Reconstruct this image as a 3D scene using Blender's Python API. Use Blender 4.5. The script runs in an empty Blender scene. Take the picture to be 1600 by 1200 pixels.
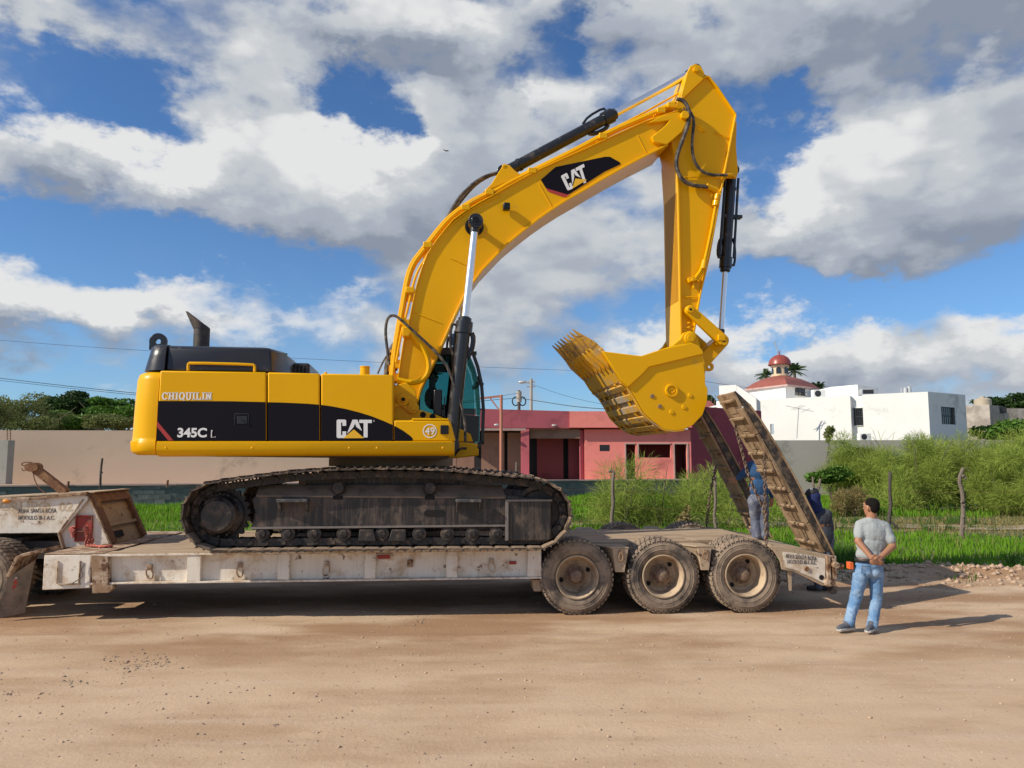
import bpy, bmesh, math, random
import numpy as np
from mathutils import Vector, Matrix
random.seed(7); rng = np.random.default_rng(7)
R = math.radians
S = bpy.context.scene
COL = S.collection

# ------------------------------------------------------------------ camera
H = 2.17; PITCH = R(5.7); FPX = 1155.0
cam = bpy.data.objects.new('camera', bpy.data.cameras.new('camera'))
COL.objects.link(cam)
cam.data.sensor_width = 36; cam.data.lens = FPX / 1600 * 36
cam.data.clip_start = 0.1; cam.data.clip_end = 4000
cam.location = (0, 0, H); cam.rotation_euler = (R(90) + PITCH, 0, 0)
S.camera = cam
S.render.resolution_x = 1024; S.render.resolution_y = 768
# sun: from the left, a little from the camera's side
SUN_EL = 34.5
SUN = Vector((-0.930, -0.367, math.tan(R(SUN_EL)))).normalized()
sl = bpy.data.lights.new('sun', 'SUN'); sl.energy = 4.9; sl.angle = R(0.5); sl.color = (1.0, 0.91, 0.76)
so = bpy.data.objects.new('sun', sl); COL.objects.link(so)
so.rotation_euler = (-SUN).to_track_quat('-Z', 'Y').to_euler(); so.location = (-20, -8, 20)
S.view_settings.view_transform = 'Standard'; S.view_settings.look = 'None'
S.view_settings.exposure = 0; S.view_settings.gamma = 1; S.view_settings.use_curve_mapping = False

def ray(u, v):
    zc = (600 - v) / FPX
    return Vector(((u - 800) / FPX, math.cos(PITCH) - math.sin(PITCH) * zc, math.sin(PITCH) + math.cos(PITCH) * zc))
def at(u, v, Y):
    """a point of the place at distance Y along the view"""
    d = ray(u, v); return Vector((0, 0, H)) + d * (Y / d.y)

# ------------------------------------------------------------------ sky
def build_world():
    w = bpy.data.worlds.new('World'); S.world = w; w.use_nodes = True
    nt = w.node_tree; N = nt.nodes; L = nt.links; N.clear()
    def nd(t, **k):
        n = N.new(t)
        for a, b in k.items(): setattr(n, a, b)
        return n
    def mth(op, a, b=None, c=None, clamp=False):
        n = nd('ShaderNodeMath', operation=op, use_clamp=clamp)
        for i, x in enumerate((a, b, c)):
            if x is None: continue
            if hasattr(x, 'is_linked') or hasattr(x, 'links'): L.new(x, n.inputs[i])
            else: n.inputs[i].default_value = x
        return n.outputs[0]
    def vm(op, a, b=None, out=0):
        n = nd('ShaderNodeVectorMath', operation=op)
        for i, x in enumerate((a, b)):
            if x is None: continue
            if hasattr(x, 'links'): L.new(x, n.inputs[i])
            else: n.inputs[i].default_value = x
        return n.outputs[out]
    def sstep(x, lo, hi):
        n = nd('ShaderNodeMapRange', interpolation_type='SMOOTHSTEP'); L.new(x, n.inputs[0])
        n.inputs[1].default_value = lo; n.inputs[2].default_value = hi; return n.outputs[0]
    def mix(f, a, b):
        n = nd('ShaderNodeMix', data_type='RGBA')
        if hasattr(f, 'links'): L.new(f, n.inputs[0])
        else: n.inputs[0].default_value = f
        for i, x in ((6, a), (7, b)):
            if hasattr(x, 'links'): L.new(x, n.inputs[i])
            else: n.inputs[i].default_value = (*x, 1)
        return n.outputs[2]
    def noise(vec, scale, detail=8, rough=.55, dist=0.0):
        n = nd('ShaderNodeTexNoise'); L.new(vec, n.inputs['Vector'])
        n.inputs['Scale'].default_value = scale; n.inputs['Detail'].default_value = detail
        n.inputs['Roughness'].default_value = rough; n.inputs['Distortion'].default_value = dist
        return n.outputs[0], n.outputs[1]
    tc = nd('ShaderNodeTexCoord'); d = tc.outputs['Generated']
    sky = nd('ShaderNodeTexSky', sky_type='NISHITA'); sky.sun_disc = False
    sky.sun_elevation = R(SUN_EL); sky.sun_rotation = math.atan2(SUN.x, SUN.y)
    sky.air_density = 1.0; sky.dust_density = 0.15; sky.ozone_density = 5.0
    sp = nd('ShaderNodeSeparateXYZ'); L.new(d, sp.inputs[0])
    az = mth('ARCTAN2', sp.outputs[0], sp.outputs[1]); el = mth('ARCSINE', sp.outputs[2])
    cb = nd('ShaderNodeCombineXYZ'); L.new(az, cb.inputs[0]); L.new(el, cb.inputs[1])
    ds = vm('MULTIPLY', d, (1, 1, 1.7))
    _, wc = noise(ds, 5.5, 8, .62)
    warp = vm('MULTIPLY', vm('SUBTRACT', wc, (.5, .5, .5)), (.34, .24, 0))
    V = vm('ADD', cb.outputs[0], warp)
    def blobs(lst, V):
        tot = None
        for (u, v, ru, rv, a) in lst:
            q = ray(u, v).normalized(); ca, ce = math.atan2(q.x, q.y), math.asin(q.z)
            o = vm('MULTIPLY', vm('SUBTRACT', V, (ca, ce, 0)), (FPX / ru, FPX / rv, 0))
            l = vm('DOT_PRODUCT', o, o, out=1)
            e = mth('EXPONENT', mth('MULTIPLY', l, -1.0))
            tot = mth('MULTIPLY', e, a) if tot is None else mth('MULTIPLY_ADD', e, a, tot)
        return tot
    def density(p, V, det):
        n1, _ = noise(p, 3.6, det, .56, .1)
        b1, _ = noise(p, 9.0, max(det - 2, 2), .5, .0)
        b = mth('ABSOLUTE', mth('SUBTRACT', mth('MULTIPLY', b1, 2.0), 1.0))      # billows
        n3, _ = noise(p, 1.7, 2, .5)
        t = mth('MULTIPLY_ADD', n3, .30, n1)
        t = mth('MULTIPLY_ADD', b, -.26, t)
        return mth('ADD', t, blobs(CLOUDS, V))
    dens = density(ds, V, 9)
    # the same cloud a little further towards the sun and upward: less cloud there means this side is lit
    off = SUN * 0.025 + Vector((-.012, 0, .034))
    dens2 = density(vm('ADD', ds, (off.x, off.y, off.z * 1.7)), vm('ADD', V, (-.016, .034, 0)), 4)
    hid = mth('SUBTRACT', dens, .635)
    cover = sstep(hid, -.07, .15)
    lit = mth('MULTIPLY_ADD', mth('SUBTRACT', dens, dens2), 2.2, .60)
    thick = sstep(hid, .12, .55)
    lit = mth('SUBTRACT', mth('SUBTRACT', lit, mth('MULTIPLY', thick, .24)), blobs(SHADES, V), clamp=True)
    k = 1 / BG
    lr = nd('ShaderNodeValToRGB'); L.new(lit, lr.inputs[0]); cr = lr.color_ramp; cr.interpolation = 'EASE'
    stops = [(0, (.26, .30, .375)), (.35, (.40, .44, .51)), (.68, (.56, .59, .625)), (1, (.78, .785, .785))]
    cr.elements[0].position = 0; cr.elements[0].color = (*[x for x in stops[0][1]], 1)
    cr.elements[1].position = 1; cr.elements[1].color = (*stops[3][1], 1)
    for p_, c_ in stops[1:3]: e = cr.elements.new(p_); e.color = (*c_, 1)
    ccol = vm('SCALE', lr.outputs[0], None); ccol.node.inputs[3].default_value = k
    # the clear sky: Nishita, paler in the thin veil towards the horizon
    hz = sstep(el, .42, .0)
    clear = mix(mth('MULTIPLY', hz, .22), vm('MULTIPLY', sky.outputs[0], (.72, .94, 1.13)), tuple(x * k for x in (.30, .50, .74)))
    veil, _ = noise(ds, 2.6, 6, .6, .4)
    clear = mix(mth('MULTIPLY', sstep(veil, .48, .78), .16), clear, tuple(x * k for x in (.50, .56, .66)))
    allc = mix(cover, clear, ccol)
    bg = nd('ShaderNodeBackground'); L.new(allc, bg.inputs[0]); bg.inputs[1].default_value = BG
    out = nd('ShaderNodeOutputWorld'); L.new(bg.outputs[0], out.inputs[0])
BG = 0.11
# where cloud banks and blue gaps stand, as directions: (u, v, ru, rv, strength)
CLOUDS = [(60,125,120,50,-.26),(230,180,90,38,-.22),(570,170,88,52,-.40),(640,90,80,30,-.12),(835,120,50,25,-.12),(925,85,36,44,-.20),
  (1195,215,50,60,-.26),(1225,285,70,50,-.28),(1480,90,90,40,-.16),(60,370,160,38,-.2),(300,380,120,40,-.14),(480,430,120,48,-.26),
  (1330,455,260,30,-.26),(1570,420,110,55,-.22),(1150,490,70,30,-.12),(950,470,90,60,-.10),(700,560,160,30,-.08),(130,590,200,25,-.12),
  (560,40,140,50,.12),(60,10,160,40,.14),(900,215,90,45,.14),(1180,110,100,55,.16),(680,560,120,60,.14),(340,500,60,40,.10),(110,250,150,75,.20),(380,250,190,110,.18),(720,230,120,100,.20),(640,330,180,70,.16),(60,460,110,45,.22),(220,465,80,45,.18),
  (450,500,70,30,.10),(1380,260,240,130,.22),(1150,380,140,70,.12),(1300,40,300,70,.24),(1000,60,120,60,.16),(300,60,160,60,.14),(650,30,250,50,.18),
  (1300,560,380,38,.2),(1020,520,110,45,.14),(850,380,160,70,.10),(580,480,90,40,.12),(1550,180,110,120,.12)]
SHADES = [(1300,50,340,90,.22),(1560,180,120,170,.20),(600,60,340,70,.22),(60,300,220,60,.12),(1300,560,420,50,.30),(1450,420,200,60,.18),
  (900,330,260,50,.12),(560,390,160,40,.18),(1150,340,140,60,.12),(90,520,200,30,.25),(1030,30,120,60,.2),(1390,250,170,60,-.22),(150,220,160,50,-.2),(420,230,200,70,-.12),(1030,510,90,30,-.15)]
build_world()

# ------------------------------------------------------------------ frames, things, meshes
class Fr:
    def __init__(s, origin, yaw):
        s.M = Matrix.Translation(Vector(origin)) @ Matrix.Rotation(yaw, 4, 'Z'); s.I = s.M.inverted(); s.yaw = yaw
    def w(s, x, y, z): return s.M @ Vector((x, y, z))
    def px(s, u, v, yl):
        o = s.I @ Vector((0, 0, H)); d = s.I.to_3x3() @ ray(u, v); t = (yl - o.y) / d.y
        return (o.x + d.x * t, o.z + d.z * t)
    def P(s, u, v, yl):
        x, z = s.px(u, v, yl); return Vector((x, yl, z))
    def pl(s, pts, yl): return [s.px(u, v, yl) for u, v in pts]
WORLD = Fr((0, 0, 0), 0)
W = {}
def thing(name, label, cat, fr=None, loc=(0, 0, 0), group=None):
    o = bpy.data.objects.new(name, None); COL.objects.link(o); o.empty_display_size = .2
    M = (fr or WORLD).M @ Matrix.Translation(Vector(loc)); o.matrix_world = M; W[o.name] = M
    o['label'] = label; o['category'] = cat
    if group: o['group'] = group
    return o
def tag(o, label, cat, group=None):
    o['label'] = label; o['category'] = cat
    if group: o['group'] = group
    return o
class MB:
    def __init__(s, fr=None): s.fr = fr or WORLD; s.V = []; s.F = []; s.mi = []
    def add(s, vs, fs, m=0):
        b = len(s.V); s.V += [Vector(v) for v in vs]; s.F += [[i + b for i in f] for f in fs]; s.mi += [m] * len(fs); return s
    def box(s, x0, x1, y0, y1, z0, z1, m=0):
        return s.add([(x0,y0,z0),(x1,y0,z0),(x1,y1,z0),(x0,y1,z0),(x0,y0,z1),(x1,y0,z1),(x1,y1,z1),(x0,y1,z1)],
                     [(3,2,1,0),(4,5,6,7),(0,1,5,4),(1,2,6,5),(2,3,7,6),(3,0,4,7)], m)
    def beam(s, p0, p1, w, h, m=0, up=(0, 0, 1)):
        """box bar from p0 to p1, w across, h along 'up'"""
        p0, p1 = Vector(p0), Vector(p1); d = (p1 - p0).normalized(); u = Vector(up)
        a = d.cross(u)
        if a.length < 1e-4: a = d.cross(Vector((1, 0, 0)))
        a.normalize(); b = a.cross(d).normalized(); vs = []
        for p in (p0, p1):
            for i, j in ((-1,-1),(1,-1),(1,1),(-1,1)): vs.append(p + a * (i * w / 2) + b * (j * h / 2))
        return s.add(vs, [(0,1,2,3),(7,6,5,4),(4,5,1,0),(5,6,2,1),(6,7,3,2),(7,4,0,3)], m)
    def prism(s, pts, y0, y1, m=0):
        n = len(pts); a = sum(pts[i][0] * pts[(i+1) % n][1] - pts[(i+1) % n][0] * pts[i][1] for i in range(n))
        if a < 0: pts = pts[::-1]
        vs = [(x, y0, z) for x, z in pts] + [(x, y1, z) for x, z in pts]
        fs = [list(range(n)), list(range(2*n-1, n-1, -1))] + [(i, i+n, (i+1) % n + n, (i+1) % n) for i in range(n)]
        return s.add(vs, fs, m)
    def hprism(s, pts, z0, z1, m=0):
        n = len(pts); a = sum(pts[i][0] * pts[(i+1) % n][1] - pts[(i+1) % n][0] * pts[i][1] for i in range(n))
        if a < 0: pts = pts[::-1]
        vs = [(x, y, z0) for x, y in pts] + [(x, y, z1) for x, y in pts]
        fs = [list(range(n-1, -1, -1)), list(range(n, 2*n))] + [(i, (i+1) % n, (i+1) % n + n, i+n) for i in range(n)]
        return s.add(vs, fs, m)
    def strip(s, pts, t, y0, y1, m=0, closed=False):
        """plate of thickness t following an xz polyline (offset to its left by t)"""
        n = len(pts); P = [Vector((a, b)) for a, b in pts]; off = []
        for i in range(n):
            if closed: a, b = P[i-1], P[(i+1) % n]
            else: a, b = P[max(i-1, 0)], P[min(i+1, n-1)]
            d = (b - a).normalized(); off.append(P[i] + Vector((-d.y, d.x)) * t)
        vs = []
        for i in range(n):
            for q in (P[i], off[i]):
                for y in (y0, y1): vs.append((q.x, y, q.y))
        fs = []
        for i in range(n if closed else n - 1):
            a, b = 4*i, 4*((i+1) % n)
            fs += [(a, b, b+1, a+1), (a+2, a+3, b+3, b+2), (a, a+2, b+2, b), (a+1, b+1, b+3, a+3)]
        if not closed: fs += [(0,1,3,2), (4*n-4, 4*n-2, 4*n-1, 4*n-3)]
        return s.add(vs, fs, m)
    def cyl(s, p0, p1, r0, r1=None, n=16, m=0, caps=True):
        p0, p1 = Vector(p0), Vector(p1); r1 = r0 if r1 is None else r1
        d = (p1 - p0).normalized(); a = d.orthogonal().normalized(); b = d.cross(a); vs = []
        for p, r in ((p0, r0), (p1, r1)):
            for i in range(n):
                t = 2*math.pi*i/n; vs.append(p + a*(r*math.cos(t)) + b*(r*math.sin(t)))
        fs = [(i, (i+1) % n, (i+1) % n + n, i+n) for i in range(n)]
        if caps: fs += [list(range(n-1, -1, -1)), list(range(n, 2*n))]
        return s.add(vs, fs, m)
    def tube(s, pts, r, n=8, m=0, smooth=0, r_end=None):
        P = [Vector(p) for p in pts]
        for _ in range(smooth):
            Q = [P[0]]
            for i in range(len(P)-1):
                Q += [P[i].lerp(P[i+1], .25), P[i].lerp(P[i+1], .75)]
            P = Q + [P[-1]]
        a = None; vs = []; k = len(P)
        for i in range(k):
            d = (P[min(i+1, k-1)] - P[max(i-1, 0)]).normalized()
            if a is None: a = d.orthogonal().normalized()
            a = (a - d * a.dot(d)).normalized(); b = d.cross(a)
            rr = r if r_end is None else r + (r_end - r) * i / (k-1)
            for j in range(n):
                t = 2*math.pi*j/n; vs.append(P[i] + a*(rr*math.cos(t)) + b*(rr*math.sin(t)))
        fs = [(i*n+j, i*n+(j+1) % n, (i+1)*n+(j+1) % n, (i+1)*n+j) for i in range(k-1) for j in range(n)]
        fs += [list(range(n-1, -1, -1)), list(range((k-1)*n, k*n))]
        return s.add(vs, fs, m)
    def lathe(s, prof, c, axis=(0, 1, 0), n=32, m=0, a0=0, a1=2*math.pi):
        """prof: (radius, distance along axis)"""
        c = Vector(c); ax = Vector(axis).normalized(); a = ax.orthogonal().normalized(); b = ax.cross(a); k = len(prof)
        full = abs(a1 - a0 - 2*math.pi) < 1e-6; vs = []; nn = n if full else n + 1
        for i in range(nn):
            t = a0 + (a1-a0)*i/n
            for r, h in prof: vs.append(c + ax*h + a*(r*math.cos(t)) + b*(r*math.sin(t)))
        fs = [(i*k+j, ((i+1) % nn)*k+j, ((i+1) % nn)*k+j+1, i*k+j+1) for i in range(n) for j in range(k-1)]
        return s.add(vs, fs, m)
    def ball(s, c, r, n=8, m=0, sc=(1, 1, 1)):
        prof = [(r*math.sin(math.pi*i/n), -r*math.cos(math.pi*i/n)) for i in range(n+1)]
        prof[0] = (1e-4, -r); prof[-1] = (1e-4, r); b = len(s.V)
        s.lathe(prof, c, (0, 0, 1), n*2, m); c = Vector(c)
        for i in range(b, len(s.V)):
            q = s.V[i] - c; s.V[i] = c + Vector((q.x*sc[0], q.y*sc[1], q.z*sc[2]))
        return s
    def mesh(s, name, T=None):
        me = bpy.data.meshes.new(name); vs = [T @ v for v in s.V] if T else s.V
        me.from_pydata([tuple(v) for v in vs], [], s.F)
        if any(s.mi): me.polygons.foreach_set('material_index', s.mi)
        return me
    def build(s, name, mat, parent=None, bevel=0, sharp=35, label=None, kind=None, fixn=True):
        Wp = W[parent.name] if parent else Matrix.Identity(4)
        me = s.mesh(name, Wp.inverted() @ s.fr.M)
        if fixn:
            bm = bmesh.new(); bm.from_mesh(me); bmesh.ops.recalc_face_normals(bm, faces=bm.faces); bm.to_mesh(me); bm.free()
        return finish(name, me, mat, parent, bevel, sharp, label, kind)
def finish(name, me, mat, parent=None, bevel=0, sharp=35, label=None, kind=None):
    for m in (mat if isinstance(mat, (list, tuple)) else [mat]): me.materials.append(m)
    me.polygons.foreach_set('use_smooth', [True] * len(me.polygons)); me.set_sharp_from_angle(angle=R(sharp)); me.update()
    o = bpy.data.objects.new(name, me); COL.objects.link(o)
    if parent: o.parent = parent; W[o.name] = W[parent.name]
    else: W[o.name] = Matrix.Identity(4)
    if bevel:
        b = o.modifiers.new('bevel', 'BEVEL'); b.width = bevel; b.segments = 2; b.limit_method = 'ANGLE'; b.angle_limit = R(40); b.harden_normals = False
    if label: o['label'] = label
    if kind: o['kind'] = kind
    return o
def inst(src_mesh, name, parent, M, label=None):
    """another piece with shared mesh data; M is its world matrix"""
    o = bpy.data.objects.new(name, src_mesh); COL.objects.link(o)
    if parent: o.parent = parent; L = W[parent.name].inverted() @ M
    else: L = M
    o.matrix_local = L; W[o.name] = M
    if label: o['label'] = label
    return o
def children(o): return [c for c in COL.objects if c.parent == o]
def move_origin(o):
    """put a top-level mesh object's origin at its base"""
    me = o.data; n = len(me.vertices); a = np.empty(n*3, 'f'); me.vertices.foreach_get('co', a); a = a.reshape(-1, 3)
    c = np.array([(a[:,0].min()+a[:,0].max())/2, (a[:,1].min()+a[:,1].max())/2, a[:,2].min()], 'f')
    a -= c; me.vertices.foreach_set('co', a.ravel()); o.location = [float(x) for x in c]; me.update()

# ------------------------------------------------------------------ materials
def mat(name, col, rough=.6, metal=0.0, coat=0.0, var=0.15, vscale=3.0, dirt=None, dirt_amt=.5, dirt_scale=2.0, dirt_top=0.0,
        rust=None, rust_amt=.35, rust_scale=6.0, bump=0.0, bscale=40.0, stretch=(1,1,1), spec=.5, trans=0.0, rnd=0.0, streak=0.0, edge=None):
    m = bpy.data.materials.new(name); m.use_nodes = True; nt = m.node_tree; N = nt.nodes; L = nt.links
    b = N['Principled BSDF']
    b.inputs['Roughness'].default_value = rough; b.inputs['Metallic'].default_value = metal
    b.inputs['Coat Weight'].default_value = coat; b.inputs['Coat Roughness'].default_value = .08
    b.inputs['Specular IOR Level'].default_value = spec
    tc = N.new('ShaderNodeTexCoord'); mp = N.new('ShaderNodeMapping'); L.new(tc.outputs['Object'], mp.inputs[0]); mp.inputs['Scale'].default_value = stretch
    oi = N.new('ShaderNodeObjectInfo')
    vec = mp.outputs[0]
    if rnd:
        cx = N.new('ShaderNodeVectorMath'); cx.operation = 'ADD'; sc = N.new('ShaderNodeMath'); sc.operation = 'MULTIPLY'; sc.inputs[1].default_value = 37
        L.new(oi.outputs['Random'], sc.inputs[0]); L.new(vec, cx.inputs[0]); L.new(sc.outputs[0], cx.inputs[1]); vec = cx.outputs[0]
    def noise(scale, detail=5, rough=.6, v=vec):
        n = N.new('ShaderNodeTexNoise'); n.inputs['Scale'].default_value = scale; n.inputs['Detail'].default_value = detail
        n.inputs['Roughness'].default_value = rough; L.new(v, n.inputs['Vector']); return n.outputs[0]
    def ramp(x, lo, hi):
        n = N.new('ShaderNodeMapRange'); n.interpolation_type = 'SMOOTHSTEP'; L.new(x, n.inputs[0]); n.inputs[1].default_value = lo; n.inputs[2].default_value = hi; return n.outputs[0]
    def mx(f, a, c, blend='MIX'):
        n = N.new('ShaderNodeMix'); n.data_type = 'RGBA'; n.blend_type = blend
        if hasattr(f, 'links'): L.new(f, n.inputs[0])
        else: n.inputs[0].default_value = f
        for i, x in ((6, a), (7, c)):
            if hasattr(x, 'links'): L.new(x, n.inputs[i])
            else: n.inputs[i].default_value = (*x[:3], 1)
        return n.outputs[2]
    def mm(op, a, c):
        n = N.new('ShaderNodeMath'); n.operation = op; n.use_clamp = True
        for i, x in ((0, a), (1, c)):
            if hasattr(x, 'links'): L.new(x, n.inputs[i])
            else: n.inputs[i].default_value = x
        return n.outputs[0]
    c = mx(noise(vscale, 6, .6), tuple(x*(1-var) for x in col), tuple(min(1, x*(1+var)) for x in col))
    if rnd: c = mx(mm('MULTIPLY', oi.outputs['Random'], rnd), c, tuple(x*.45 for x in col))
    rsock = None
    if streak:
        mp2 = N.new('ShaderNodeMapping'); L.new(tc.outputs['Object'], mp2.inputs[0]); mp2.inputs['Scale'].default_value = (9, 9, .35)
        st = ramp(noise(2.2, 4, .7, mp2.outputs[0]), .45, .62); c = mx(mm('MULTIPLY', st, streak), c, dirt or (.25, .18, .12))
    if dirt:
        f = ramp(noise(dirt_scale, 9, .68), .62 - dirt_amt*.5, .78 - dirt_amt*.35)
        if dirt_top:
            g = N.new('ShaderNodeNewGeometry'); s = N.new('ShaderNodeSeparateXYZ'); L.new(g.outputs['Normal'], s.inputs[0])
            f = mm('ADD', f, mm('MULTIPLY', ramp(s.outputs[2], .35, .9), dirt_top))
        c = mx(f, c, dirt); rsock = mx(f, (rough,)*3, (.92,)*3)
    if rust:
        f = ramp(noise(rust_scale, 10, .72), .64 - rust_amt*.25, .70 - rust_amt*.2)
        c = mx(f, c, mx(noise(30, 4), tuple(x*.45 for x in rust), rust)); 
    if edge:
        bv = N.new('ShaderNodeBevel'); bv.samples = 4; bv.inputs[0].default_value = .022; g2 = N.new('ShaderNodeNewGeometry'); dt = N.new('ShaderNodeVectorMath'); dt.operation = 'DOT_PRODUCT'
        L.new(bv.outputs[0], dt.inputs[0]); L.new(g2.outputs['Normal'], dt.inputs[1])
        c = mx(mm('MULTIPLY', ramp(dt.outputs['Value'], .985, .86), ramp(noise(9, 8, .7), .44, .58)), c, edge)
    L.new(c, b.inputs['Base Color'])
    if rsock is not None: L.new(rsock, b.inputs['Roughness'])
    if bump:
        bp = N.new('ShaderNodeBump'); bp.inputs['Strength'].default_value = bump; bp.inputs['Distance'].default_value = .02
        L.new(noise(bscale, 6, .65), bp.inputs['Height']); L.new(bp.outputs[0], b.inputs['Normal'])
    if trans:
        t = N.new('ShaderNodeBsdfTranslucent'); L.new(c, t.inputs[0]); ms = N.new('ShaderNodeMixShader'); ms.inputs[0].default_value = trans
        out = N['Material Output']; L.new(b.outputs[0], ms.inputs[1]); L.new(t.outputs[0], ms.inputs[2]); L.new(ms.outputs[0], out.inputs[0])
    return m
DUST = (.36, .25, .165); MUD = (.17, .12, .085)
M = {}
M['yellow'] = mat('yellow_paint', (.80, .415, .0005), .36, spec=.18, coat=.06, var=.05, vscale=1.2, bump=.05, bscale=3.5, dirt=(.60, .34, .05), dirt_amt=.05, dirt_scale=2.5)
M['yellow_worn'] = mat('worn_yellow_paint', (.74, .38, .008), .5, var=.08, dirt=(.42, .31, .18), dirt_amt=.32, dirt_scale=3.0, bump=.1, bscale=30)
M['yellow_bare'] = mat('scraped_bucket_steel', (.68, .36, .03), .45, var=.15, dirt=(.40, .33, .25), dirt_amt=.42, dirt_scale=2.6, metal=.15, rust=(.16, .07, .03), rust_amt=.35, rust_scale=9)
M['tooth'] = mat('worn_tooth_steel', (.62, .32, .03), .5, var=.25, dirt=(.34, .2, .08), dirt_amt=.4, dirt_scale=8, metal=.2, rust=(.12, .06, .02), rust_amt=.3, rust_scale=12)
M['black'] = mat('black_gloss_paint', (.010, .010, .012), .35, spec=.3, coat=.1, var=.2)
M['decal'] = mat('black_decal', (.006, .005, .009), .5, spec=.15, var=.1)
M['hood'] = mat('charcoal_hood_paint', (.020, .020, .025), .32, spec=.4, coat=.15, var=.1, dirt=(.12, .10, .09), dirt_amt=.15, dirt_scale=3)
M['rubber'] = mat('hose_rubber', (.03, .028, .028), .55, var=.3, dirt=(.2, .16, .12), dirt_amt=.35, dirt_scale=10)
M['chrome'] = mat('chromed_rod', (.86, .87, .89), .34, metal=1, var=.03)
M['white_mark'] = mat('white_lettering', (.80, .80, .79), .45, var=.03)
M['red_mark'] = mat('red_stripe', (.42, .04, .035), .4, var=.05)
M['black_mark'] = mat('faded_black_lettering', (.07, .06, .055), .8, var=.5, vscale=25, dirt=(.45, .4, .34), dirt_amt=.35, dirt_scale=30)
M['ghost_mark'] = mat('faded_orange_lettering', (.50, .33, .15), .8, var=.2, vscale=20, dirt=(.6, .5, .38), dirt_amt=.6, dirt_scale=18)
M['track'] = mat('dusty_track_steel', (.024, .020, .018), .6, var=.4, vscale=8, dirt=(.15, .105, .075), dirt_amt=.25, dirt_scale=7, dirt_top=.4, bump=.3, bscale=30)
M['shoe'] = mat('track_shoe_steel', (.06, .042, .03), .6, var=.4, vscale=6, dirt=(.30, .21, .14), dirt_amt=.30, dirt_scale=5, dirt_top=.85, bump=.3, bscale=30, rnd=.35)
M['frame_black'] = mat('dirty_black_frame_paint', (.016, .014, .014), .45, var=.3, dirt=(.14, .10, .075), dirt_amt=.30, dirt_scale=5, dirt_top=.85, streak=.42, stretch=(1,1,.5), bump=.25, bscale=25)
M['swing'] = mat('dusty_swing_bearing', (.30, .17, .05), .7, var=.3, dirt=(.24, .16, .10), dirt_amt=.7, dirt_scale=3)
M['tpaint'] = mat('chipped_white_trailer_paint', (.80, .735, .63), .6, var=.06, dirt=(.55, .42, .29), dirt_amt=.30, dirt_scale=3.0, rust=(.19, .085, .04), rust_amt=.20, rust_scale=7, bump=.15, bscale=25, streak=.22, dirt_top=.5, edge=(.16, .075, .04))
M['tpaint2'] = mat('rust_streaked_trailer_paint', (.62, .50, .38), .7, var=.2, dirt=(.30, .19, .11), dirt_amt=.6, dirt_scale=4, rust=(.17, .075, .035), rust_amt=.55, rust_scale=6, bump=.25, bscale=30)
M['tdust'] = mat('dust_covered_trailer_steel', (.36, .26, .17), .9, var=.2, dirt=(.44, .33, .22), dirt_amt=.6, dirt_scale=3, rust=(.14, .07, .04), rust_amt=.25, rust_scale=8, bump=.3, bscale=30)
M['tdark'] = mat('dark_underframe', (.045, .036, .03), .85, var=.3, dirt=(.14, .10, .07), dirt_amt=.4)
M['board'] = mat('dusty_deck_plank', (.33, .23, .145), .9, var=.25, vscale=4, stretch=(.5, 5, 5), dirt=(.45, .335, .225), dirt_amt=.6, dirt_scale=1.5, bump=.5, bscale=14, rnd=.25)
M['ramp'] = mat('muddy_ramp_timber', (.19, .115, .06), .85, var=.3, vscale=6, dirt=(.34, .235, .14), dirt_amt=.55, dirt_scale=4, bump=.5, bscale=22, rnd=.3)
M['grease'] = mat('greasy_black_rail', (.025, .021, .019), .5, var=.4, dirt=(.22, .15, .09), dirt_amt=.36, dirt_scale=5, bump=.5, bscale=25)
M['rust'] = mat('rusty_steel', (.17, .075, .035), .8, var=.4, vscale=9, dirt=(.30, .17, .08), dirt_amt=.34, dirt_scale=6, bump=.4, bscale=30)
M['tyre'] = mat('dusty_tyre_rubber', (.055, .047, .040), .85, var=.25, dirt=(.30, .225, .16), dirt_amt=.60, dirt_scale=2.6, bump=.3, bscale=35, rnd=.2)
M['rim'] = mat('dusty_cream_rim', (.50, .38, .25), .65, var=.15, dirt=(.34, .24, .16), dirt_amt=.4, dirt_scale=5, rust=(.2, .1, .05), rust_amt=.15)
M['hub'] = mat('brown_greasy_hub', (.15, .09, .06), .65, var=.3, dirt=(.26, .18, .12), dirt_amt=.5, dirt_scale=9)
M['hole'] = mat('dark_opening', (.008, .007, .007), .9, var=0)
M['chain'] = mat('dark_worn_chain', (.10, .065, .045), .6, var=.4, vscale=20, dirt=(.24, .16, .10), dirt_amt=.3, dirt_scale=12)
M['amber'] = mat('amber_lens', (.75, .27, .03), .25, var=.05)
M['redlens'] = mat('red_lens', (.30, .02, .02), .2, var=.05)
M['redbox'] = mat('red_painted_recess', (.33, .035, .025), .6, var=.25, dirt=(.2, .1, .07), dirt_amt=.4, dirt_scale=9)
M['redcloth'] = mat('faded_red_cloth', (.55, .16, .12), .95, var=.25, vscale=14, bump=.5, bscale=60)
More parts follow.
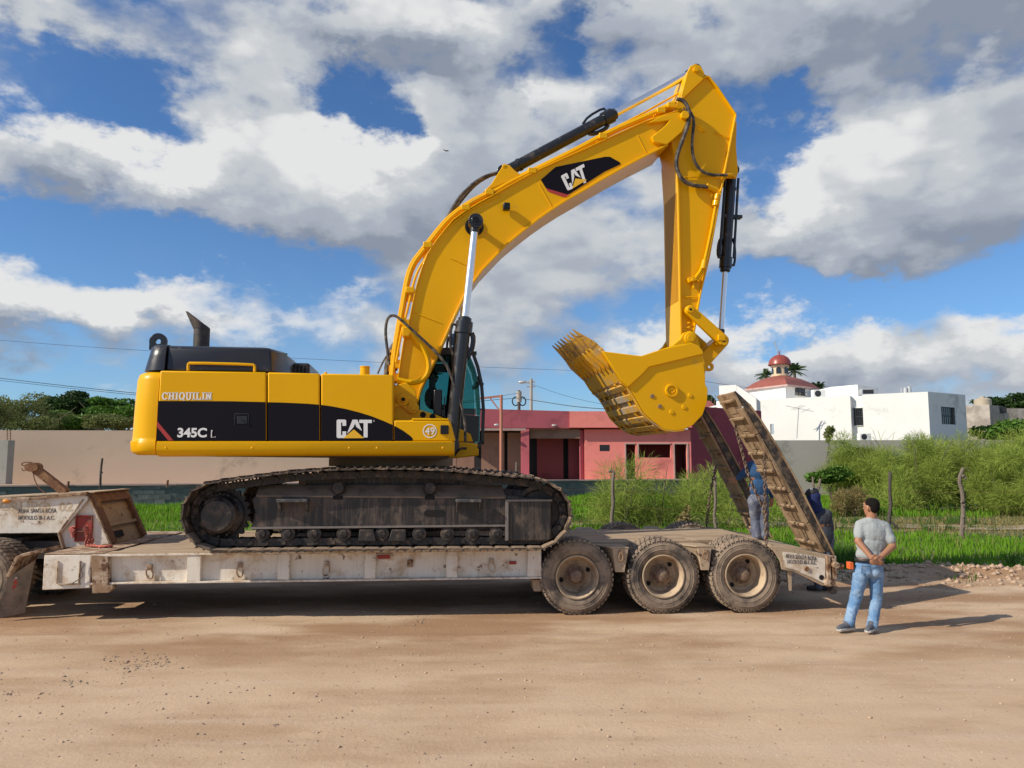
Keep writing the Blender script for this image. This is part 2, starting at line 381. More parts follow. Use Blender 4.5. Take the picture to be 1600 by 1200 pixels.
# ------------------------------------------------------------------ ground
def vnoise(x, y, seed=0):
    """smooth value noise, numpy"""
    xi = np.floor(x).astype(np.int64); yi = np.floor(y).astype(np.int64); fx = x-xi; fy = y-yi; fx = fx*fx*(3-2*fx); fy = fy*fy*(3-2*fy)
    def h(a, b):
        n = (a*374761393 + b*668265263 + seed*982451653) & 0x7fffffff; n = ((n ^ (n >> 13))*1274126177) & 0x7fffffff; return ((n ^ (n >> 16)) & 0xffff)/65535.0
    return (h(xi,yi)*(1-fx)+h(xi+1,yi)*fx)*(1-fy) + (h(xi,yi+1)*(1-fx)+h(xi+1,yi+1)*fx)*fy
def fbm(x, y, o=4, seed=0):
    s = 0; a = .5
    for i in range(o): s = s + a*vnoise(x*2**i, y*2**i, seed+i); a *= .5
    return s
def road_edge(x): return 15.2 - .0*x + np.where(x < 2, 1.0, 0) + 1.0*np.sin(x*.25+1)*.5
def field_z(x, y):
    return np.clip((y-16)*.013, 0, .32) + (fbm(x*.35, y*.35, 3, 5)-.45)*.16*np.clip((y-15)/3, 0, 1)
def road_z(x, y):
    z = (fbm(x*.25, y*.9, 3, 1)-.45)*.030 + (fbm(x*1.7, y*3.0, 3, 2)-.45)*.018 + (fbm(x*7, y*9, 3, 4)-.45)*.014
    # dirt bank along the field's edge, right side
    d = (y-14.0)/.50; bank = np.exp(-d*d)*.16*np.clip((x-4.5)/2.5, 0, 1)*(.35+1.1*vnoise(x*1.7, y*1.3, 9))
    rough = np.clip((y-11.5)/2.0, 0, 1)*np.clip((x-3.2)/1.5, 0, 1)
    for (yc, a, wd) in ((9.55, .016, .16), (8.15, .014, .15), (9.05, .008, .12), (6.1, .010, .17), (4.3, .010, .18), (6.6, .006, .12)):
        yy = (y - yc - .10*np.sin(x*.35 + yc) - .03*x)/wd; z = z - a*np.exp(-yy*yy)*(.6+.8*vnoise(x*.6, x*0+yc, 3)) + a*.5*np.exp(-(np.abs(yy)-1.5)**2*3)*vnoise(x*3, y*3, 6) + a*.22*np.exp(-yy*yy)*np.sign(np.sin(x*42))
    return z + bank + rough*(fbm(x*2.6, y*3.5, 4, 11)-.45)*.10
def grid(name, xs, ys, zf, m, kind='structure'):
    X, Y = np.meshgrid(xs, ys); Z = zf(X, Y); n, k = X.shape
    me = bpy.data.meshes.new(name); V = np.stack([X.ravel(), Y.ravel(), Z.ravel()], 1)
    idx = np.arange(n*k).reshape(n, k); F = np.stack([idx[:-1,:-1], idx[:-1,1:], idx[1:,1:], idx[1:,:-1]], -1).reshape(-1, 4)
    me.vertices.add(len(V)); me.vertices.foreach_set('co', V.astype('f').ravel()); me.loops.add(F.size); me.loops.foreach_set('vertex_index', F.ravel().astype('i'))
    me.polygons.add(len(F)); me.polygons.foreach_set('loop_start', np.arange(0, F.size, 4, dtype='i')); me.update(calc_edges=True)
    me.polygons.foreach_set('use_smooth', [True]*len(F)); me.materials.append(m)
    o = bpy.data.objects.new(name, me); COL.objects.link(o); o['kind'] = kind; W[o.name] = Matrix.Identity(4); return o
def dirt_mat():
    m = bpy.data.materials.new('packed_dirt'); m.use_nodes = True; nt = m.node_tree; N = nt.nodes; L = nt.links; b = N['Principled BSDF']
    tc = N.new('ShaderNodeTexCoord')
    def mp(s):
        n = N.new('ShaderNodeMapping'); L.new(tc.outputs['Object'], n.inputs[0]); n.inputs['Scale'].default_value = s; n.inputs['Rotation'].default_value = (0, 0, -.07); return n.outputs[0]
    def noise(v, sc, d=6, r=.6):
        n = N.new('ShaderNodeTexNoise'); L.new(v, n.inputs[0]); n.inputs['Scale'].default_value = sc; n.inputs['Detail'].default_value = d; n.inputs['Roughness'].default_value = r; return n.outputs[0]
    def ramp(x, lo, hi):
        n = N.new('ShaderNodeMapRange'); n.interpolation_type = 'SMOOTHSTEP'; L.new(x, n.inputs[0]); n.inputs[1].default_value = lo; n.inputs[2].default_value = hi; return n.outputs[0]
    def mul(a, k):
        n = N.new('ShaderNodeMath'); n.operation = 'MULTIPLY'; L.new(a, n.inputs[0])
        if hasattr(k, 'links'): L.new(k, n.inputs[1])
        else: n.inputs[1].default_value = k
        return n.outputs[0]
    def mx(f, a, c):
        n = N.new('ShaderNodeMix'); n.data_type = 'RGBA'; L.new(f, n.inputs[0])
        for i, x in ((6, a), (7, c)):
            if hasattr(x, 'links'): L.new(x, n.inputs[i])
            else: n.inputs[i].default_value = (*x, 1)
        return n.outputs[2]
    v = mp((1,1,1)); vs = mp((.38, 1, 1)); vt = mp((.12, 1, 1))
    c = mx(noise(v, .9, 9, .66), (.47, .33, .21), (.65, .485, .335))
    c = mx(mul(ramp(noise(vs, 1.1, 7, .62), .42, .70), .72), c, (.385, .245, .145))
    c = mx(mul(ramp(noise(vt, 3.4, 4, .5), .50, .72), .35), c, (.62, .475, .35))
    # damp reddish patches near the trailer
    pos = N.new('ShaderNodeSeparateXYZ'); L.new(tc.outputs['Object'], pos.inputs[0])
    band = ramp(pos.outputs[1], 7.2, 9.3)
    c = mx(mul(mul(ramp(noise(vs, .8, 6, .6), .38, .60), band), .92), c, (.34, .20, .11))
    c = mx(mul(ramp(noise(v, 26, 6, .7), .56, .75), .35), c, (.30, .20, .135))
    c = mx(mul(ramp(noise(v, 90, 3, .7), .60, .72), .4), c, (.66, .52, .40))
    L.new(c, b.inputs['Base Color']); b.inputs['Roughness'].default_value = .95; b.inputs['Specular IOR Level'].default_value = .15
    bp = N.new('ShaderNodeBump'); bp.inputs['Strength'].default_value = .55; bp.inputs['Distance'].default_value = .02
    L.new(noise(v, 22, 9, .72), bp.inputs['Height']); L.new(bp.outputs[0], b.inputs['Normal'])
    return m
M['dirt'] = dirt_mat()
M['soil'] = mat('grassy_soil', (.085, .115, .03), .95, var=.4, vscale=.8, dirt=(.30, .21, .13), dirt_amt=.28, dirt_scale=.35, bump=.5, bscale=12)
M['gravel'] = mat('pale_gravel', (.50, .40, .31), .95, var=.35, vscale=3, dirt=(.16, .15, .07), dirt_amt=.5, dirt_scale=1.2, bump=.8, bscale=15)
xs = np.concatenate([np.linspace(-22, 22, 330)]); ys = np.concatenate([np.linspace(1.0, 9, 150)[:-1], np.linspace(9, 17.5, 190)])
grid('dirt_road', xs, ys, road_z, M['dirt'])
grid('field', np.linspace(-60, 60, 240), np.linspace(13.9, 62, 134), lambda x, y: field_z(x, y) - .04*np.clip(1-(y-13.9)/1.0, 0, 1), M['soil'])
b = MB(); b.add([(-1500,-1500,-.12), (1500,-1500,-.12), (1500,2500,-.12), (-1500,2500,-.12)], [(0,1,2,3)]); b.build('ground', M['soil'], kind='structure', fixn=False)
b = MB(); b.add([(-90,-60,-.05), (-90,17,-.05), (-21.9,17,-.05), (-21.9,-60,-.05), (21.9,-60,-.05), (21.9,17,-.05), (90,17,-.05), (90,-60,-.05), (-21.9,1.05,-.05), (21.9,1.05,-.05)], [(0,3,2,1), (4,7,6,5), (3,4,9,8)]); b.build('outer_road', M['dirt'], kind='structure', fixn=False)
# gravel path across the field
pth = MB(); pts = []
for i in range(70):
    x = -2 + i*.45; yc = 22.9 - .0*x + .5*math.sin(x*.3); w = 1.3 + .3*math.sin(x*1.1)
    for j in range(5):
        y = yc + w*(j/4-.5); pts.append((x, y, float(field_z(np.array(x), np.array(y))) + .03))
pth.V = [Vector(p) for p in pts]; pth.F = [[i*5+j, (i+1)*5+j, (i+1)*5+j+1, i*5+j+1] for i in range(69) for j in range(4)]; pth.mi = [0]*len(pth.F)
pth.build('path', M['gravel'], kind='structure', fixn=False)
def tri_mesh(name, V, F, m, kind='stuff', smooth=False):
    V = np.asarray(V, 'f'); F = np.asarray(F, 'i'); me = bpy.data.meshes.new(name); k = F.shape[1]
    me.vertices.add(len(V)); me.vertices.foreach_set('co', V.ravel()); me.loops.add(F.size); me.loops.foreach_set('vertex_index', F.ravel()); me.polygons.add(len(F))
    me.polygons.foreach_set('loop_start', np.arange(0, F.size, k, dtype='i')); me.update(calc_edges=True); me.materials.append(m)
    if smooth: me.polygons.foreach_set('use_smooth', [True]*len(F))
    o = bpy.data.objects.new(name, me); COL.objects.link(o); W[o.name] = Matrix.Identity(4)
    if kind: o['kind'] = kind
    return o
# pebbles and clods
def stones(name, X, Y, sz, zf, m):
    n = len(X); base = np.array([(1,0,0),(-1,0,0),(0,1,0),(0,-1,0),(0,0,1),(0,0,-.4)], 'f'); F0 = np.array([(0,2,4),(2,1,4),(1,3,4),(3,0,4),(2,0,5),(1,2,5),(3,1,5),(0,3,5)])
    P = base[None]*sz[:,None,None]*rng.uniform(.6, 1.3, (n, 6, 1)); P[..., 2] *= .7
    a = rng.uniform(0, 6.28, n); c, s = np.cos(a), np.sin(a); x = P[...,0]*c[:,None]-P[...,1]*s[:,None]; y = P[...,0]*s[:,None]+P[...,1]*c[:,None]
    P[...,0] = x + X[:,None]; P[...,1] = y + Y[:,None]; P[...,2] += zf(X, Y)[:,None]
    return tri_mesh(name, P.reshape(-1, 3), (F0[None] + 6*np.arange(n)[:,None,None]).reshape(-1, 3), m)
M['stone'] = mat('dark_pebbles', (.30, .22, .165), .9, var=.5, vscale=5)
M['stone_l'] = mat('pale_pebbles', (.62, .50, .38), .9, var=.3, vscale=5)
n = 2600; Yp = 3.4 + 11*rng.random(n)**1.3; Xp = rng.uniform(-.75, .75, n)*Yp
stones('dark_pebbles', Xp, Yp, .006 + .010*rng.random(n)**3, road_z, M['stone'])
n = 3000; Yp = 3.2 + 9*rng.random(n)**1.2; Xp = rng.uniform(-.75, .75, n)*Yp
stones('pale_pebbles', Xp, Yp, .004 + .006*rng.random(n)**3, road_z, M['stone_l'])
n = 700; Yp = 3.6 + 10*rng.random(n)**1.2; Xp = rng.uniform(-.75, .75, n)*Yp
stones('small_clods', Xp, Yp, .008 + .018*rng.random(n)**2.5, road_z, mat('clod_dirt', (.48, .34, .23), .95, var=.3, vscale=4))
cl = []
for (u, v, ru, rv, k) in ((250, 1033, 26, 9, 110), (205, 1042, 30, 14, 70), (115, 1065, 24, 6, 34), (160, 1028, 20, 6, 24), (20, 1084, 16, 4, 24), (650, 972, 22, 6, 60), (430, 1134, 10, 3, 9), (1330, 957, 40, 8, 60), (1450, 935, 80, 14, 160), (1230, 950, 60, 8, 60), (1545, 900, 60, 14, 130)):
    for i in range(k):
        uu, vv = u + rng.normal()*ru*.6, v + rng.normal()*rv*.6; d = ray(uu, vv); t = -H/d.z; cl.append((d.x*t, d.y*t))
cl = np.array(cl); stones('gravel_clusters', cl[:,0], cl[:,1], .006 + .017*rng.random(len(cl))**2.5, road_z, M['stone'])
n = 900; Xc = rng.uniform(4.5, 12, n); Yc = 13.9 + rng.normal(0, .5, n); stones('dirt_clods', Xc, Yc, .02 + .07*rng.random(n)**3, road_z, mat('dirt_clods', (.46, .32, .22), .95, var=.3, vscale=4))

# ------------------------------------------------------------------ grass
M['grass'] = mat('grass_blades', (.155, .315, .02), .6, var=.6, vscale=.5, trans=.35, spec=.2)
M['dry'] = mat('dry_weed', (.30, .24, .10), .8, var=.3, vscale=1, trans=.25, spec=.1)
def blades(name, X, Y, hgt, wid, zf, m, lean=.35):
    n = len(X); a = rng.uniform(0, 6.28, n); l = rng.uniform(0, lean, n)*hgt; b_ = rng.uniform(0, 6.28, n)
    z = zf(X, Y) - .02; dx, dy = np.cos(a)*wid/2, np.sin(a)*wid/2; lx, ly = np.cos(b_)*l, np.sin(b_)*l
    V = np.stack([np.stack([X-dx, Y-dy, z], 1), np.stack([X+dx, Y+dy, z], 1), np.stack([X+dx*.7+lx*.35, Y+dy*.7+ly*.35, z+hgt*.6], 1), np.stack([X-dx*.7+lx*.35, Y-dy*.7+ly*.35, z+hgt*.6], 1), np.stack([X+lx, Y+ly, z+hgt], 1)], 1).reshape(-1, 3)
    i = 5*np.arange(n)[:,None]; F = np.concatenate([i + np.array([[0,1,2]]), i + np.array([[0,2,3]]), i + np.array([[3,2,4]])])
    return tri_mesh(name, V, F, m)
def grass_pts(n, x0, x1, y0, y1, thin=None):
    X = rng.uniform(x0, x1, n*2); Y = y0 + (y1-y0)*rng.random(n*2)**1.25
    keep = (np.abs(X) < Y*.80 + 1) 
    d = fbm(X*.5, Y*.5, 3, 21)
    # bare, trampled ground: around the path on the right
    bare = (X > 1.0) & (np.abs(Y - 23.4 - .5*np.sin(X*.3)) < .9 + 3.0*(d-.38) + np.clip((X-4)*.25, 0, 2.2))
    keep &= ~bare
    X, Y = X[keep][:n], Y[keep][:n]; return X, Y
X, Y = grass_pts(165000, -30, 32, 14.0, 36.5)
edge = 14.55 + (fbm(X*.8, X*0+3, 3, 31)-.45)*1.6 + np.where(X < 3, 1.3, 0)
k = Y > edge; X, Y = X[k], Y[k]
hg = (.06 + .17*rng.random(len(X)))*(.15 + 1.7*fbm(X*.5, Y*.5, 4, 8)); hg = np.where(Y < 19, hg*.75, hg); hg *= np.where(Y > 24, 1.5, 1)
blades('grass', X, Y, hg, .018 + .0007*(Y), field_z, M['grass'])
n = 5000; X = rng.uniform(-12, 24, n); Y = rng.uniform(15, 34, n); blades('dry_stalks', X, Y, .15+.35*rng.random(n), .010, field_z, M['dry'], .5)
n = 16000; X = rng.uniform(1, 22, n); Y = 23 + rng.normal(0, 1.5, n); blades('dry_ground_cover', X, Y, .04+.08*rng.random(n), .03, field_z, M['dry'], 1.5)
M['weed'] = mat('weed_leaves', (.06, .14, .02), .7, var=.5, vscale=1.2, trans=.3, spec=.2)

# ------------------------------------------------------------------ foliage
def leaf_cloud(centres, n, size, squash=.8, shell=.55, droop=0.0):
    """leaf quads through a set of ellipsoid clumps: (x,y,z,rx,ry,rz)"""
    C = np.array(centres, 'f'); w = (C[:,3]*C[:,4]*C[:,5])**(2/3); ci = rng.choice(len(C), n, p=w/w.sum())
    d = rng.normal(size=(n, 3)); d /= np.linalg.norm(d, axis=1, keepdims=True); r = (shell + (1-shell)*rng.random(n))[:,None]**.8
    r *= (.78 + .44*rng.random((n, 1)))
    P = C[ci,:3] + d*C[ci,3:6]*r
    u = rng.normal(size=(n, 3)); u[:,2] *= .6; u /= np.linalg.norm(u, axis=1, keepdims=True); v = np.cross(u, rng.normal(size=(n, 3))); v /= np.linalg.norm(v, axis=1, keepdims=True)
    s = size*(.6 + .8*rng.random((n, 1))); u = u*s; v = v*s*.55; u[:,2] -= droop*s[:,0]
    V = np.stack([P-u, P+v*.9, P+u, P-v*.9], 1).reshape(-1, 3); F = (np.arange(n)[:,None]*4 + np.arange(4)[None])
    return V, F
def clumps(c, R3, k, rr=(.28, .5)):
    out = [(c[0], c[1], c[2], R3[0]*.6, R3[1]*.6, R3[2]*.6)]
    for i in range(k):
        d = Vector((rng.normal(), rng.normal(), rng.normal()*.8)).normalized(); f = rng.uniform(.45, .95); s = rng.uniform(*rr)
        out.append((c[0]+d.x*R3[0]*f, c[1]+d.y*R3[1]*f, c[2]+d.z*R3[2]*f, R3[0]*s, R3[1]*s, R3[2]*s*.8))
    return out
def part_mesh(name, V, F, m, parent):
    V = np.asarray(V, 'f'); L_ = W[parent.name].inverted().translation; V = V + np.array(L_, 'f')[None]
    o = tri_mesh(name, V, F, m, None); o.parent = parent; W[o.name] = W[parent.name]; return o
def tree(label, base, trunk_h, crown, R3, leaf_m, n=6000, leaf=.12, k=14, cat='tree', group=None, name='tree', tr=.16):
    t = thing(name, label, cat, WORLD, base, group); B = Vector(base); c = Vector(crown)
    mb = MB(); mb.tube([B, B + Vector((.1, 0, trunk_h*.6)), B.lerp(c, .55)], tr, 8, smooth=1, r_end=tr*.6)
    for i in range(7):
        d = Vector((rng.normal()*R3[0]*.5, rng.normal()*R3[1]*.5, rng.uniform(.0, .7)*R3[2])); mb.tube([B.lerp(c, .5), B.lerp(c, .8) + d*.5, c + d], tr*.4, 5, smooth=1, r_end=tr*.1)
    mb.build('trunk', M['bark'], t)
    V, F = leaf_cloud(clumps(c, R3, k), n, leaf); part_mesh('crown', V, F, leaf_m, t); return t
M['bark'] = mat('grey_brown_bark', (.13, .10, .075), .9, var=.4, vscale=4, bump=.6, bscale=20)
M['leaf_dark'] = mat('dark_green_leaves', (.036, .075, .016), .6, var=.5, vscale=.9, trans=.25, spec=.25)
M['leaf_mid'] = mat('fresh_green_leaves', (.10, .20, .028), .6, var=.5, vscale=.9, trans=.3, spec=.25)
M['leaf_olive'] = mat('olive_green_leaves', (.19, .215, .075), .7, var=.4, vscale=.9, trans=.3, spec=.15)
M['feather'] = mat('feathery_yellow_green_twigs', (.30, .38, .075), .7, var=.5, vscale=.5, trans=.35, spec=.1)
M['palm'] = mat('palm_fronds', (.05, .09, .025), .6, var=.4, vscale=2, trans=.2)
def feathery(label, base, w, dp, h, n, name='shrub', group=None, m='feather', seed=0, wid=.011, tail=1.0):
    """fine drooping twigs rising from a few stems"""
    t = thing(name, label, 'shrub', WORLD, base, group); B = np.array(base, 'f')
    ns = max(3, int(w*1.6)); roots = B + np.stack([rng.uniform(-w*.42, w*.42, ns), rng.uniform(-dp*.35, dp*.35, ns), np.zeros(ns)], 1)
    for r in roots:
        mb = MB()
        for q in range(3):
            e = r + np.array([rng.normal()*w*.12, rng.normal()*dp*.12, h*rng.uniform(.5, .8)]); mb.tube([Vector(r), Vector((r+e)/2 + np.array([0,0,.05*h])), Vector(e)], .022, 5, smooth=1, r_end=.006)
        mb.build('stem', M['bark'], t)
    # twigs start on a dome and arch outward
    ri = rng.integers(0, ns, n); th = rng.uniform(0, 2*np.pi, n); ph = np.arccos(rng.uniform(.0, 1, n)); 
    d = np.stack([np.cos(th)*np.sin(ph)*w*.30, np.sin(th)*np.sin(ph)*dp*.30, np.cos(ph)*h*.72], 1)
    # the crown is made of many small rounded masses
    nc = max(14, int(w*13)); q_ = rng.integers(0, ns, nc); a1 = rng.uniform(0, 2*np.pi, nc); a2 = np.arccos(rng.uniform(.0, 1, nc)); f1 = rng.uniform(.35, 1.0, nc)
    cc = roots[q_] + np.stack([np.cos(a1)*np.sin(a2)*w*.34*f1, np.sin(a1)*np.sin(a2)*dp*.30*f1, np.cos(a2)*h*.74*f1 + h*.10*rng.random(nc)], 1); cr_ = rng.uniform(.12, .24, nc)*h
    k_ = rng.integers(0, nc, n); u_ = rng.normal(size=(n, 3)); u_ /= np.linalg.norm(u_, axis=1, keepdims=True); f = rng.random(n)[:,None]**.5
    P = cc[k_] + u_*f*cr_[k_][:,None]
    dirv = u_*.8 + np.array([0, 0, .35]) + rng.normal(size=(n, 3))*.45; dirv /= np.linalg.norm(dirv, axis=1, keepdims=True)
    L = (h*.12 + h*.16*rng.random(n))[:,None]*tail; side = np.cross(dirv, rng.normal(size=(n, 3))); side /= np.linalg.norm(side, axis=1, keepdims=True); side *= wid*(.6+.8*rng.random((n,1)))
    p1 = P + dirv*L*.5; p2 = P + dirv*L + np.array([0, 0, -1.0])*L*.22
    V = np.stack([P-side, P+side, p1+side, p1-side, p2], 1).reshape(-1, 3); i = 5*np.arange(n)[:,None]
    F = np.concatenate([i + np.array([[0,1,2]]), i + np.array([[0,2,3]]), i + np.array([[3,2,4]])])
    V[:,2] = np.maximum(V[:,2], base[2]+.02)
    part_mesh('foliage', V, F, M[m], t); return t
def gz(x, y): return float(field_z(np.array(float(x)), np.array(float(y))))
def gp(u, Y, dz=0): p = at(u, 760, Y); return (p.x, Y, gz(p.x, Y) + dz)

# ------------------------------------------------------------------ walls and houses
def wall_mb(b, p0, p1, z0, z1, th, holes=(), z1b=None):
    """upright wall from p0 to p1 (x,y), thickness away from the camera; holes = (s0,s1,za,zb) in metres along"""
    p0 = Vector(p0); p1 = Vector(p1); L = (p1-p0).length; d = (p1-p0)/L; n = Vector((-d.y, d.x))
    if n.y < 0: n = -n
    ss = sorted({0, L} | {h[0] for h in holes} | {h[1] for h in holes}); zs = sorted({z0, z1} | {h[2] for h in holes} | {h[3] for h in holes})
    def ztop(s): return z1 if z1b is None else lerp_(z1, z1b, s/L)
    def solid(i, j): 
        if i < 0 or j < 0 or i >= len(ss)-1 or j >= len(zs)-1: return False
        sm, zm = (ss[i]+ss[i+1])/2, (zs[j]+zs[j+1])/2; return not any(h[0] < sm < h[1] and h[2] < zm < h[3] for h in holes)
    def P(s, z, o):
        zz = ztop(s) if abs(z-z1) < 1e-9 else z
        q = p0 + d*s + n*o; return (q.x, q.y, zz)
    for i in range(len(ss)-1):
        for j in range(len(zs)-1):
            if not solid(i, j): continue
            a, c, e, f = ss[i], ss[i+1], zs[j], zs[j+1]
            b.add([P(a,e,0), P(c,e,0), P(c,f,0), P(a,f,0)], [(0,1,2,3)]); b.add([P(a,e,th), P(c,e,th), P(c,f,th), P(a,f,th)], [(3,2,1,0)])
            if not solid(i-1, j): b.add([P(a,e,0), P(a,f,0), P(a,f,th), P(a,e,th)], [(0,1,2,3)])
            if not solid(i+1, j): b.add([P(c,e,0), P(c,f,0), P(c,f,th), P(c,e,th)], [(3,2,1,0)])
            if not solid(i, j-1): b.add([P(a,e,0), P(c,e,0), P(c,e,th), P(a,e,th)], [(3,2,1,0)])
            if not solid(i, j+1): b.add([P(a,f,0), P(c,f,0), P(c,f,th), P(a,f,th)], [(0,1,2,3)])
    return b
def lerp_(a, b, t): return a + (b-a)*t
def xz(u, v, Y): p = at(u, v, Y); return p
def plaster(name, col, **k):
    a = dict(rough=.9, var=.07, vscale=.8, dirt=tuple(x*.62 for x in col), dirt_amt=.22, dirt_scale=.7, bump=.15, bscale=18, spec=.2); a.update(k); return mat(name, col, **a)
M['beige'] = plaster('beige_render', (.58, .44, .33), dirt_amt=.10); M['pinkcap'] = plaster('pale_pink_coping', (.52, .36, .32))
M['block'] = mat('grey_concrete_block', (.20, .215, .20), .95, var=.2, vscale=2, dirt=(.10, .12, .11), dirt_amt=.45, dirt_scale=1.0, bump=.4, bscale=25, rnd=.25)
M['mortar'] = mat('grey_mortar', (.135, .145, .135), .95, var=.2)
M['pink'] = plaster('coral_pink_render', (.88, .27, .23), streak=.10); M['pink_d'] = plaster('darker_pink_render', (.50, .125, .15)); M['maroon'] = plaster('maroon_render', (.30, .065, .09))  # the second pink is darker: porch fascia, pillar and return wall
M['brown'] = plaster('brown_render', (.27, .165, .12)); M['white'] = plaster('white_render', (.80, .79, .75), dirt_amt=.12); M['greywall'] = plaster('grey_render', (.36, .34, .30))
M['rough_grey'] = plaster('rough_grey_render', (.50, .44, .38), dirt_amt=.5, dirt_scale=1.5, bump=.6); M['tile_red'] = mat('red_clay_tiles', (.30, .085, .06), .7, var=.3, vscale=2, bump=.6, bscale=9)
M['dome'] = mat('glazed_red_dome', (.28, .06, .045), .35, var=.25, vscale=4); M['cream'] = plaster('cream_render', (.70, .56, .38)); M['window'] = mat('dark_window_glass', (.012, .014, .018), .08, var=.2, spec=.8)
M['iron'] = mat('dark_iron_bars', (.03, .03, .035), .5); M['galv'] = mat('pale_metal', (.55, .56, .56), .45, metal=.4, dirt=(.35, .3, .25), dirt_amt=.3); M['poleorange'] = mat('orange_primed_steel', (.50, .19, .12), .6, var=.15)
M['conc'] = plaster('grey_concrete_pole', (.40, .36, .31)); M['wire'] = mat('black_cable', (.02, .02, .022), .6); M['wood'] = mat('weathered_post_wood', (.20, .155, .12), .9, var=.45, vscale=5, stretch=(6,6,.6), bump=.8, bscale=18); M['wood_d'] = mat('dark_post_wood', (.09, .07, .06), .9, var=.45, vscale=5, stretch=(6,6,.6), bump=.8, bscale=18)
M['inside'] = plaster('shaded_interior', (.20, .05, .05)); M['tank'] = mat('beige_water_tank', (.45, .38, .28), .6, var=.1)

# retaining wall of grey blocks with a pink coping
ZP = 1.07
rw = [(-23, 27.6), (-13.5, 30.0), (3.0, 35.6), (10.2, 37.2)]
RW = thing('retaining_wall', 'low grey concrete block wall with a pink coping below the beige and pink walls', 'wall', WORLD, (-6, 31.5, 0))
blk = MB(); blk.box(-.195, .195, 0, .03, -.095, .095); bme = blk.mesh('block'); bme.materials.append(M['block'])
nblk = 0
for i in range(3):
    p0, p1 = Vector(rw[i]), Vector(rw[i+1]); b = MB(); wall_mb(b, p0, p1, -.1, ZP, .2); b.build('core', M['mortar'], RW)
    b = MB(); d = (p1-p0).normalized(); n = Vector((d.y, -d.x)); q0, q1 = p0 + n*.06, p1 + n*.06; wall_mb(b, q0, q1, ZP+.001, ZP+.06, .34); b.build('coping', M['pinkcap'], RW)
    L = (p1-p0).length; ang = math.atan2(d.y, d.x)
    if i < 2:
        # single blocks where the photograph shows them: left of the machine and beside the tracks
        for r in range(5):
            s = .2 + (r % 2)*.2
            while s < L-.2:
                q = p0 + d*s + n*.022; u = 800 + q.x/(q.y)*1155
                if (215 < u < 300 or -5 < u < 20 or 880 < u < 1000) and nblk < 290:
                    inst(bme, 'block', RW, Matrix.Translation((q.x, q.y, .12 + r*.2 + .095 + rng.uniform(-.003,.003))) @ Matrix.Rotation(ang, 4, 'Z')); nblk += 1
                s += .4
# terrace behind the retaining wall
b = MB(); b.add([(-23,27.9,ZP-.01), (-13.5,30.3,ZP-.01), (3.0,35.9,ZP-.01), (10.2,37.5,ZP-.01), (12,60,ZP-.01), (-30,60,ZP-.01)], [(0,1,2,3,4,5)]); b.build('terrace', M['beige'], kind='structure', fixn=False)
# beige wall
bw0 = at(-60, 672, 31.0); bw1 = at(560, 673.5, 33.2)
p0 = (bw0.x, 31.0); p1 = (bw1.x, 33.2); b = MB(); wall_mb(b, p0, p1, ZP, bw0.z, .2, z1b=bw1.z); bwo = b.build('boundary_wall', M['beige']); tag(bwo, 'long plain beige boundary wall at the left behind the excavator', 'wall'); move_origin(bwo)
# small anchor hole marks and grey pier at the left edge
a = at(13, 688, 29.5); c = at(-50, 757, 29.5); b = MB(); b.box(c.x, a.x, 29.5, 29.9, ZP+.061, a.z); o = b.build('grey_pier', M['greywall']); tag(o, 'grey concrete pier at the left edge of the picture in front of the beige wall', 'pier'); move_origin(o)
b = MB(); 
for u in (8.5, 14): q = at(u, 688, 29.6); q2 = at(u, 671, 29.6); b.cyl((q.x, 29.7, a.z-.05), (q2.x, 29.7, q2.z), .015, n=5)
for v in (673, 677, 681, 685): q = at(8.5, v, 29.6); q2 = at(14, v, 29.6); b.cyl((q.x, 29.7, q.z), (q2.x, 29.7, q2.z), .009, n=5)
o = b.build('rebar_ladder', M['rust']); tag(o, 'rusty reinforcing bars standing out of the grey pier', 'rebar'); move_origin(o)
for u, v0, v1 in ((106, 752, 758), (261, 750, 758), (330, 740, 758), (500, 722, 738), (806, 722, 745)):
    Y = 29 if u < 300 else 33.6
    q0 = at(u, v1+3, Y); q1 = at(u, v0, Y); b = MB(); b.cyl((q0.x, Y, min(q0.z, ZP)), (q1.x+.03, Y, q1.z), .045, n=6); o = b.build('stub_post', M['rust'] if u < 300 else M['wood']); 
    tag(o, {106: 'short rusty stub on the coping behind the trailer neck', 261: 'short rusty stub on the coping just left of the tracks', 330: 'short pale stub on the coping above the left end of the track', 500: 'short pale stub behind the top of the track', 806: 'thin pale leaning stub in front of the brown porch'}[u], 'post', 'stubs along the coping'); move_origin(o)

# pink house --------------------------------------------------------------
PH = thing('pink_house', 'single storey coral pink house with dark porch openings and a small barred window', 'house', WORLD, (3, 37.5, ZP))
def hp(name, m, fn, par=PH, bevel=0):
    b = MB(); fn(b); return b.build(name, m, par, bevel=bevel)
# lit front: from u=908 to 1078 at Y ~37
YF_ = 37.4
fa, fb = at(913, 672, YF_), at(1079, 672, YF_); FX0, FX1 = fa.x, fb.x
def sx(u): return at(u, 700, YF_).x - FX0
def zz_(v): return at(950, v, YF_).z
ztf = at(950, 642, YF_-.9).z
opn = [(sx(937), sx(953), zz_(705), zz_(695)), (sx(978), sx(993), ZP, zz_(694)), (sx(998), sx(1048), zz_(715), zz_(694)), (sx(1054), sx(1073), ZP, zz_(694))]
hp('front_wall', M['pink'], lambda b: wall_mb(b, (FX0, YF_), (FX1, YF_), ZP, zz_(671), .18, opn))
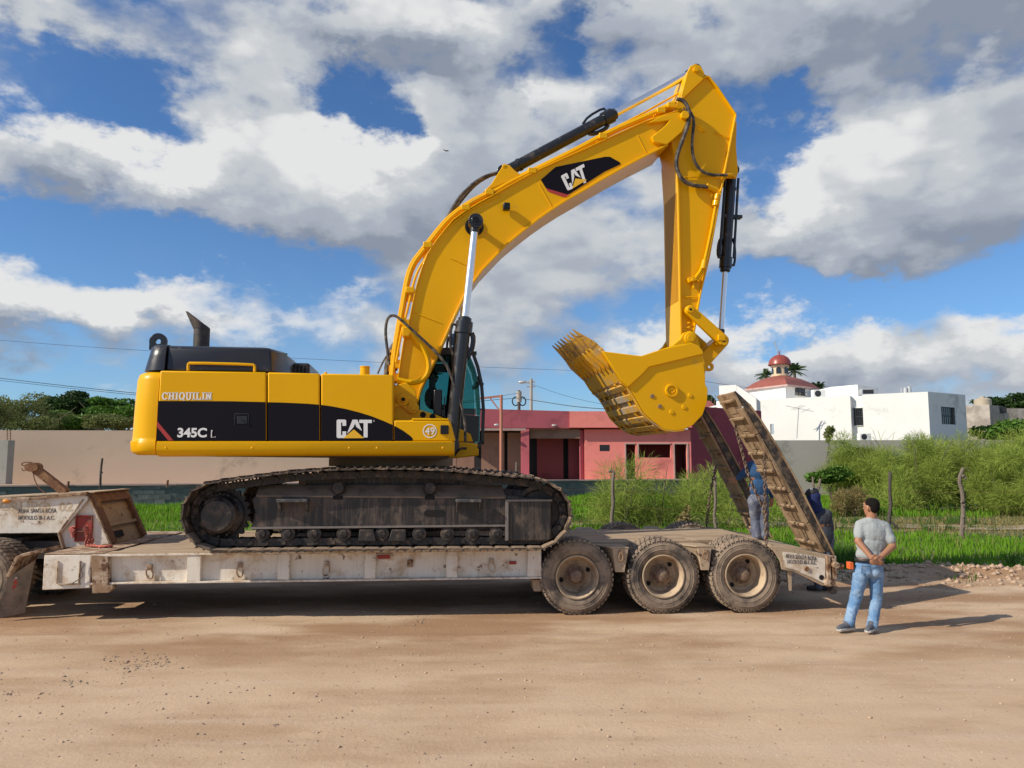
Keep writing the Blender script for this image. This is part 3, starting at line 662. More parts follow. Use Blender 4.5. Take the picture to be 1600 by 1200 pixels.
# window surrounds (paler raised band)
def surround(b):
    for s0, s1, z0, z1 in opn[1:]:
        b.box(FX0+s0-.07, FX0+s0, YF_-.03, YF_-.003, z0, z1+.07); b.box(FX0+s1, FX0+s1+.07, YF_-.03, YF_-.003, z0, z1+.07) if s1 > sx(1050) else None; b.box(FX0+s0+.001, FX0+s1-.001, YF_-.03, YF_-.003, z1, z1+.07)
hp('opening_trim', M['pinkcap'], surround)
w = hp('window', M['window'], lambda b: b.box(FX0+opn[0][0], FX0+opn[0][1], YF_+.08, YF_+.1, opn[0][2], opn[0][3]))
def bars(b):
    s0, s1, z0, z1 = opn[0]
    for i in range(5): x = FX0 + lerp_(s0, s1, (i+.5)/5); b.box(x-.012, x+.012, YF_+.02, YF_+.04, z0, z1)
    b.box(FX0+s0, FX0+s1, YF_+.015, YF_+.019, (z0+z1)/2-.012, (z0+z1)/2+.012)
b = MB(); bars(b); b.build('window_grille', M['iron'], w)
# roof slab and fascias
f0 = at(890, 642.5, YF_-.38); f1 = at(1079, 641, YF_-.38); fz0 = at(890, 668, YF_-.38).z
hp('front_fascia', M['pink'], lambda b: b.box(f0.x, f1.x+.05, YF_-.38, YF_+6, fz0, f0.z))
# porch side: dark openings behind a fascia that recedes
g0 = at(690, 633, 34.6); g1 = at(889, 642.5, 37.2)
def gz_(v, Y): return at(800, v, Y).z
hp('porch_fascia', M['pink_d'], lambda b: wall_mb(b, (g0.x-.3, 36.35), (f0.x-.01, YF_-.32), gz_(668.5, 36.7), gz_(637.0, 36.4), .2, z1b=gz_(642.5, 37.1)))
hp('porch_slab', M['brown'], lambda b: b.hprism([(g0.x, 36.6), (f0.x-.02, YF_-.08), (f0.x-.02, 42), (g0.x-1, 42)], gz_(668.5, 36.7)-.10, gz_(668.5, 36.7)-.001))
hp('porch_edge', M['pinkcap'], lambda b: wall_mb(b, (g0.x-.3, 36.31), (f0.x-2.2, 36.75), gz_(672.5, 36.5), gz_(669, 36.5), .03))
# return wall at the left of the lit front
r0 = at(906, 672, YF_-.3)
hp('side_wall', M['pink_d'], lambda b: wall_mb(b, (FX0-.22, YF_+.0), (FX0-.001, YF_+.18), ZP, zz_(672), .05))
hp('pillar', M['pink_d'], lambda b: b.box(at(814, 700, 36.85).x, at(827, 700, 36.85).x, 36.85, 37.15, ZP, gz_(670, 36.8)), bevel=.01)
hp('pillar', M['brown'], lambda b: b.box(at(705, 700, 36.6).x, at(713, 700, 36.6).x, 36.6, 36.9, ZP, gz_(670, 36.6)), bevel=.01)
hp('lintel', M['brown'], lambda b: b.box(at(828, 700, 37.3).x, FX0-.23, 37.3, 37.5, gz_(685, 37.3), gz_(671, 37.3)))
# porch back walls: brown panel left, dark red right, with black gaps
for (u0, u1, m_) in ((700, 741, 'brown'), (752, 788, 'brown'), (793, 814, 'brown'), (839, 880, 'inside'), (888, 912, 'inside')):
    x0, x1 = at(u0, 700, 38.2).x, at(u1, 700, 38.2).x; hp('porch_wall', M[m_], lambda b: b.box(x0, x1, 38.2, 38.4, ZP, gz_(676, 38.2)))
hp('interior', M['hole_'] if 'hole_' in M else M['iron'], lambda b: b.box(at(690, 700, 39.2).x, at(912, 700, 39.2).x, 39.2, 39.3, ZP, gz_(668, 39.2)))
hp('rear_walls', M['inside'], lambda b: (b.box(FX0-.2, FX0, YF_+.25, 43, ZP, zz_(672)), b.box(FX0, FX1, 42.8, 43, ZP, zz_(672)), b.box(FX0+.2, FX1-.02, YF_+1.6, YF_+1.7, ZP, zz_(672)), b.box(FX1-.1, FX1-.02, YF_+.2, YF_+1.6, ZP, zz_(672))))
for u in (776, 867):
    q = at(u, 664, 36.4); hp('ceiling_lamp', M['galv'], lambda b: b.ball((q.x, 36.35 if u < 800 else 36.95, q.z), .09, 6, sc=(1.5, 1, .7)))
# right flank: maroon wall receding
m0 = (FX1+.001, YF_-.02); m1p = at(1172, 640, 41.5); 
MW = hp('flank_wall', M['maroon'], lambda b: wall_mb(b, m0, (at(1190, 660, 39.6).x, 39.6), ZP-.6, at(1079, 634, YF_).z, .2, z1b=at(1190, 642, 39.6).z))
hp('plinth', M['block'], lambda b: wall_mb(b, (FX1-.01, YF_-.2), (at(1180, 660, 39.2).x, 39.2), 0.2, ZP, .15))
for i in range(26):
    x = lerp_(FX1+.1, at(1165, 660, 39).x, (i//3+.5)/9); y = lerp_(YF_-.22, 39.1, (i//3+.5)/9); zc = .45 + .2*(i % 3)
    b = MB(); b.box(x-.19, x+.19, y-.06, y-.03, zc-.085, zc+.085); b.build('block', M['tile_red'], PH)
# gatepost frame of primed steel in front
q0 = at(783, 746, 34.2); q1 = at(783, 617, 34.2); b = MB(); b.cyl((q0.x, 34.2, q0.z), (q0.x, 34.2, q1.z), .075, n=10); b.beam((q0.x+.05, 34.2, q1.z-.05), (at(745, 622, 34.2).x, 34.2, at(745, 623, 34.2).z), .09, .09); b.beam((q0.x, 34.2, at(783, 645, 34.2).z), (at(766, 622, 34.2).x, 34.2, at(766, 622, 34.2).z), .06, .06)
o = b.build('steel_post', M['poleorange']); tag(o, 'tall orange primed steel post with a braced arm in front of the pink porch', 'post'); move_origin(o)

# grey boundary wall at the right
YG = 36.2; q0, q1 = at(1180, 688, 37), at(1760, 686, 35.6); b = MB(); wall_mb(b, (q0.x, 37), (q1.x, 35.6), .0, q0.z, .2); o = b.build('boundary_wall', M['greywall']); tag(o, 'plain grey boundary wall below the white house, partly hidden by green shrubs', 'wall'); move_origin(o)

# white house -------------------------------------------------------------
WH = thing('white_house', 'large white flat roofed house with a red tiled dome roof and barred windows', 'house', WORLD, (19, 41, 0))
Yc = 38.0; Cn = at(1452, 612, Yc)
Lf = at(1178, 624, 43.0); Lm = Vector((lerp_(Cn.x, Lf.x, 0), 0, 0))
d = Vector((Lf.x-Cn.x, 43.0-Yc)).normalized(); ZT = Cn.z
def on(u):      # ground point of the facade line seen at column u
    k = (u-800)/1155.0; # depth ~ Y*cos + (z-H)*sin
    # solve Cn + d*t with x = k*depth
    t = 0
    for _ in range(40):
        x, y = Cn.x + d.x*t, Yc + d.y*t; dep = y*math.cos(PITCH) + 2.0*math.sin(PITCH); t += (x - k*dep)/(-d.x + k*d.y)*1.0 if False else 0
        f = x - k*dep; t -= f/(d.x - k*d.y*math.cos(PITCH))
    return Vector((Cn.x + d.x*t, Yc + d.y*t)), t
pA, tA = on(1452); pB, tB = on(1349); pC, tC = on(1330); pD, tD = on(1178); pE, tE = on(1120)
def wp(name, m, fn, par=WH, bevel=0): b = MB(); fn(b); return b.build(name, m, par, bevel=bevel)
wp('front_wall', M['white'], lambda b: wall_mb(b, pB, pA, .3, ZT, .25))
zw0, zw1 = at(1340, 664, pC.y).z, at(1340, 638, pC.y).z
rc = Vector((-d.y, d.x)); rc = rc if rc.y > 0 else -rc
Lc = (pB-pC).length + .0
wp('recess_wall', M['white'], lambda b: wall_mb(b, pC + rc*.35, pB + rc*.35 + (pB-pC)*.0, .3, ZT-.05, .2, [(Lc*.12, Lc*.9, zw0, zw1)]))
wp('front_wall', M['white'], lambda b: wall_mb(b, pE, pC, .3, ZT-.02, .3, [((pE-on(1203)[0]).length, (pE-on(1209)[0]).length, at(1206, 678, 42).z, at(1206, 662, 42).z)]))
def grille(pa, pb, z0, z1, off, n, par=None, back=True):
    d_ = (pb-pa); L = d_.length; dn = d_/L; nn = Vector((dn.y, -dn.x)); nn = nn if nn.y < 0 else -nn
    b = MB(); a_, c_ = pa - nn*.10 if off is None else pa + nn*off, pb + nn*off
    b.add([(a_.x, a_.y, z0), (c_.x, c_.y, z0), (c_.x, c_.y, z1), (a_.x, a_.y, z1)], [(0,1,2,3)]); w_ = b.build('window', M['window'], par or WH, fixn=False)
    b = MB()
    for i in range(n):
        q = pa.lerp(pb, (i+.5)/n) + nn*(off+.10); b.box(q.x-.018, q.x+.018, q.y-.01, q.y+.01, z0-.03, z1+.03)
    for z in (z0, (z0+z1)/2, z1):
        a2, c2 = pa + nn*(off+.10), pb + nn*(off+.10); b.beam((a2.x, a2.y, z), (c2.x, c2.y, z), .03, .03)
    b.build('window_grille', M['iron'], w_)
    b = MB()
    for z in (z0-.06, z1+.001):
        a2, c2 = pa + nn*(off+.03), pb + nn*(off+.03); b.beam((a2.x, a2.y, z+.03), (c2.x, c2.y, z+.03), .12, .055)
    b.build('window_frame', M['white'], w_)
ra, rb = pC + rc*.35 + (pB-pC)*.12, pC + rc*.35 + (pB-pC)*.9; grille(ra, rb, zw0, zw1, -.02, 5)
# return edges beside the recess
wp('return_wall', M['white'], lambda b: (wall_mb(b, pC, pC + rc*.35 + Vector((.01, 0)), .3, ZT-.03, .05), ))
e1 = at(1508, 617, 39.9)
pF = Vector((e1.x, 39.9)); Le = (pF-pA).length; dd = (pF-pA)/Le
sw = [(Le*(1470-1452)/56, Le*(1491-1452)/56, at(1480, 663, 38.9).z, at(1480, 636, 38.9).z)]
wp('end_wall', M['white'], lambda b: wall_mb(b, pA + dd*.001, pF, .3, ZT, .25, sw)); grille(pA + dd*sw[0][0], pA + dd*sw[0][1], sw[0][2], sw[0][3], -.12, 7)
wp('roof', M['white'], lambda b: b.hprism([(pA.x+.1, pA.y+.35), (pF.x-.1, pF.y+.1), (pF.x, 52), (pE.x, 56), (pE.x, pE.y+.35), (pC.x, pC.y+.5)], ZT-.35, ZT-.25))
# parapet at the left
zpA, zpB = at(1124, 602, 44).z, at(1178, 624, 43).z
hl = on(1123)[0]; hr = on(1150)[0]
wp('parapet', M['white'], lambda b: wall_mb(b, hl + Vector((0, -.3)), hr + Vector((0, -.3)), .3, at(1130, 603.5, hl.y).z, .35))
wp('parapet', M['white'], lambda b: wall_mb(b, hr + Vector((.01, -.3)), on(1180)[0] + Vector((0, -.3)), .3, at(1150, 603, hr.y).z, .3, z1b=at(1180, 623, on(1180)[0].y).z))
# drum, tiled roof, lantern
Yd = 47.0; dA, dB, dC = at(1168, 606, Yd+1.6), at(1227, 601, Yd-1.5), at(1274, 604, Yd+1.0)
zdr = dB.z
wp('drum', M['white'], lambda b: b.hprism([(dA.x, Yd+1.6), (dB.x, Yd-1.5), (dC.x, Yd+.9), (dC.x-1, Yd+4), (dA.x+.4, Yd+4.4)], ZT-.4, zdr-.02))
n_ = Vector((dC.x-dB.x, 2.4)); wl = n_.length; n_ /= wl
q1_, q2_ = Vector((dB.x, Yd-1.5)) + n_*wl*.30, Vector((dB.x, Yd-1.5)) + n_*wl*.62; grille(q1_, q2_, at(1245, 619, Yd).z, at(1245, 608, Yd).z, .01, 3)
apex = at(1219, 588, Yd+1.5)
def hip(b):
    base = [(dA.x-.15, Yd+1.5), (lerp_(dA.x, dB.x, .0)+.0, Yd+1.5), (dB.x, Yd-1.75), (dC.x+.2, Yd+.9), (dC.x-.9, Yd+4.3), (dA.x+.4, Yd+4.6)]
    base = [base[0]] + base[2:]
    r = .95; cx, cy = apex.x, Yd+1.5
    lv = [(1.0, zdr), (.80, lerp_(zdr, apex.z, .42)), (.55, lerp_(zdr, apex.z, .74)), (.22, apex.z)]
    vs = []
    for f, z in lv: vs += [(cx + (x-cx)*f, cy + (y-cy)*f, z) for x, y in base]
    k = len(base); b.add(vs, [(i*k+j, i*k+(j+1) % k, (i+1)*k+(j+1) % k, (i+1)*k+j) for i in range(3) for j in range(k)] + [[3*k+j for j in range(k)], list(range(k-1,-1,-1))])
wp('tiled_roof', M['tile_red'], hip)
wp('eaves', M['pinkcap'], lambda b: b.hprism([(dA.x-.2, Yd+1.5), (dB.x, Yd-1.85), (dC.x+.25, Yd+.9), (dC.x-.8, Yd+4.4), (dA.x+.4, Yd+4.7)], zdr-.10, zdr-.001))
lc = Vector((apex.x, Yd+1.5)); rl_ = at(1230, 575, Yd+1.5).x - apex.x; zl0, zl1 = apex.z-.02, at(1219, 571, Yd+1.5).z
la = wp('lantern', M['cream'], lambda b: (b.lathe([(rl_*1.15, zl0), (rl_*1.15, zl0+.12), (rl_, zl0+.13), (rl_, zl1-.12), (rl_*1.2, zl1-.11), (rl_*1.2, zl1)], (lc.x, lc.y, 0), (0,0,1), 24)))
for a_ in (-120, -60, 0, 180):
    a_ = R(a_); c_ = Vector((lc.x + rl_*math.cos(a_)*1.0, lc.y + rl_*math.sin(a_)*1.0)); t_ = Vector((-math.sin(a_), math.cos(a_)))*.15; o_ = Vector((math.cos(a_), math.sin(a_)))*.012
    b = MB(); z0_, z1_ = zl0+.16, lerp_(zl0, zl1, .62); pts = [(c_ - t_ + o_, z0_), (c_ + t_ + o_, z0_), (c_ + t_ + o_, z1_)] + [(c_ + t_*math.cos(R(x)) + o_, z1_ + .14*math.sin(R(x))) for x in (30, 60, 90, 120, 150)] + [(c_ - t_ + o_, z1_)]
    b.add([(p.x, p.y, z) for p, z in pts], [list(range(len(pts)))]); b.build('arched_opening', M['window'], la, fixn=False)
rd = at(1235.5, 570, Yd+1.5).x - apex.x
dm = wp('dome_cap', M['dome'], lambda b: b.lathe([(rd, zl1), (rd*1.02, zl1+.05)] + [(rd*math.cos(R(x)), zl1+.05 + rd*.92*math.sin(R(x))) for x in (0, 20, 40, 60, 75, 85)] + [(.04, zl1 + .05 + rd*.95), (.04, zl1 + .25 + rd*.95), (.001, zl1 + .28 + rd*.95)], (lc.x, lc.y, 0), (0,0,1), 28))
# roof boxes
q0, q1, q2 = at(1299, 601, 44), at(1340, 601, 42.6), at(1372, 603, 44.5)
wp('roof_room', M['white'], lambda b: b.hprism([(q0.x, 44), (q1.x, 42.6), (q2.x, 44.5), (q2.x, 47), (q0.x, 47)], ZT-.3, q1.z))
# air conditioners, tanks, pipes on the roof
def ac(u0, u1, v0, v1, Y, label, fan=True):
    a_, c_ = at(u0, v1, Y), at(u1, v0, Y); t = thing('air_conditioner', label, 'air conditioner', WORLD, ((a_.x+c_.x)/2, Y, a_.z), 'air conditioner units of the white house')
    b = MB(); b.box(a_.x, c_.x, Y, Y+.35, a_.z, c_.z); b.build('casing', M['galv'] if not fan else M['white'], t, bevel=.02)
    b = MB()
    if fan:
        cc = Vector((lerp_(a_.x, c_.x, .38), Y-.004, (a_.z+c_.z)/2)); b.lathe([(.001, 0), (min(c_.x-a_.x, c_.z-a_.z)*.38, 0), (min(c_.x-a_.x, c_.z-a_.z)*.42, .003)], cc, (0,1,0), 20)
    else: b.box(lerp_(a_.x, c_.x, .12), lerp_(a_.x, c_.x, .9), Y-.006, Y-.001, lerp_(a_.z, c_.z, .2), lerp_(a_.z, c_.z, .9))
    b.build('fan_grille', M['iron'], t)
ac(1271, 1290, 609, 621, 42.9, 'white air conditioner on the roof beside the red tiled dome roof')
ac(1346, 1367, 608, 617, 40.5, 'grey air conditioner behind the parapet at the middle of the white house', False)
ac(1344, 1361, 677, 688, 38.0, 'beige air conditioner on the ground by the barred window recess', True)
q = at(1420, 613, 41); b = MB(); 
for u, hgt in ((1415, .35), (1421, .42)): p = at(u, 613, 41); b.cyl((p.x, 41, p.z-.5), (p.x, 41, p.z+hgt-.1), .11, n=12)
b.tube([(at(1408, 613, 41).x, 41, q.z-.4), (at(1408, 607, 41).x, 41, at(1408, 607, 41).z), (at(1413, 605, 41).x, 41, at(1413, 605, 41).z), (at(1417, 607, 41).x, 41, at(1417, 607, 41).z)], .02, 5); o = b.build('gas_cylinders', M['galv']); tag(o, 'pair of pale gas cylinders on the roof above the right part of the white house', 'gas cylinders'); move_origin(o)
# antennas
def antenna(u, v0, v1, Y, arms, label, lean=0):
    a_, c_ = at(u, v1, Y), at(u+lean, v0, Y); t = thing('tv_antenna', label, 'antenna', WORLD, tuple(a_), 'roof aerials of the white house'); b = MB(); b.cyl(a_, c_, .025, n=6); b.build('mast', M['galv'], t)
    b = MB(); 
    for (x0, z0, x1, z1) in arms: p, q = at(x0, z0, Y), at(x1, z1, Y); b.cyl(p, q, .014, n=5)
    b.build('antenna_arms', M['galv'], t)
antenna(1245, 637, 685, 40.5, [(1228,634,1271,643), (1236,640,1254,633), (1240,641,1258,634), (1252,644,1266,638)], 'thin pole with a tilted television aerial in front of the white facade', 3)
antenna(1217, 533, 562, Yd+1.5, [(1208,534,1216,552), (1210,540,1216,536), (1212,545,1219,541), (1214,550,1221,546), (1209,536,1213,533)], 'leaning aerial on top of the small red dome', -6)

# rough grey house at the far right, tank, dark trees
GH = thing('grey_house', 'rough grey concrete house at the right edge behind the shrubs', 'house', WORLD, (33, 48, 0))
a_, c_ = at(1508, 634, 46), at(1546, 637, 45); e_ = at(1576, 645, 47); f_ = at(1640, 640, 48)
b = MB(); wall_mb(b, (a_.x, 46), (c_.x, 45), .3, a_.z, 3); b.build('wall', M['rough_grey'], GH)
b = MB(); wall_mb(b, (c_.x+.01, 46.5), (e_.x, 47), .3, e_.z, 3); b.build('wall', M['rough_grey'], GH)
b = MB(); wall_mb(b, (e_.x+.01, 48), (f_.x+3, 48.5), .3, at(1590, 638, 48).z, 3); b.build('wall', M['rough_grey'], GH)
b = MB(); p_, q_ = at(1548, 645, 46), at(1576, 635, 46); b.box(p_.x, q_.x, 46.2, 46.35, p_.z, q_.z); b.build('roof', M['iron'], GH)
p_, q_ = at(1524, 637, 46.8), at(1547, 622, 46.8); b = MB(); b.lathe([(.001, 0), ((q_.x-p_.x)/2, 0), ((q_.x-p_.x)/2, (q_.z-p_.z)*.8), ((q_.x-p_.x)*.3, (q_.z-p_.z)), (.15, (q_.z-p_.z)*1.02), (.15, (q_.z-p_.z)*1.15), (.001, (q_.z-p_.z)*1.15)], ((p_.x+q_.x)/2, 46.8, p_.z), (0,0,1), 20); o = b.build('water_tank', M['tank']); tag(o, 'beige round water tank on the roof of the rough grey house', 'water tank'); move_origin(o)
p_ = at(1113, 632, 46); b = MB(); b.add([(p_.x-.6, 46, p_.z-.4), (p_.x+.5, 46, p_.z-.4), (p_.x+.5, 48.5, p_.z+.45), (p_.x-.6, 48.5, p_.z+.25)], [(0,1,2,3)]); b.box(p_.x-.6, p_.x+.5, 46.1, 48.5, p_.z-3, p_.z-.41); o = b.build('tiled_outbuilding', M['tileo'] if 'tileo' in M else M['tile_red']); tag(o, 'small orange tiled roof showing between the bucket and the white house', 'roof'); move_origin(o)
# far roof glimpsed among the trees at the left
p_, q_ = at(95, 655, 70), at(128, 641, 70); b = MB(); b.box(p_.x, q_.x, 70, 74, 0, q_.z-.5); b.box(p_.x-.5, q_.x+.5, 69.5, 74.5, q_.z-.499, q_.z); o = b.build('distant_house', M['brown']); tag(o, 'brown roofed house glimpsed between the trees at the left', 'house'); move_origin(o)

# ------------------------------------------------------------------ poles, wires
def pole(u, v0, Y, r, label, m, v1=760):
    a_, c_ = at(u, v1, Y), at(u, v0, Y); t = thing('utility_pole', label, 'utility pole', WORLD, (a_.x, Y, 0), 'utility poles behind the pink house'); b = MB(); b.cyl((a_.x, Y, 0), (c_.x, Y, c_.z), r, r*.7, n=10); b.build('shaft', m, t); return t, c_
t, c_ = pole(830, 592, 60, .16, 'pale concrete lamp pole rising behind the pink house', M['conc'])
b = MB(); p_ = at(820, 597, 60); b.tube([(c_.x, 60, at(830, 600, 60).z), (p_.x, 60, p_.z)], .04, 6); b.build('lamp_arm', M['galv'], t); b = MB(); b.ball((p_.x-.2, 60, p_.z), .26, 6, sc=(1.3, .8, .5)); b.build('lamp_head', M['galv'], t)
b = MB(); 
for v in (597, 604): q = at(830, v, 60); b.box(q.x-.35, q.x+.35, 59.95, 60.05, q.z-.06, q.z+.06)
b.build('crossarm', M['galv'], t)
t, c_ = pole(811, 610, 55, .15, 'dark pole with twin transformers behind the pink house', M['wood_d'])
b = MB(); q = at(811, 618, 55); b.cyl((q.x, 55, q.z-.5), (q.x, 55, q.z+.3), .2, n=12); b.build('transformer', M['conc'], t)
b = MB(); 
for du in (-5.5, 5.5):
    q = at(811+du, 627, 55); b.tube([(q.x + .24*math.cos(a), 55, q.z + .32*math.sin(a)) for a in [2*math.pi*i/12 for i in range(13)]], .05, 5)
b.build('cable_coil', M['wire'], t)
def wire(pts, label, r=.012, grp='overhead wires crossing the sky'):
    P = [at(u, v, Y) for u, v, Y in pts]; b = MB(); b.tube(P, r, 4, smooth=2); o = b.build('wire', M['wire']); tag(o, label, 'wire', grp); move_origin(o)
wire([(-60,527,40), (120,541,40), (230,548,40), (420,558,42), (760,574,45), (900,579,46)], 'thin single wire at the height of the excavator hood', .011)
wire([(-60,584,40), (60,598,40), (130,606,40), (260,619,42), (420,632,44)], 'lower thick cable above the trees at the left', .022)
wire([(-60,588,40.5), (60,601,40.5), (130,609,40.5), (260,622,42), (420,634,44)], 'second cable just below the thick cable at the left', .016)
wire([(830,600,60), (880,618,55), (940,632,52), (1000,640,50)], 'thin wire falling to the right from the lamp pole', .014)
wire([(811,622,55), (850,628,54), (900,636,53), (960,640,52)], 'thick service cable falling to the right behind the bucket', .03)
wire([(811,622,55), (780,624,52), (750,627,50), (700,631,46)], 'cable running left from the transformer pole', .022)
wire([(811,614,55), (780,619,52), (750,624,50), (700,630,46)], 'upper cable running left from the transformer pole', .014)
wire([(1102,596,44), (1140,602,46), (1170,606,47)], 'faint wire between the bucket and the white house', .012)

# ------------------------------------------------------------------ fence posts and barbed wire
posts = [(157,716,775,28,.05,'dark upright post behind the trailer neck','d'), (957,738,845,20.5,.055,'crooked pale fence post left of the feathery bush','w'), (1118,728,846,19.5,.045,'thin pale fence post beside the far ramp','w'),
         (1388,737,830,20.8,.055,'dark knotty fence post right of the man in the grey shirt','d'), (1503,731,842,19.8,.062,'rough brown fence post at the far right in the grass','w'), (1272,745,810,21.2,.04,'pale forked stick behind the man in the blue hood','w')]
tops = []
for (u, v0, v1, Y, r, lab, k) in posts:
    a_, c_ = at(u, v1, Y), at(u-1 if k == 'w' else u+2, v0, Y); z0 = gz(a_.x, Y) - .05; pts = [Vector((a_.x, Y, z0))]
    for i in range(1, 7):
        f = i/6; pts.append(Vector((lerp_(a_.x, c_.x, f) + rng.normal()*r*.55, Y + rng.normal()*.02, lerp_(z0, c_.z, f))))
    b = MB(); b.tube(pts, r, 8, smooth=1, r_end=r*.75); 
    if u == 957: b.tube([pts[-1], pts[-1] + Vector((-.10, 0, .04)), pts[-1] + Vector((-.14, 0, .0))], r*.7, 6)
    if u == 1272: b.tube([pts[3], pts[3] + Vector((.12, 0, .35)), pts[3] + Vector((.22, 0, .75))], r*.9, 6)
    if u == 1388: b.tube([pts[1]+Vector((0,0,.1)), pts[1] + Vector((.12, -.05, .02)), pts[1] + Vector((.25, -.05, -.12))], r*.6, 6)
    for i in range(6): p = pts[1].lerp(pts[-1], rng.random()); b.ball(p + Vector((rng.normal()*r*.5, -r*.4, 0)), r*.7, 4)
    o = b.build('fence_post', M['wood_d' if k == 'd' else 'wood']); tag(o, lab, 'fence post', 'wooden fence posts of the field'); move_origin(o); tops.append(Vector((c_.x, Y, c_.z)))
for h in (.35, .8, 1.2):
    ch_ = [Vector((-25, 26, h+.2))] + [Vector((t_.x, t_.y, gz(t_.x, t_.y)+h)) for t_ in (tops[1], tops[2], tops[3], tops[4])] + [Vector((25, 19.5, h+.1))]
    b = MB(); pts = []
    for i in range(len(ch_)-1):
        for k in range(10): p = ch_[i].lerp(ch_[i+1], k/10); p.z -= .05*math.sin(math.pi*k/10); pts.append(p)
    b.tube(pts + [ch_[-1]], .004, 3); o = b.build('fence_wire', M['rust']); tag(o, {.35: 'lowest barbed wire strung between the fence posts', .8: 'middle barbed wire strung between the fence posts', 1.2: 'top barbed wire strung between the fence posts'}[h], 'wire'); move_origin(o)

# ------------------------------------------------------------------ vegetation
def tr_at(u, v, Y): p = at(u, v, Y); return (p.x, Y, p.z)
tree('dark dense tree standing highest behind the beige wall at the left', tr_at(100, 760, 66)[:2] + (0,), 3, tr_at(101, 634, 66), (2.6, 2.2, 1.55), M['leaf_dark'], 9000, .16, 16, tr=.25)
tree('fresh green tree just left of the counterweight behind the wall', tr_at(175, 760, 60)[:2] + (0,), 2.5, tr_at(178, 643, 60), (2.9, 2.2, 1.25), M['leaf_mid'], 9000, .15, 16)
tree('olive green thorny tree at the left edge behind the wall', tr_at(30, 760, 56)[:2] + (0,), 2.5, tr_at(45, 652, 56), (3.2, 2.2, 1.75), M['leaf_olive'], 15000, .075, 18)
tree('pale olive tree cut by the left edge of the picture', tr_at(-25, 760, 50)[:2] + (0,), 2.5, tr_at(-12, 650, 50), (2.0, 2, 1.6), M['leaf_olive'], 8000, .08, 12)
tree('low green tree below the dark tree behind the wall', tr_at(105, 760, 58)[:2] + (0,), 2, tr_at(110, 660, 58), (2.8, 1.6, .95), M['leaf_mid'], 6000, .12, 12)
tree('olive bush in front of the fresh green tree above the beige wall', tr_at(180, 760, 52)[:2] + (0,), 2, tr_at(182, 662, 52), (2.2, 1.2, .75), M['leaf_olive'], 6000, .10, 10)
tree('leafy twigs just visible behind the engine hood', tr_at(444, 760, 52)[:2] + (0,), 3, tr_at(444, 562, 52), (.75, .6, .45), M['leaf_mid'], 700, .12, 5)
tree('dark tree line behind the rough grey house', tr_at(1590, 760, 75)[:2] + (0,), 3, tr_at(1600, 634, 75), (4.5, 2, 1.2), M['leaf_dark'], 7000, .2, 14)
tree('dark bush showing between the bucket and the white house', tr_at(1108, 760, 50)[:2] + (0,), 2, tr_at(1108, 626, 50), (.55, .6, .55), M['leaf_dark'], 1500, .1, 6)
tree('green leafy tree in front of the rough grey house', tr_at(1580, 760, 40)[:2] + (0,), 1.5, tr_at(1584, 668, 40), (1.9, 1, .75), M['leaf_mid'], 6000, .10, 12)
def palm(u, v, Y, r, label):
    c_ = at(u, v, Y); t = thing('palm_tree', label, 'palm tree', WORLD, (c_.x, Y, 0), 'palm trees behind the white house'); b = MB(); b.tube([(c_.x, Y, 0), (c_.x+.1, Y, c_.z*.5), (c_.x, Y, c_.z)], .16, 8, r_end=.11); b.build('trunk', M['bark'], t)
    V = []; F = []; 
    for i in range(34):
        a_ = rng.uniform(0, 6.28); el_ = rng.uniform(-.35, 1.35); dv = Vector((math.cos(a_)*math.cos(el_), math.sin(a_)*math.cos(el_), math.sin(el_))); sd = dv.cross(Vector((0,0,1))); sd = sd.normalized() if sd.length > .01 else Vector((1,0,0)); L = r*rng.uniform(.75, 1.1)
        for k in range(14):
            f = .15 + .85*k/14; p = c_ + dv*(L*f) - Vector((0,0,1))*(L*.35*f*f)
            for s in (-1, 1):
                tip = p + sd*(s*.30*L*(1.1-f*.7)) + dv*.18*L - Vector((0,0,.16*L)); w_ = dv*.035*L; i0 = len(V); V += [p-w_, p+w_, tip]; F.append((i0, i0+1, i0+2))
        i0 = len(V); V += [c_ - sd*.03, c_ + sd*.03, c_ + dv*L - Vector((0,0,L*.35))]; F.append((i0, i0+1, i0+2))
    part_mesh('crown', np.array([tuple(v) for v in V]), np.array(F), M['palm'], t)
palm(1197, 586, 54, .75, 'palm crown at the left of the small dome'); palm(1241, 579, 54, .95, 'taller palm crown at the right of the small dome'); palm(1279, 606, 52, .75, 'low palm crown behind the air conditioner')
# feathery shrubs
feathery('big feathery yellow green shrub filling the right side below the rough grey house', gp(1545, 28.5), 7.6, 3.4, 3.6, 120000, wid=.0055, tail=.42)
feathery('tall feathery shrub in front of the right end of the white house', gp(1430, 31), 5.2, 2.4, 3.25, 70000, wid=.006, tail=.42)
feathery('feathery shrub cut by the right edge of the picture', gp(1650, 26), 3.8, 2.4, 3.2, 40000, wid=.0055, tail=.42)
feathery('fine feathery bush beside the far ramp in front of the pink house', gp(1045, 22.5), 3.9, 1.8, 2.5, 9000, m='feather', wid=.005, tail=.9)
feathery('small feathery bush beside the red blocks right of the pink house', gp(1120, 27.5), 2.2, 1.2, 2.1, 4500, wid=.007, tail=.8)
feathery('yellowish dry bush below the grey wall', gp(1322, 26.5), 1.5, .9, 1.3, 5000, m='dry', wid=.006, tail=.6)
feathery('thin wispy weeds against the white facade', gp(1410, 33.5), 3.6, .8, 3.4, 900, wid=.008, tail=1.6)
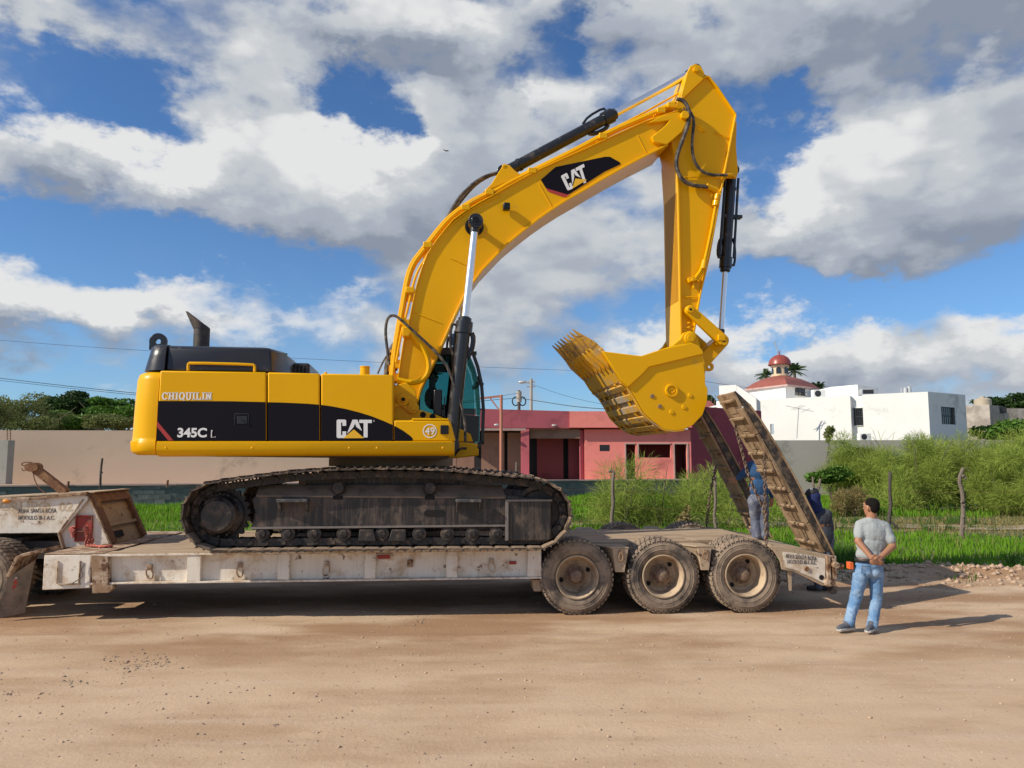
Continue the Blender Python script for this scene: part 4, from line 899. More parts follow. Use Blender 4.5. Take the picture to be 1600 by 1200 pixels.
def bush(label, u, v, Y, R3, m, n, leaf, k=9): 
    c_ = at(u, v, Y); t = thing('bush', label, 'bush', WORLD, (c_.x, Y, gz(c_.x, Y))); B = W[t.name].translation
    b = MB(); 
    for i in range(5): b.tube([B, B.lerp(c_, .6) + Vector((rng.normal()*.2, 0, 0)), c_ + Vector((rng.normal()*R3[0]*.4, 0, R3[2]*.3))], .02, 5, r_end=.006)
    b.build('stem', M['bark'], t); V, F = leaf_cloud(clumps(c_, R3, k), n, leaf); part_mesh('foliage', V, F, m, t)
bush('leafy creeper climbing the grey wall', 1322, 714, 35.4, (1.1, .5, 1.0), M['leaf_olive'], 3800, .05)
bush('broad leaved bright green bush at the foot of the grey wall', 1300, 745, 30.5, (.85, .45, .38), M['leaf_mid'], 2600, .09)
bush('dark green brush at the middle of the grey wall', 1378, 735, 33.5, (2.0, .7, 1.0), M['weed'], 8000, .045, 16)
bush('slender weed standing before the white facade', 1296, 676, 36.0, (.35, .3, .55), M['leaf_olive'], 500, .07, 5)
bush('dark undergrowth below the big feathery shrub', 1530, 802, 27.2, (3.4, .8, .45), M['leaf_dark'], 7000, .06, 16)
bush('low tangled weeds beside the fence post left of the feathery bush', 1010, 800, 24.5, (1.6, .7, .35), M['weed'], 5000, .06, 12)
bush('yellow flowering weed at the deck edge behind the trailer', 1072, 812, 19.0, (.22, .2, .42), M['dry'], 400, .05, 5)
# tufts along the field's edge and over the bare ground
tx = []; 
for _ in range(150):
    cx = rng.uniform(2, 15); cy = rng.choice([14.5, 21.8, 24.2]) + rng.normal()*.45; k = rng.integers(15, 50); r_ = rng.uniform(.05, .22); tx.append(np.stack([cx + rng.normal(0, r_, k), cy + rng.normal(0, r_, k), np.full(k, rng.uniform(.08, .34))], 1))
tx = np.concatenate(tx); blades('weed_tufts', tx[:,0], tx[:,1], tx[:,2]*(.5+.7*rng.random(len(tx))), .02, field_z, M['weed'], .7)
# overgrown bank at the road side, behind the man in the hood
X = rng.uniform(4.2, 7.4, 5000); Y = rng.uniform(14.5, 17.5, 5000); blades('weedy_bank', X, Y, .12+.3*rng.random(5000), .022, field_z, M['weed'], .6)
# a bird high in the sky
p_ = at(697, 235, 60); b = MB(); b.add([p_ + Vector(v) for v in ((-.30,0,.10), (-.12,0,.06), (0,0,0), (.14,0,.03), (.28,0,-.06), (.13,.1,-.03), (0,.12,-.05), (-.12,.1,.0))], [(0,1,7), (1,2,6,7), (2,3,5,6), (3,4,5)]); b.ball(p_ + Vector((.02,.05,-.02)), .05, 4, sc=(1.8,1,.8)); o = b.build('bird', M['wire']); tag(o, 'small dark bird gliding high in the sky', 'bird'); move_origin(o)
M['flap'] = mat('dusty_grey_flap', (.11, .09, .075), .7, var=.2, dirt=(.26, .2, .15), dirt_amt=.6, dirt_scale=3)
# ------------------------------------------------------------------ frames of the machine and its trailer
T = Fr((0, 10.45, 0), math.atan(.07))
GZ = 0.0
def lerp(a, b, t): return a + (b - a) * t
# deck top line (near edge), from the photograph's beam
dl = T.px(70, 867, 0); dr = T.px(1200, 850, 0)
def deck_z(x): return lerp(dl[1], dr[1], (x - dl[0]) / (dr[0] - dl[0]))
TW = 3.0
trailer = thing('lowboy_trailer', 'long dusty white lowboy trailer with three axles carrying the yellow excavator', 'trailer', T, (0, 1.5, 0))

def trailer_parts():
    fr = T; t = trailer
    # side beams: web, top and bottom flanges
    x0 = fr.px(143, 866, 0)[0]; x1 = fr.px(846, 856, 0)[0]
    for side in (0, 1):
        def Y(a): return a if side == 0 else TW - a
        b = MB(fr)
        xs = [x0, x1]
        zt = [deck_z(x) for x in xs]; zb = [fr.px(170, 913, 0)[1], fr.px(845, 904, 0)[1]]
        web = [(xs[0], zb[0]), (xs[1], zb[1]), (xs[1], zt[1]-.01), (xs[0], zt[0]-.01)]
        b.prism(web, min(Y(.09), Y(.11)), max(Y(.09), Y(.11)))
        b.prism([(xs[0], zt[0]-.035), (xs[1], zt[1]-.035), (xs[1], zt[1]-.005), (xs[0], zt[0]-.005)], min(Y(0), Y(.088)), max(Y(0), Y(.088)))
        b.prism([(xs[0], zb[0]-.002), (xs[1], zb[1]-.002), (xs[1], zb[1]+.022), (xs[0], zb[0]+.022)], min(Y(0.0), Y(.088)), max(Y(0.0), Y(.088)))
        b.build('side_beam', M['tpaint'], t, bevel=.004)
        # posts between panels
        for (ua, ub) in ((292, 313), (433, 452), (569, 587), (697, 715), (824, 846)):
            if side: pass
            xa, xb = fr.px(ua, 885, 0)[0], fr.px(ub, 885, 0)[0]; z1 = deck_z(xa) - .036; zz = lerp(zb[0], zb[1], (xa-xs[0])/(xs[1]-xs[0])) + .023
            p = MB(fr); p.box(xa, xb, min(Y(.012), Y(.086)), max(Y(.012), Y(.086)), zz, z1); p.build('stiffener_post', M['tpaint'], t, bevel=.006)
        # front block
        xa, xb = fr.px(69, 868, 0)[0], fr.px(143, 866, 0)[0] - .003; zb0 = fr.px(69, 922, 0)[1]
        p = MB(fr); p.prism([(xa, zb0), (xb, zb0 + .02), (xb, deck_z(xb)-.006), (xa, deck_z(xa)-.006)], min(Y(0), Y(.3)), max(Y(0), Y(.3)))
        blk = p.build('front_block', M['tpaint'], t, bevel=.01)
        if side == 0:
            c = MB(fr)
            for (ua, va, ub, vb) in ((89, 876, 92, 912), (123, 876, 127, 912), (92, 911, 126, 914)):
                q0, q1 = fr.px(ua, vb, 0), fr.px(ub, va, 0); c.box(q0[0], q1[0], -.02, -.002, q0[1], q1[1])
            c.build('placard_frame', M['tpaint2'], blk, bevel=.003)
            c = MB(fr); c.tube([fr.P(*q) for q in ((133, 880, -.02), (126, 890, -.03), (131, 900, -.03), (122, 906, -.03), (112, 912, -.02))], .006, 5, smooth=2); c.build('loose_wire', M['tdark'], blk)
        pts = [(143, 867), (169, 869), (170, 913), (177, 914), (177, 920), (170, 926), (145, 927)]
        q = [fr.px(u, v, 0) for u, v in pts]; p = MB(fr); p.prism(q, min(Y(-.015), Y(.087)), max(Y(-.015), Y(.087))); p.build('joint_plate', M['tpaint2'], t, bevel=.006)
        # rings
        for k, (u, v) in enumerate(((235, 893), (376, 890), (511, 888), (641, 880), (768, 884))):
            cx, cz = fr.px(u, v, .09); yy = Y(.07)
            p = MB(fr)
            if k != 3:
                p.box(cx-.035, cx+.03, min(Y(.05), Y(.088)), max(Y(.05), Y(.088)), cz+.03, cz+.10)
                a = rng.uniform(-.3, .3); ring = []
                for i in range(13):
                    th = 2*math.pi*i/12; X = .042*math.cos(th); Z = .075*math.sin(th)-.02
                    ring.append((cx + X*math.cos(a) - Z*math.sin(a), yy - (.02 if side == 0 else -.02), cz + X*math.sin(a) + Z*math.cos(a)))
                p.tube(ring, .012, 6)
            else: p.box(cx-.04, cx+.04, min(Y(.06), Y(.088)), max(Y(.06), Y(.088)), cz-.05, cz+.05); 
            p.build('tie_down_ring', M['tpaint2'], t, bevel=.004)
    cx, cz = fr.px(600, 869.5, .07)
    p = MB(fr); n = 20; p.prism([(cx + (.075 if math.cos(2*math.pi*i/n) > 0 else -.075) + .04*math.cos(2*math.pi*i/n), cz + .045*math.sin(2*math.pi*i/n)) for i in range(n)], .05, .088); lb = p.build('light_bezel', M['tpaint'], t, bevel=.004)
    p = MB(fr); p.prism([(cx + (.065 if math.cos(2*math.pi*i/n) > 0 else -.065) + .026*math.cos(2*math.pi*i/n), cz + .029*math.sin(2*math.pi*i/n)) for i in range(n)], .035, .049); p.build('marker_light', M['redlens'], lb, bevel=.006, label='oval red marker light')
    cx, cz = fr.px(801, 879, .09); p = MB(fr); p.box(cx-.05, cx+.05, .07, .088, cz-.022, cz+.022); p.build('reflector', M['redlens'], t, bevel=.004, label='small dull red reflector')
    # underframe: centre spine, cross members
    xa = fr.px(75, 900, 0)[0]; xe = fr.px(1225, 880, 0)[0]
    p = MB(fr)
    for y in (.95, 1.97): p.box(xa + .2, xe, y, y+.08, .50, .80)
    x = xa + .3; xq = fr.px(840, 856, 0)[0]
    while x < xe: p.box(x, x+.09, .12 if x < xq else .8, TW-(.12 if x < xq else .8), .62, deck_z(x)-.05); x += .62
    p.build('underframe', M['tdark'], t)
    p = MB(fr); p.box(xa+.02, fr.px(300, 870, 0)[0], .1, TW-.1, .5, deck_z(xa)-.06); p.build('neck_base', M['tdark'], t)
    # deck planks: lengthwise, in staggered lengths
    nb = 11; wb = TW / nb
    xbr = fr.px(1212, 850, 0)[0]; xnar = fr.px(846, 856, 0)[0]
    for i in range(nb):
        y0 = i*wb + .006; y1 = (i+1)*wb - .006
        xs = [fr.px(69, 868, 0)[0] + (.0 if i in (0, nb-1) else .0)]
        cut = rng.uniform(2.0, 3.2)
        xcur = xs[0]
        while xcur < xbr - .3:
            xn = min(xcur + cut, xbr)
            if xbr - xn < .8: xn = xbr
            if xcur < xnar - .01 and xn > xnar: xn = xnar
            ya, yb = (y0, y1) if xcur < xnar - .01 else (max(y0, .605), min(y1, TW - .605))     # the deck narrows between the wheels
            if yb - ya < .03: xcur = xn; continue
            j = rng.uniform(-.008, .006)
            q = MB(fr); q.prism([(xcur+.004, deck_z(xcur)-.04+j), (xn-.004, deck_z(xn)-.04+j), (xn-.004, deck_z(xn)+.002+j), (xcur+.004, deck_z(xcur)+.002+j)], ya, yb)
            plated = xcur < fr.px(175, 860, 0)[0] - .1
            q.build('deck_board', M['board'], t, bevel=.005)
            xcur = xn; cut = rng.uniform(2.2, 3.4)
    # steel cover plate at the front of the deck
    xa, xb = fr.px(69, 868, 0)[0], fr.px(162, 866, 0)[0]
    p = MB(fr); p.prism([(xa, deck_z(xa)+.006), (xb, deck_z(xb)+.006), (xb, deck_z(xb)+.014), (xa, deck_z(xa)+.014)], .0, TW); p.build('cover_plate', M['tpaint2'], t)
trailer_parts()

# ------------------------------------------------------------------ wheels
TR = .515
def tyre_mb(w=.27, R0=TR, lug=True):
    b = MB(); h = w/2; ri = .292
    prof = [(ri, -h*.62), (ri+.012, -h*.80), (ri+.05, -h*.96), (ri+.11, -h*1.0), (R0-.075, -h*.96), (R0-.03, -h*.86), (R0-.014, -h*.74), (R0-.014, h*.74), (R0-.03, h*.86), (R0-.075, h*.96), (ri+.11, h), (ri+.05, h*.96), (ri, h*.62)]
    b.lathe(prof, (0, 0, 0), (0, 1, 0), 56)
    b.lathe([(ri+.075, -h*.995), (ri+.08, -h*1.03), (ri+.088, -h*.995)], (0, 0, 0), (0, 1, 0), 48)
    b.lathe([(R0-.085, -h*.97), (R0-.08, -h*1.01), (R0-.07, -h*.95)], (0, 0, 0), (0, 1, 0), 48)
    n = 44
    for i in range(n):
        for sgn in (-1, 1):
            a = 2*math.pi*(i + (.25 if sgn > 0 else 0))/n; da = 2*math.pi/n*.31
            vs = []
            for (yy, r, k) in ((sgn*h*.955, R0-.022, 0), (sgn*h*.86, R0+.002, 0), (sgn*h*.10, R0+.006, .5)):
                for d in (-da, da):
                    th = a + d + k*.12*sgn; vs.append((r*math.cos(th), yy, r*math.sin(th)))
            for (yy, r, k) in ((sgn*h*.93, R0-.06, 0), (sgn*h*.84, R0-.02, 0), (sgn*h*.10, R0-.02, .5)):
                for d in (-da, da):
                    th = a + d + k*.12*sgn; vs.append((r*math.cos(th), yy, r*math.sin(th)))
            b.add(vs, [(0,1,3,2), (2,3,5,4), (0,2,8,6), (2,4,10,8), (1,7,9,3), (3,9,11,5), (4,5,11,10)])
    return b
def rim_mb():
    b = MB(); h = .135
    b.lathe([(.300, -h*.80), (.302, -h*.98), (.288, -h*1.0), (.278, -h*.86), (.262, -h*.5), (.250, h*.2), (.238, h*.70), (.20, h*.86), (.16, h*.70), (.150, h*.45), (.02, h*.45)], (0, 0, 0), (0, 1, 0), 48)
    b.lathe([(.300, -h*.8), (.275, h*.0), (.27, h*.8), (.295, h*.95)], (0, 0, 0), (0, 1, 0), 48)
    return b
def holes_mb(ang):
    b = MB()
    for a in ang:
        c = Vector((.205*math.cos(a), .095, .205*math.sin(a))); b.lathe([(.001, 0), (.030, 0), (.036, .02)], c, (0, 1, 0), 16)
    return b
def hub_mb():
    b = MB()
    b.lathe([(.145, .065), (.145, .045), (.115, .035), (.10, .0), (.085, -.05), (.07, -.065), (.04, -.07), (.001, -.07)], (0, 0, 0), (0, 1, 0), 28)
    b.lathe([(.032, -.069), (.030, -.085), (.001, -.087)], (0, 0, 0), (0, 1, 0), 10)
    for i in range(10):
        a = 2*math.pi*i/10; c = Vector((.125*math.cos(a), .045, .125*math.sin(a))); b.cyl(c, c + Vector((0, -.035, 0)), .014, n=6)
    return b
tyre_me = finish('tyre', tyre_mb().mesh('tyre'), M['tyre'], sharp=40)
rim_me = finish('rim', rim_mb().mesh('rim'), M['rim'])
hub_me = finish('hub', hub_mb().mesh('hub'), M['hub'])
for o in (tyre_me, rim_me, hub_me):
    bm = bmesh.new(); bm.from_mesh(o.data); bmesh.ops.recalc_face_normals(bm, faces=bm.faces); bm.to_mesh(o.data); bm.free(); o.data.set_sharp_from_angle(angle=R(40))
hole_d = holes_mb([0]).mesh('hand_hole'); hole_d.materials.append(M['hole'])
tyre_d, rim_d, hub_d = tyre_me.data, rim_me.data, hub_me.data
for o in (tyre_me, rim_me, hub_me): COL.objects.unlink(o); bpy.data.objects.remove(o)
def wheel(parent, fr, x, yc, z, face=-1, rot=0, outer=True, sc=1.0):
    """wheel with tyre, rim, hub; face -1 looks at the camera's side"""
    Mw = fr.M @ Matrix.Translation((x, yc, z)) @ Matrix.Rotation(0 if face < 0 else math.pi, 4, 'Z') @ Matrix.Rotation(rot, 4, 'Y') @ Matrix.Scale(sc, 4)
    w = bpy.data.objects.new('wheel', None); COL.objects.link(w); w.empty_display_size = .1
    w.parent = parent; w.matrix_local = W[parent.name].inverted() @ Mw; W[w.name] = Mw
    inst(tyre_d, 'tyre', w, Mw)
    inst(rim_d, 'rim', w, Mw)
    if outer:
        inst(hub_d, 'hub', w, Mw)
        for a in (0, math.pi): inst(hole_d, 'hand_hole', w, Mw @ Matrix.Rotation(a, 4, 'Y'))
    return w
wx = [T.px(902, 905, 0)[0], T.px(1037, 905, 0)[0], T.px(1166, 903, 0)[0]]
for i, x in enumerate(wx):
    z = TR - .004
    wheel(trailer, T, x, .135, z, -1, (-.35, -.7, 2.2)[i]); wheel(trailer, T, x, .455, z, -1, rng.uniform(0, 6), False)
    wheel(trailer, T, x, TW-.135, z, 1, rng.uniform(0, 6)); wheel(trailer, T, x, TW-.455, z, 1, rng.uniform(0, 6), False)
    b = MB(T); b.cyl((x, .2, z), (x, TW-.2, z), .07, n=14); b.box(x-.05, x+.05, .75, .9, z-.05, .85); b.box(x-.05, x+.05, TW-.9, TW-.75, z-.05, .85); b.build('axle', M['tdark'], trailer)

def trailer_rear():
    fr = T; t = trailer
    for side in (0, 1):
        def Y(a): return a if side == 0 else TW - a
        # edge rail of the rear deck
        xa, xb = fr.px(846, 855, 0)[0] + .004, fr.px(1210, 850, 0)[0]
        p = MB(fr); p.prism([(xa, deck_z(xa)-.075), (xb, deck_z(xb)-.075), (xb, deck_z(xb)-.042), (xa, deck_z(xa)-.042)], min(Y(.597), Y(.68)), max(Y(.597), Y(.68))); p.build('deck_edge', M['tdust'], t, bevel=.005)
        p = MB(fr); p.prism([(xa, .56), (xb, .60), (xb, deck_z(xb)-.077), (xa, deck_z(xa)-.077)], min(Y(.69), Y(.76)), max(Y(.69), Y(.76))); p.build('inner_beam', M['tdust'], t)
        # mud bracket boxes between wheels
        for (f, top) in ((((957, 857), (982, 857), (976, 894), (962, 894)), ((937, 846), (982, 852))), (((1090, 855), (1112, 855), (1108, 891), (1096, 891)), ((1062, 846), (1112, 853)))):
            q = fr.pl(f, 0.0); p = MB(fr); p.prism(q, min(Y(0), Y(.10)), max(Y(0), Y(.10)))
            xa_, xb_ = q[0][0], q[1][0]; zt = deck_z(xa_)
            p.add([(xa_-.02, Y(-.005), q[0][1]+.0), (xb_+.01, Y(-.005), q[1][1]), (xb_+.02, Y(.60), zt-.06), (xa_-.22, Y(.60), zt-.06), (xa_-.02, Y(-.005), q[0][1]+.02), (xb_+.01, Y(-.005), q[1][1]+.02), (xb_+.02, Y(.60), zt-.035), (xa_-.22, Y(.60), zt-.035)],
                  [(0,1,2,3), (4,5,6,7), (0,1,5,4), (1,2,6,5), (2,3,7,6), (3,0,4,7)])
            zb = q[2][1]
            p.add([(xa_-.22, Y(.60), zt-.06), (xa_, Y(.03), q[0][1]), (xa_+.05, Y(.03), zb), (xa_+.05, Y(.50), zb)], [(0,1,2,3)])
            bk = p.build('wheel_bracket', M['tdust'], t, bevel=.005)
            c = MB(fr); cx = (q[0][0]+q[1][0])/2; cz = lerp(q[0][1], zb, .35)
            c.tube([(cx + .03*math.cos(a), Y(-.025), cz + .055*math.sin(a)) for a in [2*math.pi*i/10 for i in range(11)]], .011, 6); c.box(cx-.025, cx+.025, min(Y(-.03), Y(-.002)), max(Y(-.03), Y(-.002)), cz+.03, cz+.09); c.build('tie_down_ring', M['tpaint2'], bk)
        # hanger plate in front of the first wheel
        q = fr.pl(((832, 906), (846, 906), (846, 924), (834, 924)), .1); p = MB(fr); p.prism(q, min(Y(.1), Y(.5)), max(Y(.1), Y(.5))); p.build('hanger', M['tdust'], t, bevel=.005)
        # tail plate
        q = fr.pl(((1199, 853), (1216, 853), (1256, 860), (1294, 867), (1306, 869), (1306, 916), (1284, 915), (1240, 893), (1222, 890), (1219, 876), (1210, 862)), 0)
        p = MB(fr); p.prism(q, min(Y(.0), Y(.05)), max(Y(.0), Y(.05))); tp = p.build('tail_plate', M['tdust'], t, bevel=.006)
        q = fr.pl(((1222, 861), (1289, 872), (1289, 912), (1240, 890), (1227, 887)), -.001)
        p = MB(fr); p.prism(q, min(Y(-.012), Y(-.002)), max(Y(-.012), Y(-.002))); p.build('face_plate', M['tpaint'], tp)
        if side == 0:
            cx, cz = fr.px(1259.5, 888.5, 0); p = MB(fr); p.lathe([(.0, -.02), (.012, -.022), (.014, -.03), (.034, -.03), (.036, -.012)], (cx, 0, cz), (0, 1, 0), 16); p.build('boss', M['rust'], tp)
            cx, cz = fr.px(1283, 902, 0); p = MB(fr); p.lathe([(.0, 0), (.035, 0), (.037, .004)], (cx, -.016, cz), (0, 1, 0), 18); p.build('pin_hole', M['hole'], tp)
            p = MB(fr)
            for (ua, ub) in ((1291, 1295), (1299, 1304)):
                a = fr.px(ua, 904, 0); c = fr.px(ub, 868, 0); p.box(a[0], c[0], -.05, .0, a[1], c[1])
            p.build('hinge_rail', M['tpaint2'], tp, bevel=.005)
            cx, cz = fr.px(1294, 909, 0); p = MB(fr); p.lathe([(.001, -.06), (.05, -.055), (.068, -.03), (.07, .02)], (cx, 0, cz), (0, 1, 0), 20); p.build('hinge_boss', M['tpaint2'], tp)
        p = MB(fr); q = fr.pl(((1230, 892), (1237, 893), (1237, 923), (1233, 923)), .05); p.prism(q, min(Y(.05), Y(.10)), max(Y(.05), Y(.10))); p.build('stub_post', M['tdust'], t)
    # cross beam and hinge tube at the tail, sloped tail deck
    x0, z0 = fr.px(1212, 852, 0); x1, z1 = fr.px(1300, 867, 0)
    p = MB(fr); p.prism([(x0, z0-.05), (x1, z1-.05), (x1, z1-.012), (x0, z0-.012)], .052, TW-.052); p.build('tail_deck', M['tdust'], t)
    p = MB(fr); p.box(x1-.12, x1-.02, .06, TW-.06, .55, z1-.06); p.build('tail_beam', M['tdark'], t)
    p = MB(fr); p.cyl((x1+.0, -.12, z1-.13), (x1+.0, TW+.12, z1-.13), .045, n=14); p.build('hinge_tube', M['tpaint2'], t)
    p = MB(fr); cx, cz = fr.px(1312, 885, 0); p.cyl((x1+.03, .02, cz), (x1+.13, .02, cz), .03, n=12); p.cyl((x1+.08, .02, cz), (x1+.16, .02, cz), .045, n=8); p.build('coupling', M['rust'], t)
    cx, cz = fr.px(1301, 922, .1); p = MB(fr); p.lathe([(.001, -.05), (.05, -.05), (.055, 0), (.05, .05), (.001, .05)], (cx, .1, cz), (0, 1, 0), 16); p.build('bump_stop', M['rubber'], t)
    return x1, z1
hx, hz = trailer_rear()

# ------------------------------------------------------------------ loading ramps (hinged to the trailer)
def ramp(y0, width, dang, name='ramp'):
    fr = T
    inner = fr.pl(((1293, 863), (1262, 806), (1228, 745), (1197, 690), (1172, 648), (1150, 610)), 0)
    outer = fr.pl(((1172, 630), (1190, 655), (1216, 696), (1243, 743), (1272, 800), (1305, 866)), 0)
    c, s = math.cos(dang), math.sin(dang)
    def rot(p): x, z = p[0]-hx, p[1]-hz; return (hx + x*c - z*s, hz + x*s + z*c)
    inner = [rot(p) for p in inner]; outer = [rot(p) for p in outer]
    rp = bpy.data.objects.new('loading_ramp', None); COL.objects.link(rp); rp.parent = trailer
    Mr = T.M @ Matrix.Translation((hx, y0, hz)); rp.matrix_local = W[trailer.name].inverted() @ Mr; W[rp.name] = Mr
    A = Vector(inner[0]); B = Vector(inner[-1]); d = (B - A).normalized(); n = Vector((-d.y, d.x)); L = (B - A).length   # n points to the running side (left)
    if n.x > 0: n = -n
    # side rails
    for y in (y0, y0 + width - .05):
        b = MB(fr); b.prism(inner + outer, y, y+.05); b.build('side_rail', M['grease'] if y == y0 else M['ramp'], rp, bevel=.006)
        b = MB(fr); b.strip(outer, -.02 if True else .02, y-.025, y+.075); b.build('rail_flange', M['ramp'], rp, bevel=.004)
    # boards between rails: three lengthwise rows in short lengths
    rows = 3; wr = (width - .02) / rows
    for r in range(rows):
        tpos = 0.0; 
        while tpos < L - .02:
            ln = min(rng.uniform(.28, .55), L - tpos)
            if L - tpos - ln < .15: ln = L - tpos
            # the rail bends: sample it
            def onl(tt):
                # interpolate polyline inner by length share
                acc = 0
                for i in range(len(inner)-1):
                    p, q = Vector(inner[i]), Vector(inner[i+1]); seg = (q-p).length
                    if acc + seg >= tt - 1e-6: return p.lerp(q, min(1, (tt-acc)/seg))
                    acc += seg
                return Vector(inner[-1])
            a, bb = onl(tpos+.006), onl(tpos+ln-.006); j = rng.uniform(0, .012)
            o = n*(.002+j); q = n*(.045+j)
            m = MB(fr); m.prism([tuple(a+o), tuple(bb+o), tuple(bb+q), tuple(a+q)], y0+.01+r*wr+.006, y0+.01+(r+1)*wr-.006); m.build('plank', M['ramp'], rp, bevel=.006)
            tpos += ln
    k = 9
    for i in range(k):
        tt = L*(i+.6)/k; a = A + d*tt
        near = min(range(len(inner)-1), key=lambda q: abs((Vector(inner[q])+(Vector(inner[q+1])-Vector(inner[q]))*.5-a).length))
        # put on the bent surface
        acc = 0; p0 = a
        for q in range(len(inner)-1):
            P_, Q_ = Vector(inner[q]), Vector(inner[q+1]); seg = (Q_-P_).length
            if acc + seg >= tt: p0 = P_.lerp(Q_, (tt-acc)/seg); break
            acc += seg
        m = MB(fr); w1 = p0 - d*.022; w2 = p0 + d*.022
        ya, yb = y0+.04+rng.uniform(-.02, .04), y0+width-.05-rng.uniform(0, .12)
        m.prism([tuple(w1+n*.058), tuple(w2+n*.058), tuple(w2+n*.10), tuple(w1+n*.10)], ya, yb)
        m.build('cleat', M['ramp'], rp, bevel=.01)
    return rp
rmp1 = ramp(.03, .72, 0); rmp1['label'] = 'near raised loading ramp'
rmp2 = ramp(2.15, .62, -.035); rmp2['label'] = 'far raised loading ramp'
def chain(pts, name_label, lk=.085, r=.011):
    P = [Vector(p) for p in pts]; seg = []
    L = sum((P[i+1]-P[i]).length for i in range(len(P)-1)); n = int(L / (lk*.72)); b = MB()
    def on(t):
        for i in range(len(P)-1):
            s = (P[i+1]-P[i]).length
            if t <= s or i == len(P)-2: return P[i].lerp(P[i+1], min(1, t/s)), (P[i+1]-P[i]).normalized()
            t -= s
    me = MB(); me.tube([(lk*.30*math.cos(a)*.75, 0, lk*.5*math.sin(a)) for a in [2*math.pi*i/8 for i in range(9)]], r, 5)
    data = me.mesh('chain_link'); data.materials.append(M['chain']); data.polygons.foreach_set('use_smooth', [True]*len(data.polygons))
    root = thing('chain', name_label, 'chain', WORLD, tuple(P[-1]), 'lifting chains on the trailer tail')
    for i in range(n):
        p, d = on((i+.5)*L/n); q = d.to_track_quat('Z', 'Y').to_matrix().to_4x4()
        inst(data, 'chain_link', root, Matrix.Translation(p) @ q @ Matrix.Rotation((i % 2)*R(90) + R(25), 4, 'Z'))
def tP(u, v, y): return T.w(*T.P(u, v, y))
chain([tP(1148, 664, .25), tP(1158, 700, .2), tP(1168, 738, .15), tP(1180, 768, .12), tP(1192, 790, .1), tP(1197, 818, .1), tP(1197, 852, .1)], 'rusty chain sagging from the upper middle of the near ramp down to the trailer tail')
chain([tP(1194, 711, .05), tP(1195, 760, .05), tP(1196, 800, .05), tP(1198, 853, .05)], 'short rusty chain hanging straight beside the near ramp to the trailer tail')
chain([tP(1119, 728, 2.4), tP(1112, 760, 2.4), tP(1107, 790, 2.4), tP(1104, 822, 2.4)], 'dark chain hanging from the far ramp onto the deck edge')

